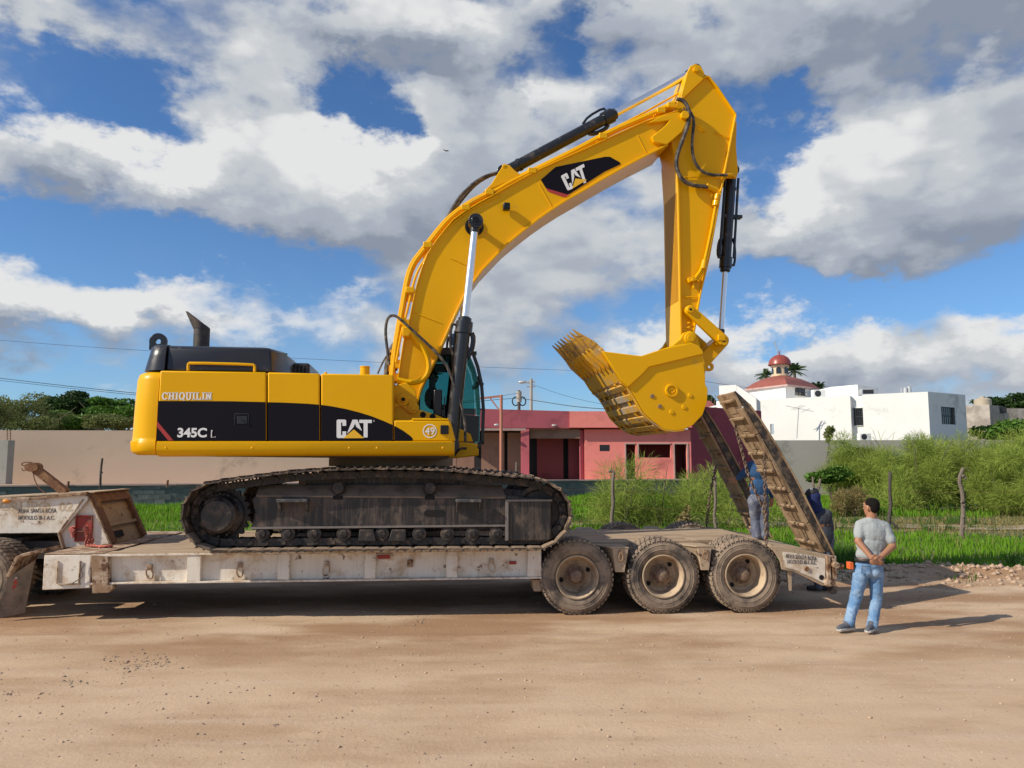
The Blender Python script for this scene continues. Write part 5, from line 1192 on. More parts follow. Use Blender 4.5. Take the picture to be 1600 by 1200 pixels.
# ------------------------------------------------------------------ gooseneck
def gooseneck():
    fr = T; t = trailer; y0, y1 = .95, 2.12
    q = fr.pl(((-60, 783), (131, 773), (137, 775), (137, 782), (94, 833), (-60, 834)), y0)
    g = MB(fr)
    g.prism(q, y0, y0+.03); g.prism(q, y1-.03, y1)
    top = fr.pl(((-60, 783), (137, 774)), y0); bot = fr.pl(((-60, 834), (93, 833)), y0)
    g.prism([(top[0][0], top[0][1]-.02), (top[1][0], top[1][1]-.02), (top[1][0], top[1][1]-.002), (top[0][0], top[0][1]-.002)], y0+.032, y1-.032)
    g.prism([(bot[0][0], bot[0][1]+.002), (bot[1][0], bot[1][1]+.002), (bot[1][0], bot[1][1]+.02), (bot[0][0], bot[0][1]+.02)], y0+.032, y1-.032)
    gn = g.build('gooseneck', M['tpaint'], t, bevel=.006)
    g = MB(fr); q2 = fr.pl(((-60, 780), (60, 776), (138, 768), (138, 773), (60, 780), (-60, 785)), y0); g.prism(q2, y0-.05, y0+.001); g.prism(q2, y1, y1+.05); g.build('top_rail', M['tpaint2'], gn, bevel=.005)
    # gusset under the neck
    g = MB(fr); q = fr.pl(((94, 833), (131, 783), (141, 776), (174, 850), (99, 856)), y0+.04); g.prism(q, y0+.06, y0+.08); g.build('gusset', M['tpaint'], gn)
    g = MB(fr)
    for a, b_ in (((94, 833), (133, 780)), ((94, 833), (101, 856)), ((141, 776), (175, 850))):
        A = fr.P(*a, y0+.05); B = fr.P(*b_, y0+.05); g.beam(A, B, .13, .022, up=(0, 1, 0)) if False else g.beam(A, B, .022, .12, up=(0, 1, 0))
    g.build('gusset_flange', M['tpaint2'], gn, bevel=.003)
    # red recessed box
    a = fr.px(118.5, 846, y0+.05); b_ = fr.px(144.5, 806, y0+.05)
    g = MB(fr); g.box(a[0], b_[0], y0+.045, y0+.058, a[1], b_[1]); rb = g.build('red_panel', M['redbox'], gn)
    g = MB(fr); 
    g.box(a[0]-.012, a[0], y0+.02, y0+.057, a[1], b_[1]); g.box(b_[0], b_[0]+.012, y0+.02, y0+.057, a[1], b_[1]); g.box(a[0], b_[0], y0+.02, y0+.057, b_[1], b_[1]+.012)
    mz = lerp(a[1], b_[1], .38); g.box(a[0], b_[0], y0+.01, y0+.044, mz, mz+.015); g.build('panel_frame', M['redbox'], rb)
    # sloping rear face between two edge frames
    A0 = fr.P(140, 771, y0+.02); A1 = fr.P(174, 850, y0+.02)
    g = MB(fr)
    yb0, yb1 = y0+.05, y1-.02
    d = Vector((A1.x-A0.x, 0, A1.z-A0.z)).normalized(); n = Vector((d.z, 0, -d.x)); 
    if n.x < 0: n = -n
    def PT(p, y, off): return (p.x + n.x*off, y, p.z + n.z*off)
    def slab(p, q, ya, yb, o0, o1, m, name, par, bev=.006):
        g = MB(fr); g.add([PT(p, ya, o0), PT(q, ya, o0), PT(q, yb, o0), PT(p, yb, o0), PT(p, ya, o1), PT(q, ya, o1), PT(q, yb, o1), PT(p, yb, o1)], [(3,2,1,0), (4,5,6,7), (0,1,5,4), (1,2,6,5), (2,3,7,6), (3,0,4,7)]); return g.build(name, m, par, bevel=bev)
    slab(A0, A1, yb0, yb1, -.05, -.02, M['tdust'], 'neck_face', gn)
    slab(A0, A1, y0+.04, y0+.12, -.018, .05, M['rust'], 'edge_frame', gn); slab(A0, A1, y1-.10, y1+.0, -.018, .05, M['rust'], 'edge_frame', gn)
    T0 = A0; T1 = A0.lerp(A1, .20); slab(T0, T1, y0+.122, y1-.102, -.018, .045, M['rust'], 'cross_plate', gn)
    B0 = A0.lerp(A1, .62); B1 = A0.lerp(A1, .68); slab(B0, B1, y0+.122, y1-.102, -.018, .03, M['tdust'], 'cross_plate', gn)
    slab(A0.lerp(A1, .78), A0.lerp(A1, .90), y0+.2, y0+.5, -.018, .012, M['hole'], 'slot', gn, 0)
    g = MB(fr); q = fr.pl(((-60, 781), (137, 772)), y0); g.prism([(q[0][0], q[0][1]), (q[1][0]+.1, q[1][1]+.02), (q[1][0]+.1, q[1][1]+.035), (q[0][0], q[0][1]+.015)], y0+.002, y1); g.build('top_plate', M['tdust'], gn)
    # amber light and light strip
    c = fr.P(10, 783, y0-.04); g = MB(fr); g.ball(c, .05, 6, sc=(1.1, .6, .62)); g.build('marker_light', M['amber'], gn, label='amber marker light')
    a = fr.px(-50, 783.5, y0); b_ = fr.px(54, 779, y0); g = MB(fr); g.box(a[0], fr.px(72, 780, y0)[0], y0-.03, y0-.002, a[1]-.0, a[1]+.03); g.build('light_strip', M['tpaint'], gn, bevel=.003)
    # winch arm with its pulley and hook
    A = fr.P(104, 770, 1.5); B = fr.P(56, 733, 1.5)
    g = MB(fr); g.beam(A, B, .12, .11, up=(0, 1, 0)); arm = g.build('winch_arm', M['rust'], t, bevel=.01)
    g = MB(fr); 
    for yy in (1.42, 1.56): g.prism([(B.x + .10*math.cos(a) - .03, B.z + .07*math.sin(a) + .03) for a in [2*math.pi*i/14 for i in range(14)]], yy, yy+.018)
    g.cyl((B.x-.03, 1.44, B.z+.03), (B.x-.03, 1.56, B.z+.03), .055, n=16); g.build('pulley', M['rust'], arm)
    g = MB(fr); g.tube([fr.P(u, v, 1.45) for u, v in ((67, 733), (60, 727), (48, 722), (38, 722), (33, 725), (36, 728), (46, 726), (50, 722))], .009, 6, smooth=2)
    g.tube([fr.P(u, v, 1.45) for u, v in ((41, 726), (41, 731), (40, 735), (36, 736), (34, 732))], .008, 6, smooth=2)
    g.tube([fr.P(u, v, 1.4) for u, v in ((52, 740), (54, 750), (58, 758), (62, 764), (72, 771))], .008, 6, smooth=2); g.build('winch_cable', M['rust'], arm)
gooseneck()
# red cloth tied to the neck, lying on the deck
def cloth():
    b = MB(); fr = T; nx, ny = 26, 8
    pts = []
    path = [(136, 822, .90), (139, 832, .87), (141, 842, .82), (140, 851, .75), (150, 854, .68), (162, 854, .62), (176, 853, .60)]
    for i in range(nx+1):
        t = i/nx*(len(path)-1); k = min(int(t), len(path)-2); f = t-k
        c = fr.P(*path[k]).lerp(fr.P(*path[k+1]), f)
        wd = .03 + .045*math.sin(i/nx*3.1)**1
        for j in range(ny+1):
            s = j/ny - .5; pts.append(fr.w(c.x + s*wd*(.9 if i < 14 else .3), c.y + s*wd*1.3 - .02 + .02*math.sin(j*2.1+i), max(c.z + .014*math.sin(j*1.9 + i*.8), deck_z(c.x)+.012 if i > 12 else 0)))
    b.V = pts; b.F = [[i*(ny+1)+j, (i+1)*(ny+1)+j, (i+1)*(ny+1)+j+1, i*(ny+1)+j+1] for i in range(nx) for j in range(ny)]; b.mi = [0]*len(b.F)
    o = b.build('rag', M['redcloth']); tag(o, 'faded red rag tied below the trailer neck and trailing on the deck', 'rag')
    s = o.modifiers.new('solid', 'SOLIDIFY'); s.thickness = .006; move_origin(o)
    b = MB(); b.tube([T.w(*T.P(*p)) for p in ((118, 823, .97), (112, 824, .96), (109, 828, .95), (113, 832, .95), (114, 840, .95))], .02, 6, smooth=2); b.tube([T.w(*T.P(*p)) for p in ((110, 826, .95), (116, 830, .95))], .03, 6)
    o = b.build('rag', M['redcloth']); tag(o, 'small knotted red rag beside the red panel of the trailer neck', 'rag'); move_origin(o)
cloth()

# ------------------------------------------------------------------ haulage truck: only its tail is in the picture
def truck():
    fr = T; x = fr.px(70, 870, 0)[0]
    t = thing('truck', 'haulage truck at the left edge, its dusty rear wheel and mud flap in view', 'truck', T, (x-1.2, 1.5, 0))
    cx = fr.px(-42, 905, .3)[0]
    for xx in (cx, cx-1.35):
        for y, f, o in ((.45, -1, True), (.77, -1, False), (TW-.45, 1, True), (TW-.77, 1, False)): wheel(t, T, xx, y, TR-.004, f, rng.uniform(0, 6), o)
        b = MB(T); b.cyl((xx, .5, .51), (xx, TW-.5, .51), .09, n=12); b.build('axle', M['tdark'], t)
    b = MB(T)
    for y in (1.05, 1.87): b.box(cx-4.5, x-.30, y, y+.08, .70, .95)
    for xx in (x-.5, cx, cx-1.3, cx-3): b.box(xx, xx+.1, 1.13, 1.87, .75, .92)
    b.build('chassis', M['tdark'], t)
    b = MB(T); b.cyl((cx-.4, 1.5, .96), (cx-.4, 1.5, 1.10), .45, n=24); b.box(cx-1.0, cx+.2, 1.0, 2.0, .951, 1.0); b.build('fifth_wheel', M['tdark'], t)
    b = MB(T); b.box(cx-6.2, cx-2.6, .35, TW-.35, .9, 2.6); b.box(cx-7.4, cx-6.203, .45, TW-.45, .8, 1.9); b.build('cab', M['tpaint'], t, bevel=.08)
    b = MB(T); b.box(cx-5.6, cx-4.6, .335, .345, 1.75, 2.35); b.box(cx-2.597, cx-2.59, .8, 2.2, 1.8, 2.3); b.build('window', M['hood'], t)
    for y, f in ((.5, -1), (TW-.5, 1)): wheel(t, T, cx-6.6, y, TR-.004, f, 1, True)
    # bent fender bar and flap
    for side in (0, 1):
        def Y(a): return a if side == 0 else TW - a
        b = MB(T); pts = [fr.px(*p, .15) for p in ((16, 902), (30, 873), (36, 870), (67, 863))]
        b.strip(pts, .045, min(Y(.12), Y(.62)), max(Y(.12), Y(.62))); b.build('fender_bar', M['tpaint2'], t, bevel=.008)
        b = MB(T); q = [fr.P(14, 902, .15), fr.P(53, 876, .30), fr.P(37, 958, .30), fr.P(-2, 966, .12), fr.P(2, 940, .12)]
        q = [(p.x, Y(p.y), p.z) for p in q]
        b.add(q + [(p[0]+.01, p[1]+.012, p[2]) for p in q], [(0,1,2,3,4), (5,6,7,8,9), (0,1,6,5), (1,2,7,6), (2,3,8,7), (3,4,9,8), (4,0,5,9)])
        fl = b.build('mud_flap', M['flap'], t)
        if side == 0:
            def onf(u, v, off):
                a0, a1, a2 = [Vector(p) for p in q[:3]]; nn = (a1-a0).cross(a2-a0).normalized(); o = fr.I @ Vector((0, 0, H)); d = fr.I.to_3x3() @ ray(u, v)
                s = (a0-o).dot(nn)/d.dot(nn); p = o + d*s; return p + (nn if nn.y < 0 else -nn)*off
            b = MB(T); c = [(25, 901), (31, 911), (25, 918), (19, 926), (18, 912)]
            b.V = [onf(u, v, .004) for u, v in c]; b.F = [[0,1,2,3,4]]; b.mi = [0]; b.build('emblem', M['white_mark'], fl, fixn=False)
            b = MB(T); b.V = [onf(u, v, .008) for u, v in ((24, 903), (28, 911), (20, 913), (27, 913), (20, 923), (19.5, 914.5))]; b.F = [[0,1,2], [3,4,5]]; b.mi = [0, 0]; b.build('emblem_mark', M['red_mark'], fl, fixn=False)
truck()
# warning chevrons tape marks on flap are flat print
def text_obj(body, fr, u, v0, v1, yl, m, parent, name='lettering', extrude=.003, slope=None, u1=None, bold=0.0, shear=0, spacing=1.0):
    """flat letters: baseline from pixel (u, v1) to (u1, ...) on plane y=yl of the frame"""
    c = bpy.data.curves.new(name, 'FONT'); c.body = body; c.extrude = extrude/2; c.offset = bold; c.shear = shear; c.space_character = spacing
    tmp = bpy.data.objects.new('tmp_text', c); COL.objects.link(tmp); dg = bpy.context.evaluated_depsgraph_get(); dg.update()
    me = bpy.data.meshes.new_from_object(tmp.evaluated_get(dg)); COL.objects.unlink(tmp); bpy.data.objects.remove(tmp)
    n = len(me.vertices); a = np.empty(n*3, 'f'); me.vertices.foreach_get('co', a); a = a.reshape(-1, 3)
    x0, x1, z0, z1 = a[:,0].min(), a[:,0].max(), a[:,1].min(), a[:,1].max()
    p0 = fr.px(u, v1, yl); p1 = fr.px(u1[0], u1[1], yl) if u1 else (p0[0]+1, p0[1]); up = fr.px(u, v0, yl)
    h = up[1]-p0[1]; wv = (p1[0]-p0[0], p1[1]-p0[1])
    out = []
    for x, y, z in a:
        s = (x-x0)/(x1-x0); tt = (y-z0)/(z1-z0)
        out.append(fr.w(p0[0] + wv[0]*s, yl - z - extrude/2, p0[1] + wv[1]*s + h*tt))
    Wi = W[parent.name].inverted()
    for i, p in enumerate(out): me.vertices[i].co = Wi @ p
    me.materials.clear(); me.name = name
    for p in me.polygons: p.material_index = 0; p.use_smooth = False
    me.materials.append(m); me.update()
    o = bpy.data.objects.new(name, me); COL.objects.link(o); o.parent = parent; W[o.name] = W[parent.name]
    return o
gn_o = next(o for o in COL.objects if o.name == 'gooseneck')
text_obj('AUPA SANTA ROSA', T, 28, 795, 802, .95, M['black_mark'], gn_o, u1=(88, 801), bold=.012)
text_obj('MODULO III-1 A.C.', T, 28.5, 805.5, 812, .95, M['black_mark'], gn_o, u1=(85, 812), bold=.012)
text_obj('GRUPO', T, -2, 784, 798, .951, M['ghost_mark'], gn_o, u1=(78, 798), bold=.03)
text_obj('02', T, 91, 785, 799, .951, M['ghost_mark'], gn_o, u1=(114, 799), bold=.04)
tp_o = next(o for o in COL.objects if o.name == 'tail_plate')
text_obj('AUPA SANTA ROSA', T, 1227, 865, 871.5, -.014, M['black_mark'], tp_o, u1=(1276, 876), bold=.02)
text_obj('MODULO III-1 A.C', T, 1230, 874, 880, -.014, M['black_mark'], tp_o, u1=(1275, 882), bold=.02)
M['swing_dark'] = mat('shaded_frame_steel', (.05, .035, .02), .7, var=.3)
M['exhaust'] = mat('dark_exhaust_steel', (.035, .032, .030), .55, var=.3, dirt=(.12, .09, .07), dirt_amt=.4, dirt_scale=6)
M['cabblack'] = mat('black_cab_paint', (.014, .014, .016), .4, coat=.1, var=.2)
def glass(name, col, rough=.02, alpha=.35):
    m = bpy.data.materials.new(name); m.use_nodes = True; nt = m.node_tree; N = nt.nodes; b = N['Principled BSDF']
    t = N.new('ShaderNodeBsdfTransparent'); t.inputs[0].default_value = (*col, 1); mx = N.new('ShaderNodeMixShader')
    b.inputs['Base Color'].default_value = (.01, .02, .02, 1); b.inputs['Roughness'].default_value = rough; b.inputs['Specular IOR Level'].default_value = .8
    fr = N.new('ShaderNodeFresnel'); fr.inputs[0].default_value = 1.5; ad = N.new('ShaderNodeMath'); ad.operation = 'ADD'; ad.inputs[1].default_value = alpha; ad.use_clamp = True
    nt.links.new(fr.outputs[0], ad.inputs[0]); nt.links.new(ad.outputs[0], mx.inputs[0]); nt.links.new(t.outputs[0], mx.inputs[1]); nt.links.new(b.outputs[0], mx.inputs[2]); nt.links.new(mx.outputs[0], N['Material Output'].inputs[0])
    return m
M['glass'] = glass('green_tinted_glass', (.50, .74, .71), alpha=.06)
M['drive'] = mat('oily_black_final_drive', (.014, .013, .014), .35, var=.4, vscale=6, dirt=(.12, .085, .06), dirt_amt=.35, dirt_scale=5)
M['shelf'] = mat('muddy_frame_shelf', (.13, .09, .065), .85, var=.3, dirt=(.26, .18, .12), dirt_amt=.6, dirt_scale=4, bump=.3)
M['lip'] = mat('worn_frame_edge', (.22, .19, .17), .5, var=.4, vscale=12, metal=.3)
M['black_step'] = mat('worn_black_step', (.05, .05, .055), .4, var=.4, vscale=14, dirt=(.2, .17, .14), dirt_amt=.3, dirt_scale=10)
M['yellow_mark'] = mat('yellow_emblem', (.85, .48, .02), .4, var=.03)
M['black_c'] = mat('satin_black_cylinder', (.012, .012, .014), .34, coat=.2, var=.3, dirt=(.10, .08, .07), dirt_amt=.18, dirt_scale=6)
# ------------------------------------------------------------------ excavator
# swing centre on the trailer's middle line
_c = T.w(*T.P(612, 720, 1.5)); SC = Vector((_c.x, _c.y, 0))
U = Fr(SC, R(7.6))
trk_z = T.px(590, 857, -.25)[1]
excavator = thing('excavator', 'large yellow and black tracked excavator standing on the trailer with its boom raised', 'excavator', T, (T.I @ Vector((SC.x, SC.y, 0)))[:2] + (trk_z,))
E = excavator
NS = -1.5     # near side of the upper body (frame U)

# ---- undercarriage (trailer frame)
loop_px = [(329,865),(400,865),(480,864),(560,863.5),(640,863),(720,862.5),(800,862),(855,861),(872,851),(886,838),(896,822),(899,803),(895,785),(881,764),(860,751),(837,743),(785,738.5),(697,730.5),(640,728.5),(580,728),(498,730.5),(450,734),(401,740),(347,747),(314,753),(296,764),(283,781),(277,803),(281,826),(292,848),(308,859)]
def resample(P, n):
    P = [Vector(p) for p in P]; P.append(P[0]); L = [0]
    for i in range(len(P)-1): L.append(L[-1] + (P[i+1]-P[i]).length)
    out = []
    for k in range(n):
        s = L[-1]*k/n; i = max(j for j in range(len(L)) if L[j] <= s+1e-9); i = min(i, len(P)-2)
        out.append(P[i].lerp(P[i+1], (s-L[i])/(L[i+1]-L[i])))
    return out, L[-1]
NSHOE = 53
def track(y0, y1, near):
    lp = T.pl(loop_px, -.25)
    # outer loop: grouser tips follow the photograph; bottom rests on the deck
    q, Lp = resample(lp, NSHOE); pitch = Lp / NSHOE; cx = sum(p.x for p in q)/NSHOE; cz = sum(p.y for p in q)/NSHOE
    tr = bpy.data.objects.new('track', None); COL.objects.link(tr); tr.parent = E
    Mt = T.M @ Matrix.Translation((cx, (y0+y1)/2, trk_z)); tr.matrix_local = W[E.name].inverted() @ Mt; W[tr.name] = Mt
    w = y1 - y0
    b = MB(); hp = pitch*.5
    prof = [(-hp*.97, .0), (-hp*.97, -.018), (-hp*.55, -.024), (hp*.60, -.020), (hp*1.06, -.002), (hp*1.06, .016), (hp*.98, .028), (hp*.88, .0), (hp*.16, .0), (hp*.08, .022), (-hp*.04, .022), (-hp*.12, .0), (-hp*.74, .0), (-hp*.80, .024), (-hp*.93, .024)]
    b.prism(prof, -w/2, w/2)
    me = b.mesh('track_shoe'); bm = bmesh.new(); bm.from_mesh(me); bmesh.ops.recalc_face_normals(bm, faces=bm.faces); bm.to_mesh(me); bm.free(); me.materials.append(M['shoe'])
    ch = MB(T)
    for i in range(NSHOE):
        a, c = q[i], q[(i+1) % NSHOE]; mid = (a+c)/2; d = (c-a).normalized(); out = Vector((d.y, -d.x))   # loop is anticlockwise seen from the camera: outward to the right of travel
        Mx = Matrix(((d.x, 0, out.x, mid.x), (0, 1, 0, (y0+y1)/2), (d.y, 0, out.y, mid.y), (0, 0, 0, 1)))
        # keep grouser tips on the outline
        Mx = Mx @ Matrix.Translation((0, 0, -.028))
        inst(me, 'track_shoe', tr, T.M @ Mx)
        # chain links inside the shoes
        for yy in ((y0+y1)/2 - .13, (y0+y1)/2 + .09):
            m2 = mid - out*.115; pts = []
            for s, t_ in ((-.52, -.03), (-.40, -.055), (-.1, -.05), (.1, -.05), (.40, -.055), (.52, -.03), (.52, .035), (.25, .045), (-.25, .045), (-.52, .035)):
                p = m2 + d*(s*pitch*1.04) + out*t_; pts.append((p.x, p.y))
            ch.prism(pts, yy, yy+.045)
        m2 = a - out*.115; ch.cyl((m2.x, (y0+y1)/2-.15, m2.y), (m2.x, (y0+y1)/2+.155, m2.y), .032, n=8)
        # bolt heads inside each shoe near its edge
        for s in (-.22, .22):
            m3 = mid + d*(s*pitch) - out*.052
            for yy in ((y0+y1)/2 - .08, (y0+y1)/2 + .08): ch.cyl((m3.x, yy, m3.y), (m3.x-out.x*.022, yy, m3.y-out.y*.022), .016, n=6)
    ch.build('track_chain', M['track'], tr)
track(-.25, .50, True); track(TW-.50, TW+.25, False)
def track_frame(side):
    fr = T
    def Y(a): return a if side == 0 else TW - a
    def bx(b, x0, x1, ya, yb, z0, z1): b.box(min(x0,x1), max(x0,x1), min(Y(ya),Y(yb)), max(Y(ya),Y(yb)), min(z0,z1), max(z0,z1))
    YF = -.03
    g = lambda u, v, y=YF: fr.px(u, v, y)
    b = MB(fr)
    q = [g(392,828), g(398,800), g(393,780), g(400,775), g(791,779), g(791,824)]
    b.prism(q, min(Y(YF), Y(.30)), max(Y(YF), Y(.30)))
    tf = b.build('track_frame', M['frame_black'], E, bevel=.02)
    # sloped dusty shelf above the side plate
    a = [g(400,774), g(791,777)]; c = [fr.px(405,757,.22), fr.px(784,757,.22)]
    b = MB(fr); b.add([(a[0][0], Y(YF+.0), a[0][1]), (a[1][0], Y(YF+.0), a[1][1]), (c[1][0], Y(.22), c[1][1]), (c[0][0], Y(.22), c[0][1]), (a[0][0], Y(YF+.0), a[0][1]-.02), (a[1][0], Y(YF+.0), a[1][1]-.02), (c[1][0], Y(.30), c[1][1]-.2), (c[0][0], Y(.30), c[0][1]-.2)], [(0,1,2,3), (4,5,1,0), (5,6,2,1), (6,7,3,2), (7,4,0,3), (4,5,6,7)])
    b.build('frame_shelf', M['shelf'], tf, bevel=.01)
    # lower lip
    b = MB(fr); p, r = g(392, 825), g(791, 821); b.prism([(p[0], p[1]-.012), (r[0], r[1]-.012), (r[0], r[1]+.014), (p[0], p[1]+.014)], min(Y(YF-.03), Y(YF-.001)), max(Y(YF-.03), Y(YF-.001))); b.build('frame_lip', M['lip'], tf)
    # oblong hole
    c0 = g(679, 802); b = MB(fr); n = 14; b.prism([(c0[0] + (.10 if math.cos(2*math.pi*i/n) > 0 else -.10) + .045*math.cos(2*math.pi*i/n), c0[1] + .045*math.sin(2*math.pi*i/n)) for i in range(n)], min(Y(YF-.001), Y(YF-.006)), max(Y(YF-.001), Y(YF-.006))); b.build('slot', M['hole'], tf)
    for (u, v) in ((528, 777.5), (671.5, 777.5)):
        c0 = g(u, v); b = MB(fr); bx(b, c0[0]-.07, c0[0]+.07, YF-.004, YF+.1, c0[1]-.03, c0[1]+.03); b.build('slot', M['hole'], tf, bevel=.01)
    # steps
    for (u0, u1, v) in ((436, 484, 783), (712, 752, 783)):
        a, c = g(u0, v), g(u1, v); b = MB(fr); bx(b, a[0], c[0], YF-.16, YF-.002, a[1]-.01, a[1]+.035)
        for xx in (a[0]+.01, c[0]-.04):
            b.add([(xx, Y(YF-.15), a[1]-.011), (xx, Y(YF-.002), a[1]-.011), (xx, Y(YF-.002), a[1]-.16), (xx+.03, Y(YF-.15), a[1]-.011), (xx+.03, Y(YF-.002), a[1]-.011), (xx+.03, Y(YF-.002), a[1]-.16)], [(0,1,2), (3,4,5), (0,1,4,3), (1,2,5,4), (2,0,3,5)])
        b.build('step', M['black_step'], tf, bevel=.008)
    # idler guard box at the front end
    q = [g(791,776), g(858,780), g(862,783), g(862,842), g(855,845), g(800,846), g(791,842)]
    b = MB(fr); b.prism(q, min(Y(YF-.02), Y(.30)), max(Y(YF-.02), Y(.30))); gb = b.build('idler_guard', M['frame_black'], E, bevel=.02)
    b = MB(fr); p, r = g(789, 782), g(862, 782); bx(b, p[0], r[0], YF-.045, YF-.021, p[1]-.012, p[1]+.014)
    p, r = g(789, 844), g(794, 782); bx(b, p[0], r[0], YF-.045, YF-.021, p[1]-.0, r[1]-.015); b.build('guard_rim', M['lip'], gb)
    # bottom rollers
    for u in (410, 450, 491, 537, 597, 655, 699, 738, 775):
        x, z = g(u, 834); b = MB(fr)
        b.lathe([(.001, -.07), (.045, -.07), (.055, -.045), (.095, -.04), (.10, .0), (.075, .02), (.075, .25)], (x, Y(.0), z), (0, 1 if side == 0 else -1, 0), 20)
        for s in (-.028, .028): b.cyl((x+s, Y(-.07), z-.01), (x+s, Y(-.085), z-.01), .012, n=6)
        b.build('roller', M['track'], E)
    for u in (528, 672):
        x, z = fr.px(u, 763, -.05); b = MB(fr); b.lathe([(.001, -.04), (.075, -.04), (.095, -.01), (.095, .04), (.06, .06), (.06, .4)], (x, Y(.0), z), (0, 1 if side == 0 else -1, 0), 20); b.build('carrier_roller', M['track'], E)
    for (u0, u1) in ((561, 588), (608, 634)):
        q = [g(u0 + (0 if u0 < 600 else 4), 828, -.1), g(u1 - (5 if u0 < 600 else 0), 828, -.1), g(u1, 847, -.1), g(u0 - 2, 846, -.1)]
        b = MB(fr); b.prism(q, min(Y(-.07), Y(.2)), max(Y(-.07), Y(.2))); b.build('track_guide', M['track'], E, bevel=.01)
    # sprocket and final drive (left), idler (right)
    x, z = fr.px(342, 805, .0); sg = 1 if side == 0 else -1; sp = bpy.data.objects.new('sprocket', None); 
    b = MB(fr); b.lathe([(.001, -.12), (.20, -.12), (.245, -.08), (.255, .0), (.27, .02), (.31, .05), (.31, .3)], (x, Y(.0), z), (0, sg, 0), 40)
    for i in range(16):
        a = 2*math.pi*i/16; b.cyl((x+.285*math.cos(a), Y(.05), z+.285*math.sin(a)), (x+.285*math.cos(a), Y(.015), z+.285*math.sin(a)), .016, n=6)
    fd = b.build('final_drive', M['drive'], E)
    b = MB(fr); nt = 23; pts = []
    for i in range(nt):
        for k, r in ((0, .355), (.3, .395), (.55, .395), (.85, .355)):
            a = 2*math.pi*(i+k)/nt; pts.append((x + r*math.cos(a), z + r*math.sin(a)))
    b.prism(pts, min(Y(.10), Y(.16)), max(Y(.10), Y(.16))); b.build('sprocket', M['track'], E)
    x, z = fr.px(845, 800, .1); b = MB(fr); b.lathe([(.001, .02), (.10, .02), (.12, .06), (.30, .07), (.33, .04), (.385, .04), (.39, .09), (.36, .11), (.36, .2)], (x, Y(.0), z), (0, sg, 0), 40); b.build('idler', M['track'], E)
track_frame(0); track_frame(1)
# car body between the tracks, swing bearing
b = MB(T); ex = T.I @ Vector((SC.x, SC.y, 0))
b.box(ex.x-1.1, ex.x+1.1, .30, TW-.30, trk_z+.45, trk_z+.95); b.box(ex.x-.75, ex.x+.75, .8, 2.2, trk_z+.95, trk_z+1.10); b.build('car_body', M['frame_black'], E, bevel=.03)
zt = U.px(612, 716, -1.0)[1]; zb = U.px(612, 729, -1.0)[1]
b = MB(U); b.lathe([(.86, zb-.25), (.86, zb), (.97, zb+.0), (.97, zt+.01), (.5, zt+.01)], (0, 0, 0), (0, 0, 1), 64); b.build('swing_bearing', M['swing'], E)
b = MB(U); b.lathe([(.90, zb-.10), (.95, zb-.1), (.95, zb-.02), (.90, zb-.02)], (0, 0, 0), (0, 0, 1), 64)
for i in range(48):
    a = 2*math.pi*i/48; b.cyl((.955*math.cos(a), .955*math.sin(a), zb-.06), (.985*math.cos(a), .985*math.sin(a), zb-.06), .018, n=6)
b.build('bearing_bolts', M['track'], E, kind=None)

# ---- upper body
def upr(name, pts_px, y0, y1, m, par=None, bevel=.012, dy=None, label=None):
    b = MB(U); b.prism(U.pl(pts_px, y0 if dy is None else dy), y0, y1); return b.build(name, m, par or E, bevel=bevel, label=label)
# deck frame below the body panels
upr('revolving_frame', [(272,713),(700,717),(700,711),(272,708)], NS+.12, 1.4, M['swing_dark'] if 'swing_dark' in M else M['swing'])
# counterweight with rounded corners, built as a rounded plan extruded between levels
def rplan(x0, x1, y0, y1, rl, n=8, rr=0.0):
    pts = []; rl = min(rl, (x1-x0)*.85)
    for cx, cy, a0 in ((x0+rl, y0+rl, 180), (x1, y0, 270), (x1, y1, 0), (x0+rl, y1-rl, 90)):
        r = rl if a0 in (180, 90) else rr
        if r < 1e-6: pts.append((cx, cy)); continue
        for i in range(n+1):
            a = R(a0 + 90*i/n)
            pts.append((cx + r*math.cos(a), cy + r*math.sin(a)))
    return pts
xL = U.px(199, 700, NS)[0] - .07; xR = U.px(243, 700, NS)[0]; xRt = U.px(249, 585, NS)[0]
zl = {v: U.px(220, v, NS)[1] for v in (711, 706, 689, 686, 640, 592, 583, 578)}
def shell(levels, name, m, par=None, bevel=0, sharp=50):
    b = MB(U); k = None; vs = []; 
    for (z, pts) in levels: k = len(pts); vs += [(x, y, z) for x, y in pts]
    fs = [(i*k+j, i*k+(j+1) % k, (i+1)*k+(j+1) % k, (i+1)*k+j) for i in range(len(levels)-1) for j in range(k)]
    fs += [list(range(k-1, -1, -1)), list(range((len(levels)-1)*k, len(levels)*k))]
    b.add(vs, fs); return b.build(name, m, par or E, bevel=bevel, sharp=sharp)
def cwl(z, ins, xr): return (z, rplan(xL + ins + .0, xr, NS + ins*.8, 1.5 - ins*.8, .34))
xr_ = lambda z: lerp(xR, xRt, (z - zl[711])/(zl[578]-zl[711])) - .008
lv = [(zl[711], .10), (zl[711]+.03, .035), (zl[706]+.02, .01), (zl[689]-.005, .0), (zl[689]+.01, .018), (zl[686]+.03, .022), (zl[640], .03), (zl[592], .05), (zl[583], .075), (zl[578]-.02, .12), (zl[578], .20)]
cwt = shell([cwl(z, i, xr_(z)) for z, i in lv], 'counterweight', M['yellow'], sharp=60)
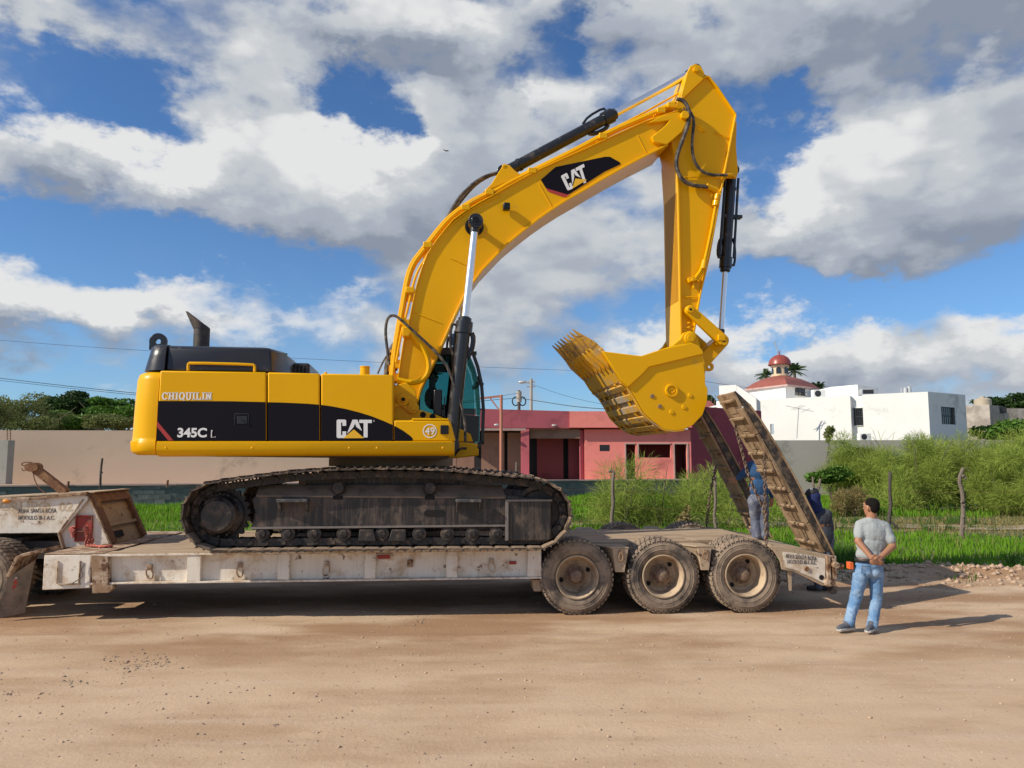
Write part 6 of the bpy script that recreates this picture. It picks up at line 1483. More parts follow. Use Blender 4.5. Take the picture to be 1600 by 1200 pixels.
# charcoal top of the counterweight
z1 = U.px(230, 577, NS+.1)[1]; z2 = U.px(230, 543, NS+.25)[1]; z3 = U.px(230, 538, NS+.25)[1]
xa = U.px(217, 578, NS+.1)[0]; xb = U.px(228, 545, NS+.1)[0]; xr1 = U.px(258, 560, NS+.1)[0]
shell([(z1-.01, rplan(xa, xr1, NS+.08, 1.42, .28)), (lerp(z1, z2, .6), rplan(lerp(xa, xb, .65), xr1, NS+.11, 1.39, .28)), (z2, rplan(xb, xr1, NS+.14, 1.36, .28)), (z3-.01, rplan(xb+.03, xr1, NS+.19, 1.31, .24)), (z3, rplan(xb+.10, xr1, NS+.27, 1.23, .18))], 'counterweight_cover', M['hood'], sharp=60)
# engine hood
def hoodpts(z, ins, xr): return (z, rplan(xr1+.012, xr, NS+.14+ins, 1.36-ins, 0.0, rr=.16) if False else [(xr1+.012, NS+.14+ins), (xr, NS+.14+ins), (xr, 1.36-ins), (xr1+.012, 1.36-ins)])
xh = U.px(422, 560, NS+.15)[0]
shell([(z1-.01, [(xr1+.012, NS+.12), (xh+.03, NS+.12), (xh+.20, NS+.60), (xh+.20, 1.3), (xr1+.012, 1.3)]), (z2-.02, [(xr1+.012, NS+.15), (xh, NS+.15), (xh+.15, NS+.55), (xh+.15, 1.3), (xr1+.012, 1.3)]), (z3-.03, [(xr1+.012, NS+.19), (xh-.03, NS+.19), (xh+.10, NS+.55), (xh+.10, 1.3), (xr1+.012, 1.3)]), (z3-.01, [(xr1+.012, NS+.27), (xh-.12, NS+.27), (xh+.0, NS+.60), (xh+.0, 1.3), (xr1+.012, 1.3)])], 'engine_hood', M['hood'], bevel=.03)
# low black box in front of the hood
a = U.px(440, 582, -.3); c = U.px(484, 567, -.3); b = MB(U); b.box(a[0], c[0], -.3, .9, z1-.02, c[1]); b.build('air_filter_box', M['hood'], E, bevel=.04)
b = MB(U); 
for k in range(6):
    x = lerp(a[0], c[0], .15 + .13*k); b.box(x, x+.025, -.306, -.301, z1+.03, c[1]-.04)
b.build('filter_grille', M['hole'], E)
# exhaust pipe with slanted tip
cx, cz = U.px(314.5, 539, -.3); r = U.px(327, 539, -.3)[0] - cx; ztop = U.px(314, 514, -.3)[1]
b = MB(U); b.cyl((cx, -.3, cz-.1), (cx, -.3, ztop), r, n=24); 
tipA = U.P(299, 484, -.3); b_ = MB(U)
d = Vector((-.42, 0, .9)).normalized(); n = 24; base = []; topv = []; 
for i in range(n):
    a_ = 2*math.pi*i/n; p = Vector((cx + r*1.04*math.cos(a_), -.3 + r*1.04*math.sin(a_), ztop-.005)); base.append(p)
    # cut plane: high on the left, low on the right
    s = (1 - math.cos(a_))/2; L = lerp(.03, .30, s); topv.append(p + d*L)
b.add(base + topv, [(i, (i+1) % n, (i+1) % n + n, i+n) for i in range(n)])
ib = [Vector((cx,-.3,ztop)).lerp(p, .85) for p in base]; it = [p + (q - Vector((cx,-.3,ztop)))*0 for p, q in zip(topv, base)]
b.add([p + (Vector((cx, -.3, p.z)) - Vector((p.x, p.y, p.z)))*.12 for p in topv] + topv, [(i, (i+1) % n, (i+1) % n + n, i+n) for i in range(n)])
b.add([p + (Vector((cx, -.3, p.z)) - Vector((p.x, p.y, p.z)))*.12 for p in topv] + [p*1.0 + (Vector((cx, -.3, p.z)) - p)*.15 + Vector((0,0,-.02)) for p in base], [(i, (i+1) % n, (i+1) % n + n, i+n) for i in range(n)])
b.build('exhaust_pipe', M['exhaust'] if 'exhaust' in M else M['hood'], E)
# lifting eye
cx, cz = U.px(247, 533.5, -.55); b = MB(U); n = 24; ro, ri = .125, .04; vs = []
for y in (-.56, -.50):
    for rr in (ro, ri):
        for i in range(n):
            a_ = 2*math.pi*i/n; z = cz + rr*math.sin(a_)
            x = cx + rr*math.cos(a_)
            if rr == ro and math.sin(a_) < -.3: z = cz - ro; x = cx + ro*(1 if math.cos(a_) > 0 else -1)*abs(math.cos(a_))**.2
            vs.append((x, y, z))
fs = []
for i in range(n):
    j = (i+1) % n; fs += [(i, j, n+j, n+i), (2*n+i, 3*n+i, 3*n+j, 2*n+j), (i, 2*n+i, 2*n+j, j), (n+i, n+j, 3*n+j, 3*n+i)]
b.add(vs, fs); b.build('lifting_eye', M['hood'], E, bevel=.006)
# side doors with the black band let in as flat print sheets on them
zt_l = 580; 
doors = [((250,579),(416,581.5),(416,689),(244,689)), ((418,581.5),(499.5,583.5),(499.5,689),(418,689)), ((501.5,583.5),(614.5,585.5),(614.5,689),(501.5,689))]
door_o = []
for q in doors:
    b = MB(U); q3 = U.pl(q, NS); b.prism(q3, NS, NS+.06)
    b.add([(q3[0][0], NS+.06, q3[0][1]), (q3[1][0], NS+.06, q3[1][1]), (q3[1][0], .2, q3[1][1]+.0), (q3[0][0], .2, q3[0][1]+.0), (q3[0][0], NS+.06, q3[0][1]-.04), (q3[1][0], NS+.06, q3[1][1]-.04), (q3[1][0], .2, q3[1][1]-.04), (q3[0][0], .2, q3[0][1]-.04)], [(0,1,2,3), (4,5,1,0), (5,6,2,1), (7,4,0,3), (6,7,3,2), (4,5,6,7)])
    door_o.append(b.build('side_door', M['yellow'], E, bevel=.022))
far = MB(U); q3 = U.pl(((250,579),(614,585),(614,689),(244,689)), NS); far.prism(q3, 1.44, 1.5); far.build('far_side_door', M['yellow'], E, bevel=.02)
# inner body filling under the doors
a = U.px(245, 689, NS); c = U.px(614, 587, NS); b = MB(U); b.box(a[0]+.02, c[0]-.02, NS+.065, 1.43, a[1]+.01, c[1]-.05); b.build('engine_bay', M['hole'], E)
# front lower panel (with the number 49)
fp = upr('front_panel', [(616,657),(702,657),(711.5,689),(616,689)], NS, NS+.06, M['yellow'], bevel=.015)
upr('panel_edge', [(644,653.5),(700,654),(702,656.5),(644,656.5)], NS+.0, NS+.25, M['yellow'], fp, bevel=.006)
upr('toolbox_top', [(616,656),(701,656),(701,660),(616,660)], NS+.062, -.45, M['yellow'])
upr('toolbox_front', [(701,657),(704,657),(712,689),(706,689)], NS+.062, -.45, M['yellow'])
# rounded skirt
zs0, zs1 = U.px(400, 713.5, NS)[1], U.px(400, 690, NS)[1]; xs0, xs1 = U.px(245, 700, NS)[0], U.px(711, 700, NS)[0]
b = MB(U); prof = [(zs1, NS+.10), (zs1, NS+.0), (zs1-.01, NS-.018), (lerp(zs1, zs0, .5), NS-.028), (lerp(zs1, zs0, .75), NS-.015), (zs0+.02, NS+.03), (zs0, NS+.09), (zs0, NS+.25)]
sl_ = U.px(711, 690, NS)[1] - U.px(245, 690, NS)[1]
vs = []
for x, dz, ins in ((xs0, 0, 0), (xs1-.06, sl_, 0), (xs1-.015, sl_, .03), (xs1, sl_, .12)):
    for z, y in prof: vs.append((x, y + ins, z + (sl_ * (x-xs0)/(xs1-xs0))))
k = len(prof); fs = [(i*k+j, (i+1)*k+j, (i+1)*k+j+1, i*k+j+1) for i in range(3) for j in range(k-1)]
b.add(vs, fs + [list(range(k)), [3*k+j for j in range(k-1, -1, -1)]]); sk = b.build('lower_skirt', M['yellow'], E, sharp=50)
for u in (259, 394, 546, 589, 692):
    c0 = U.P(u, 700, NS-.026); b = MB(U); b.ball(c0, .017, 5, sc=(1, .6, 1)); b.build('bolt', M['yellow'], sk)
b = MB(U); b.box(xs0, xs1, 1.4, 1.52, zs0, zs1+.0); b.build('far_skirt', M['yellow'], E, bevel=.03)
# door latch recess, handrail, fuel cap
b = MB(U); a = U.px(366, 664, NS); c = U.px(389, 646, NS)
b.box(a[0], c[0], NS-.008, NS-.004, c[1]-.012, c[1]); b.box(a[0], a[0]+.01, NS-.008, NS-.004, a[1], c[1]-.013); b.box(c[0]-.01, c[0], NS-.008, NS-.004, a[1], c[1]-.013); b.build('latch_frame', M['hood'], door_o[0])
a = U.px(370, 662, NS); c = U.px(386, 650, NS); b = MB(U); b.box(a[0], c[0], NS-.007, NS-.005, a[1], c[1]); b.tube([(a[0]+.02, NS-.02, c[1]-.03), ((a[0]+c[0])/2, NS-.03, (a[1]+c[1])/2), (c[0]-.03, NS-.02, a[1]+.03)], .012, 6); b.build('door_latch', M['hood'], door_o[0], bevel=.002)
b = MB(U); b.tube([U.P(294, 579, NS+.05), U.P(294, 569, NS+.05), U.P(296.5, 567, NS+.05), U.P(395, 569.5, NS+.05), U.P(398, 571.5, NS+.05), U.P(398, 581, NS+.05)], .02, 8, smooth=1); b.build('handrail', M['yellow'], E)
c0 = U.P(570, 584, -1.0); b = MB(U); b.cyl(c0 - Vector((0,0,.05)), c0 + Vector((0, 0, .09)), .07, n=18); b.cyl(c0 + Vector((0,0,.09)), c0 + Vector((0, 0, .11)), .075, n=18); b.build('filler_cap', M['yellow'], E, bevel=.006)
c0 = U.P(509, 583, NS+.1); b = MB(U); b.ball(c0, .02, 5); b.build('bolt', M['yellow'], E)
# --- black band (print) split at the door gaps
def sheet(name, pts, yl, m, par, fr=U, off=.003):
    b = MB(fr); b.prism(fr.pl(pts, yl), yl-off, yl-.0005); return b.build(name, m, par)
top = [(247,626.5),(300,626.6),(360,627),(415.5,628.3)]
sheet('black_band', top + [(415.5,688.6),(244.6,688.6)], NS, M['decal'], door_o[0])
sheet('black_band', [(418.5,628.5),(440,629),(460,629.8),(480,630.8),(499,632.3),(499,688.6),(418.5,688.6)], NS, M['decal'], door_o[1])
sheet('black_band', [(502,632.6),(520,635.2),(540,639),(560,644),(580,650.2),(600,658),(614,664.2),(614,688.6),(502,688.6)], NS, M['decal'], door_o[2])
sheet('black_band', [(616.5,665.4),(630,673),(641,681),(645,685.5),(644.5,688.6),(616.5,688.6)], NS, M['decal'], fp)
sheet('red_stripe', [(245.5,658),(271,688.4),(263,688.4),(245.2,667)], NS-.003, M['red_mark'], door_o[0], off=.002)
# CAT marks: block letters cut as polygons in a unit box
LET = {
 'C': [[(.40,0),(.12,0),(0,.12),(0,.88),(.12,1),(.40,1)], ],
}
def cat_mark(fr, par, yl, quad, tri, name='cat_lettering'):
    """quad: pixel corners bl, br, tr, tl of the word"""
    bl, br, tr, tl = [Vector(fr.px(u, v, yl)) for u, v in quad]
    def mp(x, y): a = bl.lerp(br, x); c = tl.lerp(tr, x); p = a.lerp(c, y); return (p.x, p.y)
    polys = [
      # C
      [(.035,.0),(.235,.0),(.27,.05),(.27,.36),(.165,.36),(.165,.16),(.125,.16),(.125,.84),(.165,.84),(.165,.66),(.27,.66),(.27,.95),(.235,1),(.035,1),(0,.95),(0,.05)],
      # A: the feet are cut by the triangle
      [(.29,.22),(.43,.90),(.45,1),(.59,1),(.61,.90),(.72,.38),(.62,.52),(.56,.60),(.52,.80),(.48,.60),(.40,.42),],
      # T
      [(.64,1),(1,1),(1,.82),(.88,.82),(.88,.02),(.765,.02),(.765,.82),(.64,.82)],
    ]
    b = MB(fr)
    for p in polys: b.prism([mp(*q) for q in p], yl-.004, yl-.001)
    o = b.build(name, M['white_mark'], par)
    b = MB(fr); b.prism(fr.pl(tri, yl), yl-.006, yl-.001); b.build('yellow_triangle', M['yellow_mark'], par)
cat_mark(U, door_o[2], NS-.003, ((526,684.5),(581,684),(581,656),(526,655.5)), ((536,684.8),(569,684.6),(553,671)))
text_obj('345C', U, 277, 668.5, 683.5, NS-.003, M['white_mark'], door_o[0], u1=(323, 683.5), bold=.035, spacing=1.0)
text_obj('L', U, 329.5, 672, 683.5, NS-.003, M['white_mark'], door_o[0], u1=(337, 683.5), bold=.01)
text_obj('L', U, 331, 674, 682.6, NS-.006, M['decal'], door_o[0], u1=(335.8, 682.6), bold=-.01)
text_obj('R', U, 583.5, 656.5, 659, NS-.003, M['white_mark'], door_o[2], u1=(585.5, 659), bold=.0)
text_obj('49', U, 664, 668, 679, NS-.006, M['white_mark'], fp, u1=(679, 679), bold=.012)
c0 = U.px(671.5, 673.5, NS); b = MB(U); b.lathe([(.083, -.003), (.097, -.003), (.097, -.0005), (.083, -.0005), (.083, -.003)], (c0[0], NS-.001, c0[1]), (0, 1, 0), 40); b.build('number_ring', M['white_mark'], fp)
# slab serif word, drawn from strokes
def serif_word(word, fr, par, yl, u0, v0, u1, v1, m):
    A = Vector(fr.px(u0, v1, yl)); B = Vector(fr.px(u1, v1, yl)); h = fr.px(u0, v0, yl)[1] - A.y
    wd = {'C': .95, 'H': 1.05, 'I': .5, 'Q': 1.0, 'U': 1.0, 'L': .9, 'N': 1.05}; gap = .07; tot = sum(wd[c]+gap for c in word) - gap; Lw = (B-A).length
    x = 0; b = MB(fr); d = (B-A).normalized()
    def rect(x0, z0, x1, z1):
        p = [A + d*(xx*Lw/tot) + Vector((0, zz*h)) for xx, zz in ((x0,z0),(x1,z0),(x1,z1),(x0,z1))]; b.prism([tuple(q) for q in p], yl-.004, yl-.001)
    def poly(pts): b.prism([tuple(A + d*(xx*Lw/tot) + Vector((0, zz*h))) for xx, zz in pts], yl-.004, yl-.001)
    def arc(cx, a0, a1, rx, t=.26):
        n = 14; o = []; i_ = []
        for k in range(n+1):
            a = R(lerp(a0, a1, k/n)); o.append((cx + rx*math.cos(a), .5 + .52*math.sin(a))); i_.append((cx + (rx-t)*math.cos(a), .5 + .38*math.sin(a)))
        for k in range(n): poly([o[k], o[k+1], i_[k+1], i_[k]])
    for c in word:
        w = wd[c]
        if c == 'C': arc(x+w*.52, 35, 325, w*.5); rect(x+w-.10, .58, x+w, .98)
        if c == 'Q': arc(x+w*.5, 0, 360, w*.5); poly([(x+.5*w, .22), (x+.66*w, .3), (x+w*1.02, -.12), (x+.78*w, -.12)])
        if c in 'HN': 
            for xx in (.12, w-.36): rect(x+xx, 0, x+xx+.24, 1); rect(x+xx-.11, 0, x+xx+.35, .12); rect(x+xx-.11, .88, x+xx+.35, 1)
            if c == 'H': rect(x+.36, .43, x+w-.36, .57)
            else: poly([(x+.10, 1), (x+.38, 1), (x+w-.12, 0), (x+w-.36, 0)])
        if c == 'I': rect(x+.13, 0, x+.37, 1); rect(x+.01, 0, x+.49, .12); rect(x+.01, .88, x+.49, 1)
        if c == 'L': rect(x+.12, 0, x+.36, 1); rect(x+.01, .88, x+.47, 1); rect(x+.01, 0, x+w-.05, .12); rect(x+w-.16, 0, x+w-.04, .38)
        if c == 'U':
            for xx in (.12, w-.34): rect(x+xx, .25, x+xx+.22, 1); rect(x+xx-.11, .88, x+xx+.33, 1)
            poly([(x+.12, .25), (x+.34, .25), (x+.42, .12), (x+w-.42, .12), (x+w-.34, .25), (x+w-.12, .25), (x+w-.25, .02), (x+w-.4, -.03), (x+.4, -.03), (x+.25, .02)])
        x += w + gap
    me = b.build('name_lettering', m, par, fixn=True)
serif_word('CHIQUILIN', U, door_o[0], NS, 252.5, 613, 331, 624.6, M['white_mark'])

# ---- boom foot bracket, visible between panel and cab
upr('boom_foot_bracket', [(612,640),(616,603),(635,598),(650,612),(653,640),(680,648),(700,656),(700,690),(612,690)], -.62, -.54, M['yellow'], dy=-.55)
upr('boom_foot_bracket', [(612,640),(616,603),(635,598),(650,612),(653,640),(680,648),(700,656),(700,690),(612,690)], .54, .62, M['yellow'], dy=-.55)
upr('bulkhead', [(600,600),(616,600),(616,690),(600,690)], -1.35, 1.0, M['yellow'], dy=-.7)
b = MB(U); 
for u, v, r in ((630, 625, .09), (646, 638, .085)):
    c0 = U.P(u, v, -.62); b.cyl(c0, c0 + Vector((0, -.06, 0)), r, n=22); b.cyl(c0 + Vector((0, -.06, 0)), c0 + Vector((0, -.09, 0)), r*.5, n=16)
b.add([tuple(U.P(*p, -.66)) for p in ((606,632),(630,628),(646,644),(640,646),(628,634),(606,640))], [(0,1,2,3,4,5)]); 
b.build('foot_pin', M['yellow'], E, bevel=.006)
b = MB(U)
for u, v in ((661, 648), (676, 651)):
    c0 = U.P(u, v, -.624); b.cyl(c0, c0+Vector((0,-.004,0)), .045, n=18)
c0 = U.P(630, 624, -.715); b.cyl(c0, c0+Vector((0,-.004,0)), .03, n=14)
b.build('bore', M['hole'], E)

# ---- boom
BY0, BY1 = -.40, .40
boom_px = [(622,600),(626,570),(632,532),(640,504),(646,474),(652,446),(660,420),(669,397),(682,377),(697,358),(709,344),(727,331),(750,317),(776,303),(800,289),(842,266),(880,249),(920,231),(950,217),(985,201),(1010,190),(1040,180),(1060,174),(1070,178),(1073,190),(1066,204),(1055,214),(1042,225),(1030,231),(1010,241),(985,254),(965,265),(935,282),(910,297),(885,311),(860,327),(840,341),(827,351),(808,366),(790,381),(770,402),(752,421),(738,440),(723,463),(708,495),(691,533),(676,565),(663,590),(655,608),(650,628),(645,640),(630,640),(622,625)]
bq = U.pl(boom_px, BY0)
b = MB(U); 
b.prism(bq, BY0+.02, BY1-.02); bm_ = b.build('boom', M['yellow'], E)
def flange(pxs, y0, y1, par, m, th=.03, dy=None):
    pts = U.pl(pxs, BY0 if dy is None else dy); b = MB(U); b.strip(pts, th, y0, y1); return b.build('edge_flange', m, par, bevel=.006)
low = boom_px[27:50]
flange(low, BY0-.03, BY1+.03, bm_, M['yellow'], .035)
up_ = boom_px[0:23]
flange(up_, BY0-.015, BY1+.015, bm_, M['yellow'], .02)
# weld seams, access plates
b = MB(U)
for pts in (((645,487),(690,505)), ((704,403),(726,413)), ((842,286),(862,322)), ((996,210),(1010,238))):
    A, B = U.P(*pts[0], BY0), U.P(*pts[1], BY0); A.y = B.y = BY0+.017; b.tube([A, B], .008, 5)
b.build('weld_seam', M['yellow'], bm_)
# nose plates
upr('boom_nose', [(1012,192),(1030,182),(1058,175),(1070,178),(1074,190),(1066,206),(1042,226),(1022,222),(1018,214),(1040,196),(1046,188)], BY0-.05, BY0+.018, M['yellow'], bm_, bevel=.012)
upr('boom_nose', [(1012,192),(1030,182),(1058,175),(1070,178),(1074,190),(1066,206),(1042,226),(1022,222),(1018,214),(1040,196),(1046,188)], BY1-.018, BY1+.05, M['yellow'], bm_, bevel=.012, dy=BY0)
# decal on the boom
sheet('boom_decal', [(845,281),(868,261),(945,245),(953,245),(969,254),(969,257),(945,268),(890,303),(885,305),(853,294)], BY0+.017, M['decal'], bm_)
sheet('red_stripe', [(853,294),(886,304),(890,303),(884,308),(880,307.5),(856,299)], BY0+.014, M['red_mark'], bm_, off=.002)
cat_mark(U, bm_, BY0+.013, ((887,298),(920,284),(912,256),(876,275)), ((894,295),(917,281),(899,279)))
# boom light
c0 = U.P(791, 325, BY0); b = MB(U); b.box(c0.x-.06, c0.x+.05, BY0-.12, BY0-.005, c0.z-.06, c0.z+.055); b.build('work_light', M['black'], bm_, bevel=.015)
# bosses for the boom cylinder pin
c0 = U.P(743, 347, -.62); bc = c0
b = MB(U); b.cyl((c0.x, -.72, c0.z), (c0.x, .72, c0.z), .055, n=20); b.lathe([(.001, -.40), (.14, -.40), (.16, -.37), (.16, -.3)], (c0.x, 0, c0.z), (0, 1, 0), 28); b.build('cylinder_pin', M['black'], bm_)
# boom cylinders, near and far
def hyd(p_eye, p_base, split, rb, rr, y, fr, par, collar=1.28, eye=.115, name='boom_cylinder'):
    A, B = Vector(p_eye), Vector(p_base); d = (B-A).normalized(); Sp = A.lerp(B, split)
    b = MB(fr); b.cyl(Sp, B, rb, n=24); b.cyl(Sp - d*.02, Sp + d*.10, rb*.72, n=20); b.cyl(Sp + d*.06, Sp + d*.24, rb*collar, n=24); b.cyl(B - d*.34, B - d*.30, rb*1.12, n=20)
    o = b.build(name, M['black_c'], par)
    b = MB(fr); b.cyl(A, Sp - d*.021, rr, n=20); b.build('rod', M['chrome'], o)
    b = MB(fr); b.cyl(A + Vector((0, -.09, 0)), A + Vector((0, .09, 0)), eye, n=28); b.cyl(A + Vector((0, -.10, 0)), A + Vector((0, -.091, 0)), eye*.6, n=20); b.cyl(A + d*.04, A + d*.17, rr*1.25, n=18); b.build('rod_eye', M['black_c'], o, bevel=.008)
    b = MB(fr); b.cyl(B + Vector((0, -.11, 0)), B + Vector((0, .11, 0)), rb*1.15, n=24); b.build('base_eye', M['black_c'], o, bevel=.008)
    s = fr.M.to_3x3()
    b = MB(fr); px_ = d.cross(Vector((0, 1, 0))).normalized()
    q = [Sp + d*.12 + px_*(-rb*1.2), Sp + d*.12 + px_*(-rb*1.9), Sp + d*.45 + px_*(-rb*1.8), Sp + d*.6 + px_*(-rb*1.1)]
    b.tube(q, .022, 6, smooth=1); q = [Sp + d*.22 + px_*(rb*1.2), Sp + d*.3 + px_*(rb*1.6), Sp + d*.5 + px_*(rb*1.5), Sp + d*.6+ px_*(rb*.9)]; b.tube(q, .04, 6, smooth=1); b.build('oil_line', M['black_c'], o)
    return o
for y in (-.62, .62):
    A = U.P(743, 347, -.62); B = U.P(705, 695, -.62); A.y = B.y = y
    hyd(A, B, .44, .105, .058, y, U, E)
# arm (stick) cylinder on the boom's back
A = U.P(1086, 111, 0); B = U.P(786, 271, 0)
ac = hyd(A, B, .43, .098, .064, 0, U, E, eye=.09, name='arm_cylinder')
b = MB(U); b.cyl(B + Vector((0, -.3, 0)), B + Vector((0, .3, 0)), .05, n=16)
b.prism(U.pl([(752,310),(765,297),(782,270),(792,268),(800,276),(812,285)], 0), -.30, -.22); b.prism(U.pl([(752,310),(765,297),(782,270),(792,268),(800,276),(812,285)], 0), .22, .30); b.build('cylinder_bracket', M['yellow'], bm_, bevel=.01)
# pipe beside the rod
b = MB(U); b.tube([U.P(964, 198, -.10), U.P(1010, 174, -.1), U.P(1060, 146, -.1), U.P(1072, 134, -.1)], .018, 8); b.build('guard_pipe', M['yellow'], ac)
# hydraulic pipes and hoses along the boom's back
def pipe(pxs, y, r, m, par=None, name='hydraulic_pipe', sm=2, fr=U):
    b = MB(fr); 
    pts = [fr.P(p[0], p[1], p[2] if len(p) > 2 else y) for p in pxs]
    b.tube(pts, r, 8, smooth=sm); return b.build(name, m, par or bm_)
pA = [(612,600),(616,560),(622,520),(630,478),(636,440),(645,412),(660,393),(684,362),(700,343),(722,325),(750,308),(775,298),(795,285),(850,259),(905,232),(955,205),(1000,186),(1035,170),(1056,160)]
for k, (dy, off) in enumerate(((-.36, 0), (-.27, -3), (-.18, 2), (.25, -2))):
    pipe([(u + off*.9, v + off*.4 + (k == 2)*2) for u, v in pA], dy, .027, M['yellow'])
pipe([(619,566),(627,520),(638,480),(644,450),(652,424),(666,402),(690,366),(712,345),(748,320),(780,306)], -.38, .020, M['yellow'])
pipe([(722,325),(752,309),(790,293),(838,270),(880,254),(930,232),(980,206),(1020,190)], -.34, .018, M['yellow'])
for (u, v) in ((633,505),(641,455),(668,385),(727,327),(764,303),(830,270),(940,216),(1030,176),(1046,168)):
    c0 = U.P(u, v, -.30); b = MB(U); b.box(c0.x-.07, c0.x+.07, -.42, .30, c0.z-.05, c0.z+.045); b.build('pipe_clamp', M['yellow'], bm_, bevel=.012)
b = MB(U); rr = random.Random(3)
for (u, v) in [(607+rr.random()*16, 548+rr.random()*48) for _ in range(26)]:
    c0 = U.P(u, v, -.35 + rr.random()*.3); s_ = .02 + rr.random()*.03; b.box(c0.x-s_, c0.x+s_, c0.y-s_, c0.y+s_, c0.z-s_*1.4, c0.z+s_*1.4)
b.build('valve_fittings', M['yellow'], E, bevel=.006)
# large yellow bow pipe at the boom's foot
pipe([(628,498),(636,512),(650,528),(664,548),(671,568),(668,586),(655,597),(640,598),(620,593)], -.56, .042, M['yellow'], E, 'bow_pipe')
b = MB(U); c0 = U.P(638, 520, -.56); b.box(c0.x-.09, c0.x+.03, -.60, -.40, c0.z-.06, c0.z+.08); b.build('pipe_clamp', M['yellow'], E, bevel=.012)
# black hoses
pipe([(781,270),(768,272),(755,277),(742,285),(732,294),(720,306),(711,319),(703,333),(697,344),(690,354),(684,362)], -.10, .030, M['rubber'], bm_, 'hose')
pipe([(781,270),(768,273),(756,279),(744,287),(733,298),(722,311),(712,324),(703,338),(690,356)], .10, .030, M['rubber'], bm_, 'hose')
pipe([(608,570),(605,545),(602,520),(604,500),(610,493),(618,493),(627,500),(640,512),(660,530),(680,549),(698,570),(706,590),(712,608),(720,630),(727,660),(727,690)], -.70, .022, M['rubber'], E, 'hose')
pipe([(590,584),(597,568),(604,556),(610,550)], -.2, .014, M['rubber'], E, 'hose')
pipe([(604,590),(606,565),(612,545),(620,535)], -.1, .05, M['rubber'], E, 'hose')

# ---- arm
AY = .33
arm_px = [(1075,112),(1078,106),(1086,103),(1093,106),(1098,114),(1106,117),(1121,135),(1151,178),(1151,182),(1128,300),(1110,400),(1096,460),(1086,517),(1082,548),(1063,548),(1061,470),(1060,400),(1058,300),(1053,235),(1046,205),(1052,180),(1061,154),(1071,128)]
b = MB(U); b.prism(U.pl(arm_px, -AY), -AY+.02, AY-.02); arm = b.build('arm', M['yellow'], E)
flange([(1061,156),(1098,121),(1107,119),(1121,136),(1150,179),(1150,183),(1127,300),(1109,400),(1095,460),(1085,520)], -AY-.03, AY+.03, arm, M['yellow'], -.03, dy=-AY)
b = MB(U); b.strip(U.pl([(1063,545),(1061,470),(1060,400),(1058,300),(1054,240)], -AY), -.03, -AY-.03, AY+.03); b.build('edge_flange', M['yellow'], arm, bevel=.006)
upr('cylinder_lug', [(1073,114),(1078,104),(1086,101),(1094,104),(1100,115),(1098,122),(1070,148),(1062,156)], -AY-.03, -AY+.02, M['yellow'], arm, dy=-AY)
c0 = U.P(1086, 111, -AY); b = MB(U); b.cyl((c0.x, -AY-.05, c0.z), (c0.x, AY+.05, c0.z), .055, n=20); b.cyl((c0.x, -AY-.07, c0.z), (c0.x, -AY-.051, c0.z), .045, n=6); b.build('arm_pin', M['yellow'], arm, bevel=.004)
c0 = U.P(1067, 184, BY0); b = MB(U); b.cyl((c0.x, -.52, c0.z), (c0.x, .52, c0.z), .07, n=20); b.build('boom_pin', M['yellow'], bm_, bevel=.01)
# bracket of the bucket cylinder behind the arm
upr('cylinder_lug', [(1146,195),(1150,190),(1149,230),(1152,270),(1150,279),(1134,279),(1130,285)], -.24, -.18, M['yellow'], arm, dy=-.2)
upr('cylinder_lug', [(1146,195),(1150,190),(1149,230),(1152,270),(1150,279),(1134,279),(1130,285)], .18, .24, M['yellow'], arm, dy=-.2)
b = MB(U); b.tube([U.P(1117, 207, -AY-.0), U.P(1141, 216, -AY-.0)], .008, 5); b.tube([U.P(1062, 277, -AY), U.P(1128, 277, -AY)], .008, 5); b.tube([U.P(1062, 464, -AY), U.P(1095, 464, -AY)], .010, 5)
A, B = U.P(1092, 196, -AY), U.P(1102, 206, -AY); b.tube([A, B], .02, 6); b.build('weld_seam', M['yellow'], arm)
# hoses from boom to arm
pipe([(1057,155,-.42),(1066,156,-.44),(1073,163,-.46),(1077,176,-.47),(1076,192,-.47),(1068,215,-.46),(1059,238,-.45),(1056,255,-.44),(1059,270,-.43),(1068,283,-.42),(1080,289,-.41),(1093,291,-.40),(1107,292,-.38)], 0, .034, M['rubber'], arm, 'hose')
pipe([(1073,170,-.36),(1080,176,-.40),(1085,190,-.42),(1082,210,-.42),(1081,235,-.42),(1086,255,-.41),(1096,268,-.40),(1110,273,-.38),(1125,274,-.37),(1137,273,-.36)], 0, .026, M['rubber'], arm, 'hose')
pipe([(1068,168,-.36),(1076,182,-.40),(1074,200,-.41),(1066,220,-.41)], 0, .012, M['rubber'], arm, 'hose')
pipe([(1136,273,-.36),(1144,273,-.34),(1149,277,-.28)], 0, .03, M['yellow'], arm, 'hose_fitting', 0)
pipe([(1104,290,-.38),(1112,294,-.37),(1120,298,-.36)], 0, .045, M['yellow'], arm, 'hose_fitting', 0)
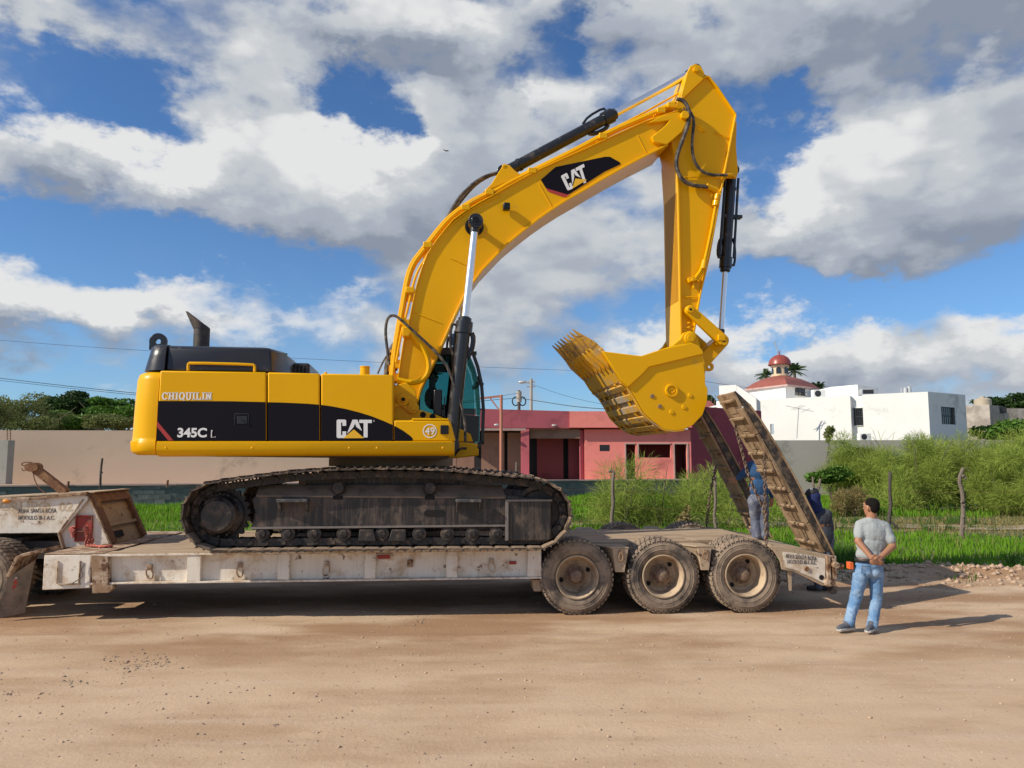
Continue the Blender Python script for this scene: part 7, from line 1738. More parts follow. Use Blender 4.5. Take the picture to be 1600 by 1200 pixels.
# yellow guarded pipes along the arm
for k, (o_, r_) in enumerate(((0, .024), (5, .018))):
    pipe([(1122+o_*.7, 302, -AY-.06), (1118+o_*.8, 322, -AY-.06), (1112+o_*.8, 356, -AY-.06), (1106+o_*.7, 385, -AY-.06), (1100+o_*.6, 411, -AY-.06)], 0, r_, M['yellow'], arm, 'hydraulic_pipe', 0)
b = MB(U)
for u, v, r_ in ((1121, 304, .045), (1119.5, 314, .06), (1101, 407, .045), (1100, 412, .05)):
    A = U.P(u, v, -AY-.06); d = (U.P(1112, 356, -AY-.06) - U.P(1118, 322, -AY-.06)).normalized(); b.cyl(A, A + d*.09, r_, n=12)
b.build('pipe_sleeve', M['yellow'], arm)
pipe([(1099,412,-AY-.05),(1094,424,-AY-.05),(1086,435,-AY-.05)], 0, .03, M['yellow'], arm, 'hydraulic_pipe', 0)
pipe([(1102,412,-AY-.05),(1098,428,-AY-.05),(1090,440,-AY-.05)], 0, .02, M['yellow'], arm, 'hydraulic_pipe', 0)
b = MB(U); c0 = U.P(1083, 437, -AY-.03); b.beam(c0 + Vector((-.09, 0, -.02)), c0 + Vector((.08, 0, .04)), .08, .08, up=(0,1,0)); b.cyl(c0 + Vector((-.03, -.04, -.02)), c0 + Vector((-.03, -.08, -.02)), .03, n=6); b.cyl(c0 + Vector((.0, 0, -.05)), c0 + Vector((.01, 0, -.15)), .022, n=8); b.build('pipe_elbow', M['yellow'], arm, bevel=.008)
b = MB(U)
for v in (505, 512):
    c0 = U.P(1076, v, -AY-.0); b.tube([c0 + Vector((-.03,0,.0)), c0 + Vector((0,-.04,.01)), c0 + Vector((.03,0,0))], .009, 5)
    c0 = U.P(1076, v, -AY-.0); b.cyl(c0, c0+Vector((0,-.03,0)), .018, n=8)
b.build('grease_fitting', M['yellow'], arm)
# bucket cylinder behind the arm
A = U.P(1126, 530, 0); B = U.P(1143, 268, 0)
bcyl = hyd(A, B, .40, .088, .048, 0, U, E, collar=1.22, eye=.08, name='bucket_cylinder')
b = MB(U)
d = (B-A).normalized(); px_ = d.cross(Vector((0,1,0))).normalized()
for s in (-1, 1): b.tube([A.lerp(B, .48) + px_*s*.13 + Vector((0,-.03,0)), A.lerp(B, .96) + px_*s*.12 + Vector((0,-.03,0))], .024, 8)
b.box(B.x-.16, B.x+.15, -.06, .06, B.z-.85, B.z-.80); b.build('oil_line', M['black_c'], bcyl)
# linkage: idler links (two) and bucket link
def link(pa, pb, wa, wb, y0, y1, name, dy, par=None, m=None):
    A, B = Vector(U.px(*pa, dy)), Vector(U.px(*pb, dy)); d = (B-A).normalized(); n = Vector((-d.y, d.x)); pts = []
    for i in range(9): a = math.pi/2 + math.pi*i/8; pts.append(tuple(A + d*(wa*math.cos(a)) + n*(wa*math.sin(a))))
    for i in range(9): a = -math.pi/2 + math.pi*i/8; pts.append(tuple(B + d*(wb*math.cos(a)) + n*(wb*math.sin(a))))
    # waist
    b = MB(U); b.prism(pts, y0, y1); return b.build(name, m or M['yellow'], par or E, bevel=.012)
for (y0, y1) in ((-AY-.13, -AY-.045), (AY+.045, AY+.13)):
    l = link((1078,485), (1129,532), .085, .10, y0, y1, 'idler_link', -AY-.09)
    b = MB(U); c0 = U.P(1078, 484, -AY-.13); c1 = U.P(1130, 533, -AY-.13)
    yo = y0 if y0 < 0 else y1; s_ = -1 if y0 < 0 else 1
    for c, r_ in ((c0, .06), (c1, .075)):
        b.cyl((c.x, yo, c.z), (c.x, yo+.035*s_, c.z), r_, n=20); 
    A, B = c0 + Vector((.08, 0, -.09)), c1
    b.box(c1.x-.10, c1.x+.02, min(yo, yo+.05*s_), max(yo, yo+.05*s_), c1.z-.0, c1.z+.10); b.build('link_boss', M['yellow'], l, bevel=.008)
    b = MB(U)
    for c in (c0, c1): b.cyl((c.x, yo+.036*s_, c.z), (c.x, yo+.039*s_, c.z), .022, n=12)
    b.build('bore', M['hole'], l)
link((1130,533), (1092,572), .10, .12, -.22, .22, 'bucket_link', -.22)
b = MB(U); c1 = U.P(1130, 533, -AY-.13); b.cyl((c1.x, -AY-.1, c1.z), (c1.x, AY+.1, c1.z), .05, n=16); c1 = U.P(1078, 484, -AY-.13); b.cyl((c1.x, -AY-.1, c1.z), (c1.x, AY+.1, c1.z), .04, n=16); b.build('link_pin', M['yellow'], E)

# ---- bucket
KY = -.95
side_px = [(937,547),(943,553),(1001,556.5),(1020,550),(1036,545),(1051,540),(1079,536),(1090,540),(1097,548),(1098,557),(1102,588),(1102,600),(1106,608),(1105,627),(1098,648),(1083,664),(1069,671),(1053,673),(1038,671),(1020,658),(1005,643),(993,621),(982,604),(971,596),(954,571)]
bk = None
b = MB(U); b.prism(U.pl(side_px, KY), KY, KY+.05); bk = b.build('bucket', M['yellow'], E, bevel=.008)
b = MB(U); b.prism(U.pl(side_px, KY), -KY-.05, -KY); b.build('far_side_plate', M['yellow'], bk, bevel=.008)
path = [(937,547),(954,571),(971,596),(982,604),(993,621),(1005,643),(1020,658),(1038,670),(1053,672),(1069,670),(1083,663),(1098,647),(1105,626),(1106,608),(1102,600),(1102,588),(1098,557),(1097,548),(1090,541),(1079,537)]
# smooth shell, slightly inside the side plates' outline
pp = U.pl(path, KY)
# resample the floor as Chaikin curve
P = [Vector(p) for p in pp]
b = MB(U); b.strip([tuple(p) for p in P[2:]], .045, KY+.052, -KY-.052) ; sh = b.build('bucket_shell', M['yellow_bare'], bk, sharp=60)
# lip plate with the adapters
b = MB(U); b.strip([tuple(P[0] + (P[0]-P[1]).normalized()*.02), tuple(P[1]), tuple(P[2])], .06, KY+.0, -KY-.0); lip = b.build('cutting_lip', M['yellow_worn'], bk, bevel=.01)
# reinforcement band along the mouth
upr('mouth_band', [(940,549),(1001,556.5),(1036,545),(1079,536),(1090,540),(1097,548),(1098,553.5),(1013,574),(1002,586),(980,606),(967,592)], KY-.035, KY-.001, M['yellow'], bk, dy=KY, bevel=.012)
upr('mouth_band', [(940,549),(1001,556.5),(1036,545),(1079,536),(1090,540),(1097,548),(1098,553.5),(1013,574),(1002,586),(980,606),(967,592)], -KY+.001, -KY+.035, M['yellow'], bk, dy=KY, bevel=.012)
# wear straps across the floor and edge strips
Q = P[2:10]
acc = [0]
for i in range(len(Q)-1): acc.append(acc[-1] + (Q[i+1]-Q[i]).length)
def onQ(s):
    i = max(j for j in range(len(acc)) if acc[j] <= s + 1e-9); i = min(i, len(Q)-2); return Q[i].lerp(Q[i+1], (s-acc[i])/(acc[i+1]-acc[i])), (Q[i+1]-Q[i]).normalized()
s = .05; k = 0
while s < acc[-1] - .12:
    p, d = onQ(s); p2, d2 = onQ(min(acc[-1], s+.11)); n = Vector((d.y, -d.x))
    if (p + n - Vector(U.px(1049, 610, KY))).length < (p - n - Vector(U.px(1049, 610, KY))).length: n = -n
    b = MB(U); b.prism([tuple(p + n*.001), tuple(p2 + n*.001), tuple(p2 + n*.04), tuple(p + n*.04)], KY+.10, -KY-.10); b.build('wear_strap', M['yellow_bare'], bk, bevel=.008); s += .20; k += 1
for ya in (KY+.003, KY+.34, -KY-.40, -KY-.10):
    pts = []
    for i in range(24):
        p, d = onQ(acc[-1]*i/23); n = Vector((d.y, -d.x))
        if (p + n - Vector(U.px(1049, 610, KY))).length < (p - n - Vector(U.px(1049, 610, KY))).length: n = -n
        pts.append(tuple(p + n*.03))
    b = MB(U); b.strip(pts, .022, ya, ya+.08); b.build('wear_rail', M['yellow_worn'], bk, bevel=.004)
# teeth: adapter + tooth each
lipd = (P[0]-P[2]).normalized(); ln = Vector((lipd.y, -lipd.x))
cen = Vector(U.px(1010, 590, KY))
if (P[1] + ln - cen).length < (P[1] - ln - cen).length: ln = -ln     # outward
tipdir = (Vector(U.px(906, 523, KY)) - Vector(U.px(938, 552, KY))).normalized()
tn = Vector((tipdir.y, -tipdir.x)); 
if tn.dot(ln) < 0: tn = -tn
NT = 8
for i in range(NT):
    y = lerp(KY+.10, -KY-.10, i/(NT-1)); w = .075
    b = MB(U)
    A0 = P[1] + ln*.01; A1 = P[0] + ln*.0
    b.prism([tuple(A0 + ln*.0), tuple(A0 - lipd*.05 + ln*.02), tuple(A1 + ln*.10 - lipd*.02), tuple(A1 + tipdir*.12 + tn*.075), tuple(A1 + tipdir*.16 + tn*.0), tuple(A1 + tipdir*.12 - tn*.07), tuple(A1 - ln*.08 - lipd*.05), tuple(A1 - lipd*.10 - ln*.05)], y-w*.55, y+w*.55)
    ad = b.build('tooth_adapter', M['yellow_worn'], bk, bevel=.012)
    B = A1 + tipdir*.10; vs = []
    for t_, hw, hh, o_ in ((0, .050, .070, 0), (.14, .040, .048, .0), (.33, .022, .018, .012), (.43, .010, .006, .016)):
        c = B + tipdir*t_ + tn*o_
        for sy, sn in ((-1,-1),(1,-1),(1,1),(-1,1)): q = c + tn*(sn*hh); vs.append((q.x, y + sy*hw, q.y))
    fs = [(0,3,2,1), (12,13,14,15)] + [(4*j+a, 4*j+(a+1) % 4, 4*j+4+(a+1) % 4, 4*j+4+a) for j in range(3) for a in range(4)]
    b = MB(U); b.add(vs, fs); b.build('tooth', M['tooth'], bk, bevel=.008)
# side boss with raised mark, plugs and holes
c0 = U.P(1049, 610.5, KY); b = MB(U); b.lathe([(.001, -.012), (.068, -.012), (.072, -.035), (.098, -.035), (.105, -.002)], (c0.x, KY, c0.z), (0, 1, 0), 36)
b.tube([(c0.x-.05, KY-.02, c0.z-.01), (c0.x-.03, KY-.02, c0.z+.03), (c0.x+.01, KY-.02, c0.z+.035), (c0.x+.045, KY-.02, c0.z+.01), (c0.x+.03, KY-.02, c0.z-.03), (c0.x-.01, KY-.02, c0.z-.02), (c0.x+.01, KY-.02, c0.z-.045)], .010, 6, smooth=1); b.build('cast_boss', M['yellow'], bk)
for (u, v, m_) in ((1019,619,'swing'),(1031,635,'swing'),(1078,618,'yellow'),(1068.5,636.5,'yellow'),(1049,644,'yellow')):
    c0 = U.P(u, v, KY); b = MB(U); b.lathe([(.001, -.012), (.030, -.012), (.036, -.001)], (c0.x, KY, c0.z), (0, 1, 0), 20); b.build('plug', M[m_], bk)
# hinge ears on top of the bucket
for y0, y1 in ((-AY-.12, -AY-.04), (AY+.04, AY+.12)):
    e = upr('hinge_ear', [(1035,552),(1062,530),(1068,520),(1077,517),(1087,521),(1091,532),(1098,556),(1103,575),(1098,600),(1080,570),(1040,560)], y0, y1, M['yellow'], bk, dy=-AY-.1, bevel=.012)
c0 = U.P(1078, 529, -AY-.12); b = MB(U); b.lathe([(.001, -.05), (.055, -.05), (.06, -.035), (.085, -.035), (.105, -.02), (.105, .0)], (c0.x, -AY-.121, c0.z), (0, 1, 0), 32); b.cyl((c0.x, -AY-.12, c0.z), (c0.x, AY+.14, c0.z), .055, n=18); b.build('bucket_pin', M['yellow'], bk)
# lifting eye at the bucket's back
c0 = U.P(1109, 573, -.05); b = MB(U); n = 16; vs = []
for y in (-.05, .0):
    for r_ in (.075, .028):
        for i in range(n): a_ = 2*math.pi*i/n; vs.append((c0.x + r_*math.cos(a_) - (.05 if r_ > .05 and math.cos(a_) < -.3 else 0), y, c0.z + r_*math.sin(a_)))
fs = []
for i in range(n):
    j = (i+1) % n; fs += [(i, j, n+j, n+i), (2*n+i, 3*n+i, 3*n+j, 2*n+j), (i, 2*n+i, 2*n+j, j), (n+i, n+j, 3*n+j, 3*n+i)]
b.add(vs, fs); b.build('lifting_eye', M['yellow'], bk, bevel=.005)

# ---- cab on the far side of the boom
CY0, CY1 = .42, 1.42
def cabp(pts, y): return U.pl(pts, CY0)
CABF = [(640,688),(640,640),(648,560),(660,548),(676,545),(728,545),(737,552),(744,572),(750,598),(753,640),(752,690),(749,712),(716,716),(640,716)]
cab = bpy.data.objects.new('cab', None); COL.objects.link(cab); cab.parent = E; c0 = U.P(690, 716, CY0)
Mc = U.M @ Matrix.Translation((c0.x, (CY0+CY1)/2, c0.z)); cab.matrix_local = W[E.name].inverted() @ Mc; W[cab.name] = Mc
# frame members: pillars as bars along the outline on both sides
for y in (CY0, CY1-.05):
    b = MB(U)
    outl = U.pl([(648,690),(648,640),(652,562),(664,549),(728,547),(737,553),(744,573),(750,600),(753,640),(751,694)], CY0)
    b.strip(outl, .055, y, y+.05); b.strip(U.pl([(704,548),(707,600),(709,690)], CY0), .06, y, y+.05)
    b.prism(U.pl([(648,688),(752,694),(751,700),(648,694)], CY0), y, y+.05)
    b.build('cab_frame', M['cabblack'], cab, bevel=.006)
b = MB(U); roof = U.pl([(652,552),(664,545.5),(728,545),(738,551),(734,555),(664,555)], CY0); b.prism(roof, CY0-.01, CY1+.01); b.build('cab_roof', M['cabblack'], cab, bevel=.02)
for pts in (((728,547),(737,553)), ((750,690),(753,700)), ):
    pass
b = MB(U)
for (u, v) in ((737,553),(750,598),(752,694)):
    c = U.px(u, v, CY0); b.box(c[0]-.06, c[0]-.005, CY0+.052, CY1-.052, c[1]-.03, c[1]+.03)
b.build('cross_bar', M['cabblack'], cab)
b = MB(U); b.prism(U.pl([(648,694),(748,700),(748,712),(712,716),(648,716)], CY0), CY0, CY1); b.build('cab_base', M['yellow'], cab, bevel=.02)
upr('cab_step_panel', [(712,690),(747,693.5),(743,712),(714,716),(700,716)], .20, CY0-.005, M['yellow'], cab, dy=.2, bevel=.02)
upr('lower_cab_panel', [(700,666),(715,668),(735,678),(739,690),(714,690)], .30, CY0-.003, M['yellow'], cab, dy=.3, bevel=.012)
b = MB(U); b.prism(U.pl([(715,648),(749,650),(748,690),(740,690),(736,678),(715,668)], CY0), CY0-.002, CY0+.03); b.build('dark_lower_door', M['cabblack'], cab)
b = MB(U); b.prism(U.pl([(648,552),(656,552),(650,690),(644,690)], CY0), CY0+.05, CY1-.05); b.build('rear_wall', M['cabblack'], cab)
# glass: near side, front, far side
b = MB(U); b.prism(U.pl([(654,562),(665,555),(703,555),(706,600),(708,688),(650,686)], CY0), CY0+.02, CY0+.026); b.build('side_window', M['glass'], cab)
b = MB(U); b.prism(U.pl([(711,555),(727,555),(735,560),(742,578),(748,602),(750,648),(713,646),(710,600)], CY0), CY0+.02, CY0+.026); b.build('side_window', M['glass'], cab)
b = MB(U); b.prism(U.pl([(654,562),(665,555),(727,555),(735,560),(742,578),(748,602),(750,690),(650,686)], CY0), CY1-.03, CY1-.024); b.build('far_window', M['glass'], cab)
b = MB(U); b.strip(U.pl([(735,556),(743,574),(749,600),(751.5,640),(750,692)], CY0), -.006, CY0+.055, CY1-.055); b.build('windscreen', M['glass'], cab)
# inside: seat, console, blind
b = MB(U); c = U.px(672, 690, .9); b.box(c[0]-.25, c[0]+.25, .68, 1.16, c[1]-.08, c[1]+.30); b.box(c[0]-.33, c[0]-.18, .68, 1.16, c[1]+.301, c[1]+.95); b.build('seat', M['cabblack'], cab, bevel=.05)
b = MB(U); b.box(c[0]+.05, c[0]+.35, .52, .66, c[1]-.05, c[1]+.42); b.cyl((c[0]+.3, .6, c[1]+.42), (c[0]+.36, .6, c[1]+.62), .02, n=8); b.build('console', M['cabblack'], cab, bevel=.03)
b = MB(U); b.prism(U.pl([(655,557),(703,557),(703,572),(654,572)], CY0), CY1-.05, CY1-.04); b.build('sun_blind', M['cabblack'], cab)
# mirror, small box, wipers, front rails, roof lamp
b = MB(U); a = U.px(677, 651, -.5); c = U.px(691, 609, -.5); b.box(a[0], c[0], -.56, -.50, a[1], c[1]); mi = b.build('mirror', M['black'], E, bevel=.02)
b = MB(U); b.tube([U.P(695, 620, -.5), U.P(694, 640, -.5), U.P(695, 655, -.5), U.P(694, 670, -.7)], .010, 6); b.build('mirror_stay', M['cabblack'], mi)
a = U.px(688, 678.5, NS); c = U.px(701, 664.5, NS); b = MB(U); b.box(a[0], c[0], NS-.03, NS-.002, a[1], c[1]); b.build('reflector_box', M['black'], fp, bevel=.008)
b = MB(U); b.tube([U.P(p[0], p[1], .4) for p in ((725,664),(725,690),(723,700),(727,702))], .012, 6); b.tube([U.P(p[0], p[1], .15) for p in ((710,712),(716,703),(722,700),(729,701))], .02, 6, smooth=1); b.build('grab_rail', M['cabblack'], cab)
b = MB(U); b.tube([U.P(p[0], p[1], .5) for p in ((748,592),(752,608),(753,620),(755,638),(750,640))], .014, 6); b.tube([U.P(p[0], p[1], .5) for p in ((750,600),(746,588))], .012, 6)
c = U.P(751, 600, .5); b.box(c.x-.04, c.x+.05, .45, .55, c.z-.015, c.z+.012); c = U.P(747, 593, .5); b.box(c.x-.02, c.x+.04, .45, .55, c.z-.01, c.z+.01)
c = U.P(752, 691, .5); b.box(c.x-.04, c.x+.04, .42, .60, c.z-.03, c.z+.02); b.build('front_fittings', M['cabblack'], cab)
b = MB(U); b.tube([U.P(p[0], p[1], .5) for p in ((731,546),(735,545),(739,549),(740,556),(741,562))], .014, 6); c = U.P(740, 552, .5); b.box(c.x-.05, c.x+.05, .46, .56, c.z-.03, c.z+.03); b.build('roof_lamp', M['cabblack'], cab, bevel=.008)
# ------------------------------------------------------------------ people
M['skin'] = mat('brown_skin', (.36, .175, .10), .5, var=.08, vscale=8, spec=.35); M['hair'] = mat('short_dark_hair', (.012, .010, .009), .9, spec=.1, var=.4, vscale=60, bump=.6, bscale=180)
M['tshirt'] = mat('grey_tshirt', (.33, .36, .365), .9, var=.06, vscale=5, bump=.75, bscale=6, stretch=(1.8, 1.8, .5)); M['jeans'] = mat('light_blue_jeans', (.115, .235, .42), .9, var=.18, vscale=7, dirt=(.27, .39, .54), dirt_amt=.35, dirt_scale=5, bump=.35, bscale=14, stretch=(1,1,1.6))
M['belt'] = mat('black_belt', (.02, .02, .022), .5); M['shoe_grey'] = mat('grey_sports_shoe', (.10, .105, .12), .8, var=.2, vscale=20); M['sole'] = mat('pale_shoe_sole', (.50, .48, .45), .7)
M['blueshirt'] = mat('blue_work_shirt', (.024, .080, .19), .9, var=.12, vscale=4, bump=.35, bscale=6); M['greyjeans'] = mat('faded_grey_blue_jeans', (.10, .115, .165), .9, var=.2, vscale=6, dirt=(.26, .27, .31), dirt_amt=.3, dirt_scale=6, bump=.3, bscale=12)
M['darkshirt'] = mat('charcoal_shirt', (.045, .05, .065), .9, var=.15, bump=.3, bscale=7); M['hoodblue'] = mat('dark_blue_face_cloth', (.012, .022, .10), .9, var=.2, bump=.4, bscale=14); M['orange'] = mat('orange_plastic', (.70, .13, .03), .5)
def blob(segs, name, m, parent, vox=.012, smooth=4, fr=WORLD):
    """one continuous surface grown round tapered limbs: (p0, r0, p1, r1) or ('e', centre, radii, rot)"""
    b = MB(fr)
    for s in segs:
        if s[0] == 'e':
            _, c, rad, rot = s; c = Vector(c); k = len(b.V); b.ball((0,0,0), 1, 10); 
            for i in range(k, len(b.V)): q = b.V[i]; b.V[i] = c + rot @ Vector((q.x*rad[0], q.y*rad[1], q.z*rad[2]))
        else:
            p0, r0, p1, r1 = s; p0, p1 = Vector(p0), Vector(p1); b.cyl(p0, p1, r0, r1, n=14); b.ball(p0, r0, 7); b.ball(p1, r1, 7)
    o = b.build(name, m, parent, sharp=80); r = o.modifiers.new('remesh', 'REMESH'); r.mode = 'VOXEL'; r.voxel_size = vox; r.use_smooth_shade = True
    if smooth: q = o.modifiers.new('smooth', 'SMOOTH'); q.iterations = smooth; q.factor = .5
    return o
I3 = Matrix.Identity(3)
def rz(a): return Matrix.Rotation(a, 3, 'Z')
def head_segs(c, yaw, r=.098, pitch=0):
    """skull, jaw, nose, ears, eye sockets about centre c; yaw 0 looks towards +x"""
    Rm = rz(yaw) @ Matrix.Rotation(pitch, 3, 'Y'); P = lambda x, y, z: Vector(c) + Rm @ Vector((x, y, z))
    s = [('e', P(-.012, 0, .025), (.100, .077, .098), Rm), ('e', P(.030, 0, -.045), (.062, .055, .068), Rm), ('e', P(.062, 0, -.085), (.028, .030, .024), Rm),
         (P(.083, 0, .012), .010, P(.104, 0, -.020), .014), ('e', P(.083, 0, -.052), (.016, .026, .012), Rm), ('e', P(.072, 0, .045), (.024, .055, .014), Rm)]
    for y in (-1, 1): s.append(('e', P(-.005, y*.080, -.008), (.020, .010, .034), Rm))
    return s, P, Rm
def eyes(P, Rm, par):
    b = MB()
    for y in (-1, 1): b.ball(P(.074, y*.032, .018), .008, 6)
    b.build('eyes', M['white_mark'], par)
    b = MB()
    for y in (-1, 1): b.ball(P(.080, y*.033, .018), .004, 5)
    b.build('pupils', M['hair'], par)
def hand(wrist, dirn, palm_n, side, curl=.5, L=.185):
    """returns segments: palm, four fingers, thumb. dirn: towards the fingers, palm_n: palm side"""
    d = Vector(dirn).normalized(); n = Vector(palm_n); n = (n - d*n.dot(d)).normalized(); a = d.cross(n)*side; w = Vector(wrist); s = []
    k = L/.185
    for i, o in enumerate((-.030, -.010, .010, .028)): s.append((w + a*o*k*.7, .015*k, w + d*.085*k + a*o*k, .0125*k))
    for i, (o, ln) in enumerate(((-.031, .062), (-.011, .075), (.010, .080), (.030, .072))):
        p = w + d*.088*k + a*o*k; q = p; ang = 0
        for j, f in enumerate((.46, .31, .23)):
            ang += curl*(.5 if j == 0 else .6); v = d*math.cos(ang) + n*math.sin(ang); e = q + v*(ln*f*k); s.append((q, (.0092-.0008*j)*k, e, (.0084-.0008*j)*k)); q = e
    p = w + d*.02*k + a*.028*k; q = p + (d*.6 + a*.75 + n*.25).normalized()*.045*k; s.append((p, .013*k, q, .011*k)); e = q + (d*.9 + a*.25 + n*.4).normalized()*.032*k; s.append((q, .0105*k, e, .009*k))
    return s

# --- man in the grey T-shirt, seen from behind, hands clasped behind his back
def man_grey():
    Yp = 9.62
    def p(u, v, dy=0): return at(u, v, Yp + dy)
    foot = p(1345, 984); t = thing('person', 'man in grey T-shirt and blue jeans, hands clasped behind his back', 'person', WORLD, (foot.x, Yp, 0))
    hc = p(1361, 793, .0); yaw = R(118)   # looks away to the left: +x of the head turned
    hs, P, Rm = head_segs(hc, yaw)
    neck0 = p(1362, 800, .0); neck1 = p(1362, 810, .01)
    shL, shR = p(1344.5, 821, .02), p(1383, 824, -.02); elL, elR = p(1341, 858, -.10), p(1396, 860, -.13); wrL, wrR = p(1362, 871.5, -.20), p(1375, 872, -.20)
    elL, elR = p(1341, 846, -.06), p(1395, 853, -.09)
    chest = p(1362, 846, .01); waist = p(1359, 874, .0); pel = p(1357, 888, .0)
    hipL, hipR = p(1346.5, 893, .0), p(1368, 893, .0); knL, knR = p(1337, 934, .06), p(1369.5, 934, .05); anL, anR = p(1327, 972, .0), p(1363, 975, -.04)
    Rt = rz(R(-3))
    torso = [('e', p(1362, 832), (.180, .11, .155), Rt), ('e', p(1361, 853), (.165, .105, .17), Rt), ('e', p(1359, 876), (.160, .108, .12), Rt)]
    body = hs + [(neck0, .058, neck1, .064), (neck1, .06, p(1362, 826), .09)] + torso + [(shL, .054, elL, .046), (elL, .044, wrL, .030), (shR, .054, elR, .046), (elR, .044, wrR, .030),
            (neck1, .05, shL, .06), (neck1, .05, shR, .06), ('e', pel, (.15, .11, .10), Rt), (hipL, .075, knL, .048), (knL, .046, anL, .036), (hipR, .075, knR, .048), (knR, .046, anR, .036)]
    body += hand(wrL, p(1372, 879, -.24) - p(1361, 872, -.21), (0, 1, .3), 1, .75) + hand(wrR, p(1367, 878, -.25) - p(1375, 872, -.2), (0, 1, .2), -1, .55)
    blob(body, 'body', M['skin'], t, .0065, 3)
    # T-shirt with short sleeves
    slL = shL.lerp(elL, .64); slR = shR.lerp(elR, .66)
    sh = [('e', p(1363, 834), (.198, .122, .17), Rt), ('e', p(1361.5, 852), (.190, .122, .17), Rt), ('e', p(1359.5, 866), (.184, .122, .11), Rt), (p(1362, 813, .01), .070, p(1362.5, 826), .11), (p(1359,815), .070, shL, .070), (p(1365,816), .070, shR, .070),
          (shL, .070, slL, .067), (shR, .070, slR, .069)]
    # hem: cut flat by the box below
    o = blob(sh, 'tshirt', M['tshirt'], t, .010, 5)
    # wrinkle relief
    tex = bpy.data.textures.new('folds', 'CLOUDS'); tex.noise_scale = .12; tex.noise_depth = 2
    dsp = o.modifiers.new('folds', 'DISPLACE'); dsp.texture = tex; dsp.strength = .022; dsp.mid_level = .5
    # jeans
    jn = [('e', p(1357.5, 884), (.168, .125, .085), Rt), ('e', p(1351, 893, -.02), (.088, .105, .09), I3), ('e', p(1364.5, 893, -.02), (.088, .105, .09), I3), (hipL, .098, knL, .074), (knL, .074, p(1329, 962), .066), (p(1329, 962), .066, p(1327, 972), .070), (hipR, .098, knR, .074), (knR, .074, p(1364.5, 966), .064), (p(1364.5, 966), .064, p(1363, 977, -.03), .070),
          (p(1352, 880), .10, p(1364, 880), .10)]
    o = blob(jn, 'jeans', M['jeans'], t, .010, 5)
    tex = bpy.data.textures.new('jean_folds', 'CLOUDS'); tex.noise_scale = .07; tex.noise_depth = 2
    dsp = o.modifiers.new('folds', 'DISPLACE'); dsp.texture = tex; dsp.strength = .016
    b = MB(); c = p(1358.5, 874.5)
    vs = []; n = 32
    for z, k in ((-.022, 1.0), (.022, .99)):
        for i in range(n): a = 2*math.pi*i/n; vs.append((c.x + .177*k*math.cos(a), c.y + .129*k*math.sin(a), c.z + z))
    b.add(vs, [(i, (i+1) % n, n+(i+1) % n, n+i) for i in range(n)]); o = b.build('belt', M['belt'], t); s = o.modifiers.new('solid', 'SOLIDIFY'); s.thickness = .006; s.offset = 1
    b = MB(); q = p(1352.5, 889, -.115); b.box(q.x-.06, q.x+.055, q.y-.004, q.y+.004, q.z-.06, q.z+.05); b.box(q.x-.061, q.x+.056, q.y-.008, q.y-.0045, q.z+.035, q.z+.05); b.build('pocket', M['jeans'], t, bevel=.003)
    # hair cap
    hr = [('e', P(-.020, 0, .040), (.098, .080, .088), Rm), ('e', P(-.052, 0, .0), (.058, .072, .070), Rm)]
    blob(hr, 'hair', M['hair'], t, .008, 3); eyes(P, Rm, t)
    # shoes
    for (a, tip, nm) in ((p(1326, 975, .0), p(1303, 976, -.10), 0), (p(1363, 979, -.03), p(1353, 982, -.20), 1)):
        f = Vector((tip.x-a.x, tip.y-a.y, 0)).normalized(); h0 = Vector((a.x, a.y, .055)); 
        sg = [(h0 - f*.05, .045, h0 + f*.02 + Vector((0,0,.03)), .048), (h0 + f*.02, .044, h0 + f*.13 - Vector((0,0,.012)), .040), (h0 + f*.13 - Vector((0,0,.012)), .040, h0 + f*.17 - Vector((0,0,.018)), .034)]
        shoe = blob(sg, 'shoe', M['shoe_grey'], t, .008, 4)
        b = MB(); sd = Vector((-f.y, f.x, 0)); pts = [h0 + f*x + sd*y for x, y in ((-.09,-.03),(-.06,-.045),(.05,-.042),(.13,-.05),(.18,-.038),(.205,-.0),(.18,.038),(.13,.048),(.05,.04),(-.06,.045),(-.09,.03),(-.10,0))]
        b.hprism([(q.x, q.y) for q in pts], .005, .035); b.build('sole', M['sole'], shoe, bevel=.006)
    q = p(1328.5, 883, .02); b = MB(); b.box(q.x-.028, q.x+.02, q.y-.05, q.y+.05, q.z-.045, q.z+.04); b.box(q.x-.035, q.x-.029, q.y-.02, q.y+.02, q.z-.02, q.z+.01); b.build('belt_case', M['orange'], t, bevel=.01)
man_grey()

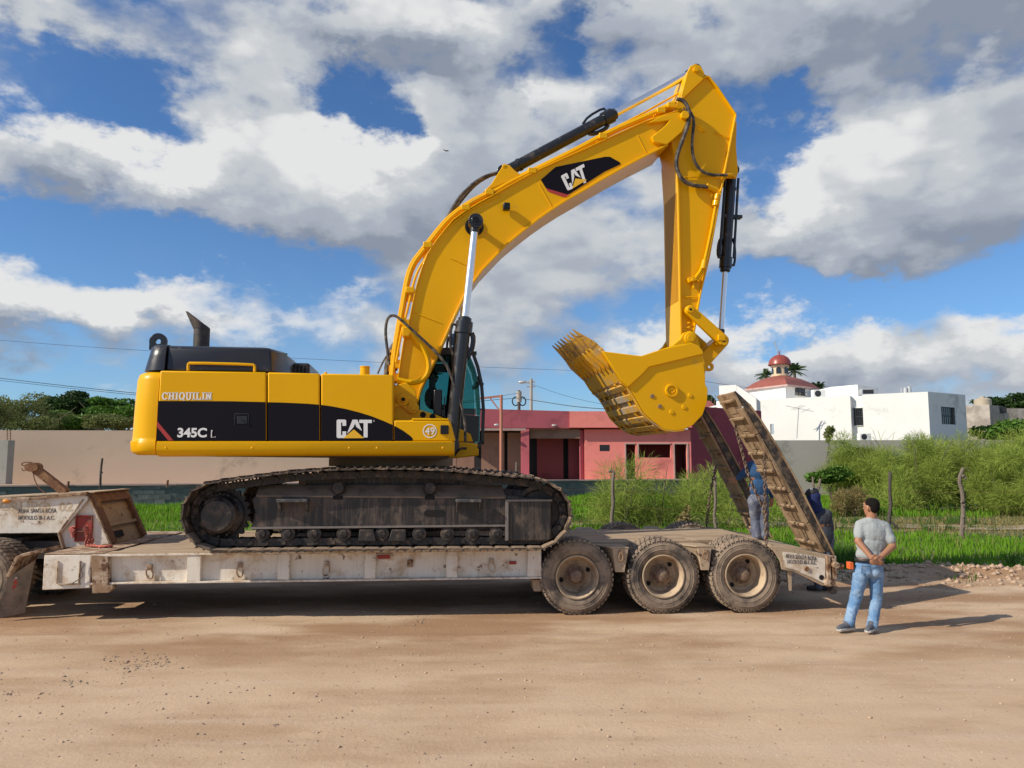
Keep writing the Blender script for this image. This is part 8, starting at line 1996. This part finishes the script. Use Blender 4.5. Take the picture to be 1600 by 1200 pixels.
# --- man in the blue shirt on the trailer's tail, bending towards the far ramp
def man_blue():
    Yp = 11.95
    def p(u, v, dy=0): return at(u, v, Yp + dy)
    ft = p(1185, 838); zf = deck_z(T.px(1185, 838, 1.4)[0]); t = thing('person', 'man in blue shirt standing on the trailer tail, one hand on the far ramp', 'person', WORLD, (ft.x, Yp, zf))
    hc = p(1192, 702, .05); hs, P, Rm = head_segs(hc, R(110), pitch=.3)
    shL, shR = p(1172, 729), p(1199, 731, -.05); elL, wrL = p(1160, 742, .05), p(1153, 748, .18); elR, wrR = p(1206, 757, .05), p(1206, 778, .12)
    hipL, hipR = p(1178, 783), p(1192, 783); knL, knR = p(1180, 812, .06), p(1193, 812, .04); anL, anR = p(1182, 838, .0), p(1194, 838, 0)
    body = hs + [(hc, .06, p(1188, 722), .06), ('e', p(1186, 740), (.19, .11, .18), I3), ('e', p(1186, 762), (.155, .105, .18), I3), (shL, .055, elL, .045), (elL, .042, wrL, .028), (shR, .055, elR, .045), (elR, .042, wrR, .028), (hipL, .085, knL, .06), (knL, .055, anL, .04), (hipR, .085, knR, .06), (knR, .055, anR, .04)]
    body += hand(wrL, (-.6, .3, -.1), (0, 1, 0), 1, .5) + hand(wrR, (0, .2, -1), (-.3, 1, 0), -1, .5)
    blob(body, 'body', M['skin'], t, .008, 3)
    o = blob([('e', p(1186, 738), (.205, .125, .17), I3), ('e', p(1187, 760), (.175, .125, .20), I3), (p(1187, 722), .085, p(1187, 730), .13), (p(1180, 726), .08, shL, .075), (p(1192, 726), .08, shR, .075), (shL, .074, elL, .060), (elL, .060, elL.lerp(wrL, .85), .045), (shR, .074, elR, .06), (elR, .06, elR.lerp(wrR, .85), .045)], 'shirt', M['blueshirt'], t, .012, 5)
    tex = bpy.data.textures.new('folds_b', 'CLOUDS'); tex.noise_scale = .13; d = o.modifiers.new('folds', 'DISPLACE'); d.texture = tex; d.strength = .03
    o = blob([('e', p(1186, 780), (.165, .12, .12), I3), (hipL, .10, knL, .078), (knL, .078, anL, .075), (hipR, .10, knR, .078), (knR, .078, anR, .075)], 'jeans', M['greyjeans'], t, .012, 4)
    d = o.modifiers.new('folds', 'DISPLACE'); d.texture = tex; d.strength = .022
    blob([('e', P(-.018, 0, .042), (.105, .086, .094), Rm)], 'hair', M['hair'], t, .01, 3); eyes(P, Rm, t)
    for a in (anL, anR): b = MB(); 
    for a in (anL, anR):
        h0 = Vector((a.x, a.y+.02, zf+.055)); blob([(h0, .05, h0 + Vector((-.02, .15, -.01)), .042)], 'shoe', M['shoe_grey'], t, .01, 3)
man_blue()

# --- man in the dark shirt and blue face cloth behind the near ramp
def man_dark():
    Yp = 12.35
    def p(u, v, dy=0): return at(u, v, Yp + dy)
    ft = p(1285, 890); t = thing('person', 'man in charcoal shirt, black cap and blue face cloth working behind the near ramp', 'person', WORLD, (ft.x, Yp, 0))
    hc = p(1270, 775, -.02); hs, P, Rm = head_segs(hc, R(150), pitch=.25)
    shL, shR = p(1266, 806, .05), p(1292, 803, -.05); elL, wrL = p(1247, 806, .08), p(1228, 789, .12); elR, wrR = p(1297, 828, .0), p(1288, 845, .12)
    hipL, hipR = p(1280, 856), p(1295, 856); knL, knR = p(1277, 890, .05), p(1293, 890, .03); 
    anL, anR = Vector((p(1278, 900).x, Yp, .08)), Vector((p(1294, 900).x, Yp, .08)); knL.z = knR.z = .50; hipL.z = hipR.z = .88
    body = hs + [(hc, .06, p(1278, 800), .065), ('e', p(1281, 815), (.19, .115, .17), I3), ('e', p(1286, 838), (.16, .11, .18), I3), (shL, .055, elL, .045), (elL, .042, wrL, .028), (shR, .055, elR, .045), (elR, .042, wrR, .028), (hipL, .085, knL, .06), (knL, .055, anL, .04), (hipR, .085, knR, .06), (knR, .055, anR, .04)]
    body += hand(wrL, (-.8, 0, .2), (0, 1, -.2), 1, .8) + hand(wrR, (-.3, .4, -.6), (0, 1, 0), -1, .6)
    blob(body, 'body', M['skin'], t, .008, 3)
    o = blob([('e', p(1281, 812), (.205, .13, .16), I3), ('e', p(1286, 836), (.178, .13, .21), I3), (p(1276, 800), .09, p(1284, 806), .13), (shL, .075, elL, .06), (elL, .06, elL.lerp(wrL, .85), .045), (shR, .08, elR, .066), (elR, .062, elR.lerp(wrR, .8), .045)], 'shirt', M['darkshirt'], t, .012, 5)
    tex = bpy.data.textures.new('folds_d', 'CLOUDS'); tex.noise_scale = .13; d = o.modifiers.new('folds', 'DISPLACE'); d.texture = tex; d.strength = .03
    blob([('e', Vector(((hipL.x+hipR.x)/2, Yp, .92)), (.165, .12, .12), I3), (hipL, .10, knL, .078), (knL, .075, anL, .07), (hipR, .10, knR, .078), (knR, .075, anR, .07)], 'trousers', M['greyjeans'], t, .012, 4)
    blob([('e', P(-.01, 0, -.01), (.112, .095, .11), Rm), (P(.0, 0, -.04), .10, p(1276, 797), .105), ('e', P(.02, 0, -.06), (.095, .085, .08), Rm)], 'face_cloth', M['hoodblue'], t, .010, 4)
    cap = blob([('e', P(-.005, 0, .058), (.112, .092, .075), Rm), ('e', P(.10, 0, .055), (.075, .068, .012), Rm)], 'cap', M['belt'], t, .009, 3)
    b = MB(); q = p(1267.5, 763.5, -.115)
    text_obj('N', WORLD, 1266.2, 762.2, 765.4, hc.y-.118, M['white_mark'], t, name='cap_badge', u1=(1269.2, 765.4), bold=.01)
    for a in (anL, anR): h0 = Vector((a.x, a.y, .055)); blob([(h0, .05, h0 + Vector((-.14, .05, -.01)), .042)], 'shoe', M['belt'], t, .01, 3)
man_dark()

# --- operator in the cab
def operator():
    yo = .92
    def p(u, v, dy=0): return U.w(*U.P(u, v, yo+dy))
    q = p(672, 690); t = thing('person', 'operator with a brimmed cap sitting in the excavator cab', 'person', WORLD, tuple(q))
    hc = p(675.5, 588); yaw = U.yaw; hs, P, Rm = head_segs(hc, yaw)
    fx = Vector((math.cos(yaw), math.sin(yaw), 0)); sy = Vector((-math.sin(yaw), math.cos(yaw), 0)); up = Vector((0,0,1)); pv = q + up*.12
    ch = hc - up*.38; s1, s2 = ch - sy*.18 + up*.12, ch + sy*.18 + up*.12
    body = hs + [(hc, .055, ch + up*.16, .06), ('e', ch, (.12, .18, .2), rz(yaw)), ('e', pv + up*.12, (.13, .17, .2), rz(yaw)), (pv - sy*.09, .09, pv - sy*.12 + fx*.4, .07), (pv + sy*.09, .09, pv + sy*.12 + fx*.4, .07), (pv - sy*.12 + fx*.4, .06, pv - sy*.12 + fx*.45 - up*.3, .045), (pv + sy*.12 + fx*.4, .06, pv + sy*.12 + fx*.45 - up*.3, .045),
                 (s1, .055, s1 - up*.28 + fx*.06, .045), (s1 - up*.28 + fx*.06, .04, s1 - up*.28 + fx*.32, .03), (s2, .055, s2 - up*.28 + fx*.06, .045), (s2 - up*.28 + fx*.06, .04, s2 - up*.28 + fx*.32, .03)]
    body += hand(s1 - up*.28 + fx*.32, fx, -up, 1, .9) + hand(s2 - up*.28 + fx*.32, fx, -up, -1, .9)
    blob(body, 'body', M['skin'], t, .009, 3)
    blob([('e', ch, (.135, .195, .2), rz(yaw)), ('e', pv + up*.14, (.145, .18, .2), rz(yaw)), (s1, .07, s1 - up*.27 + fx*.05, .06), (s2, .07, s2 - up*.27 + fx*.05, .06)], 'shirt', M['darkshirt'], t, .012, 4)
    blob([('e', P(-.008, 0, .06), (.112, .09, .07), Rm), ('e', P(.115, 0, .045), (.07, .065, .012), Rm)], 'cap', M['belt'], t, .010, 3); eyes(P, Rm, t)
operator()
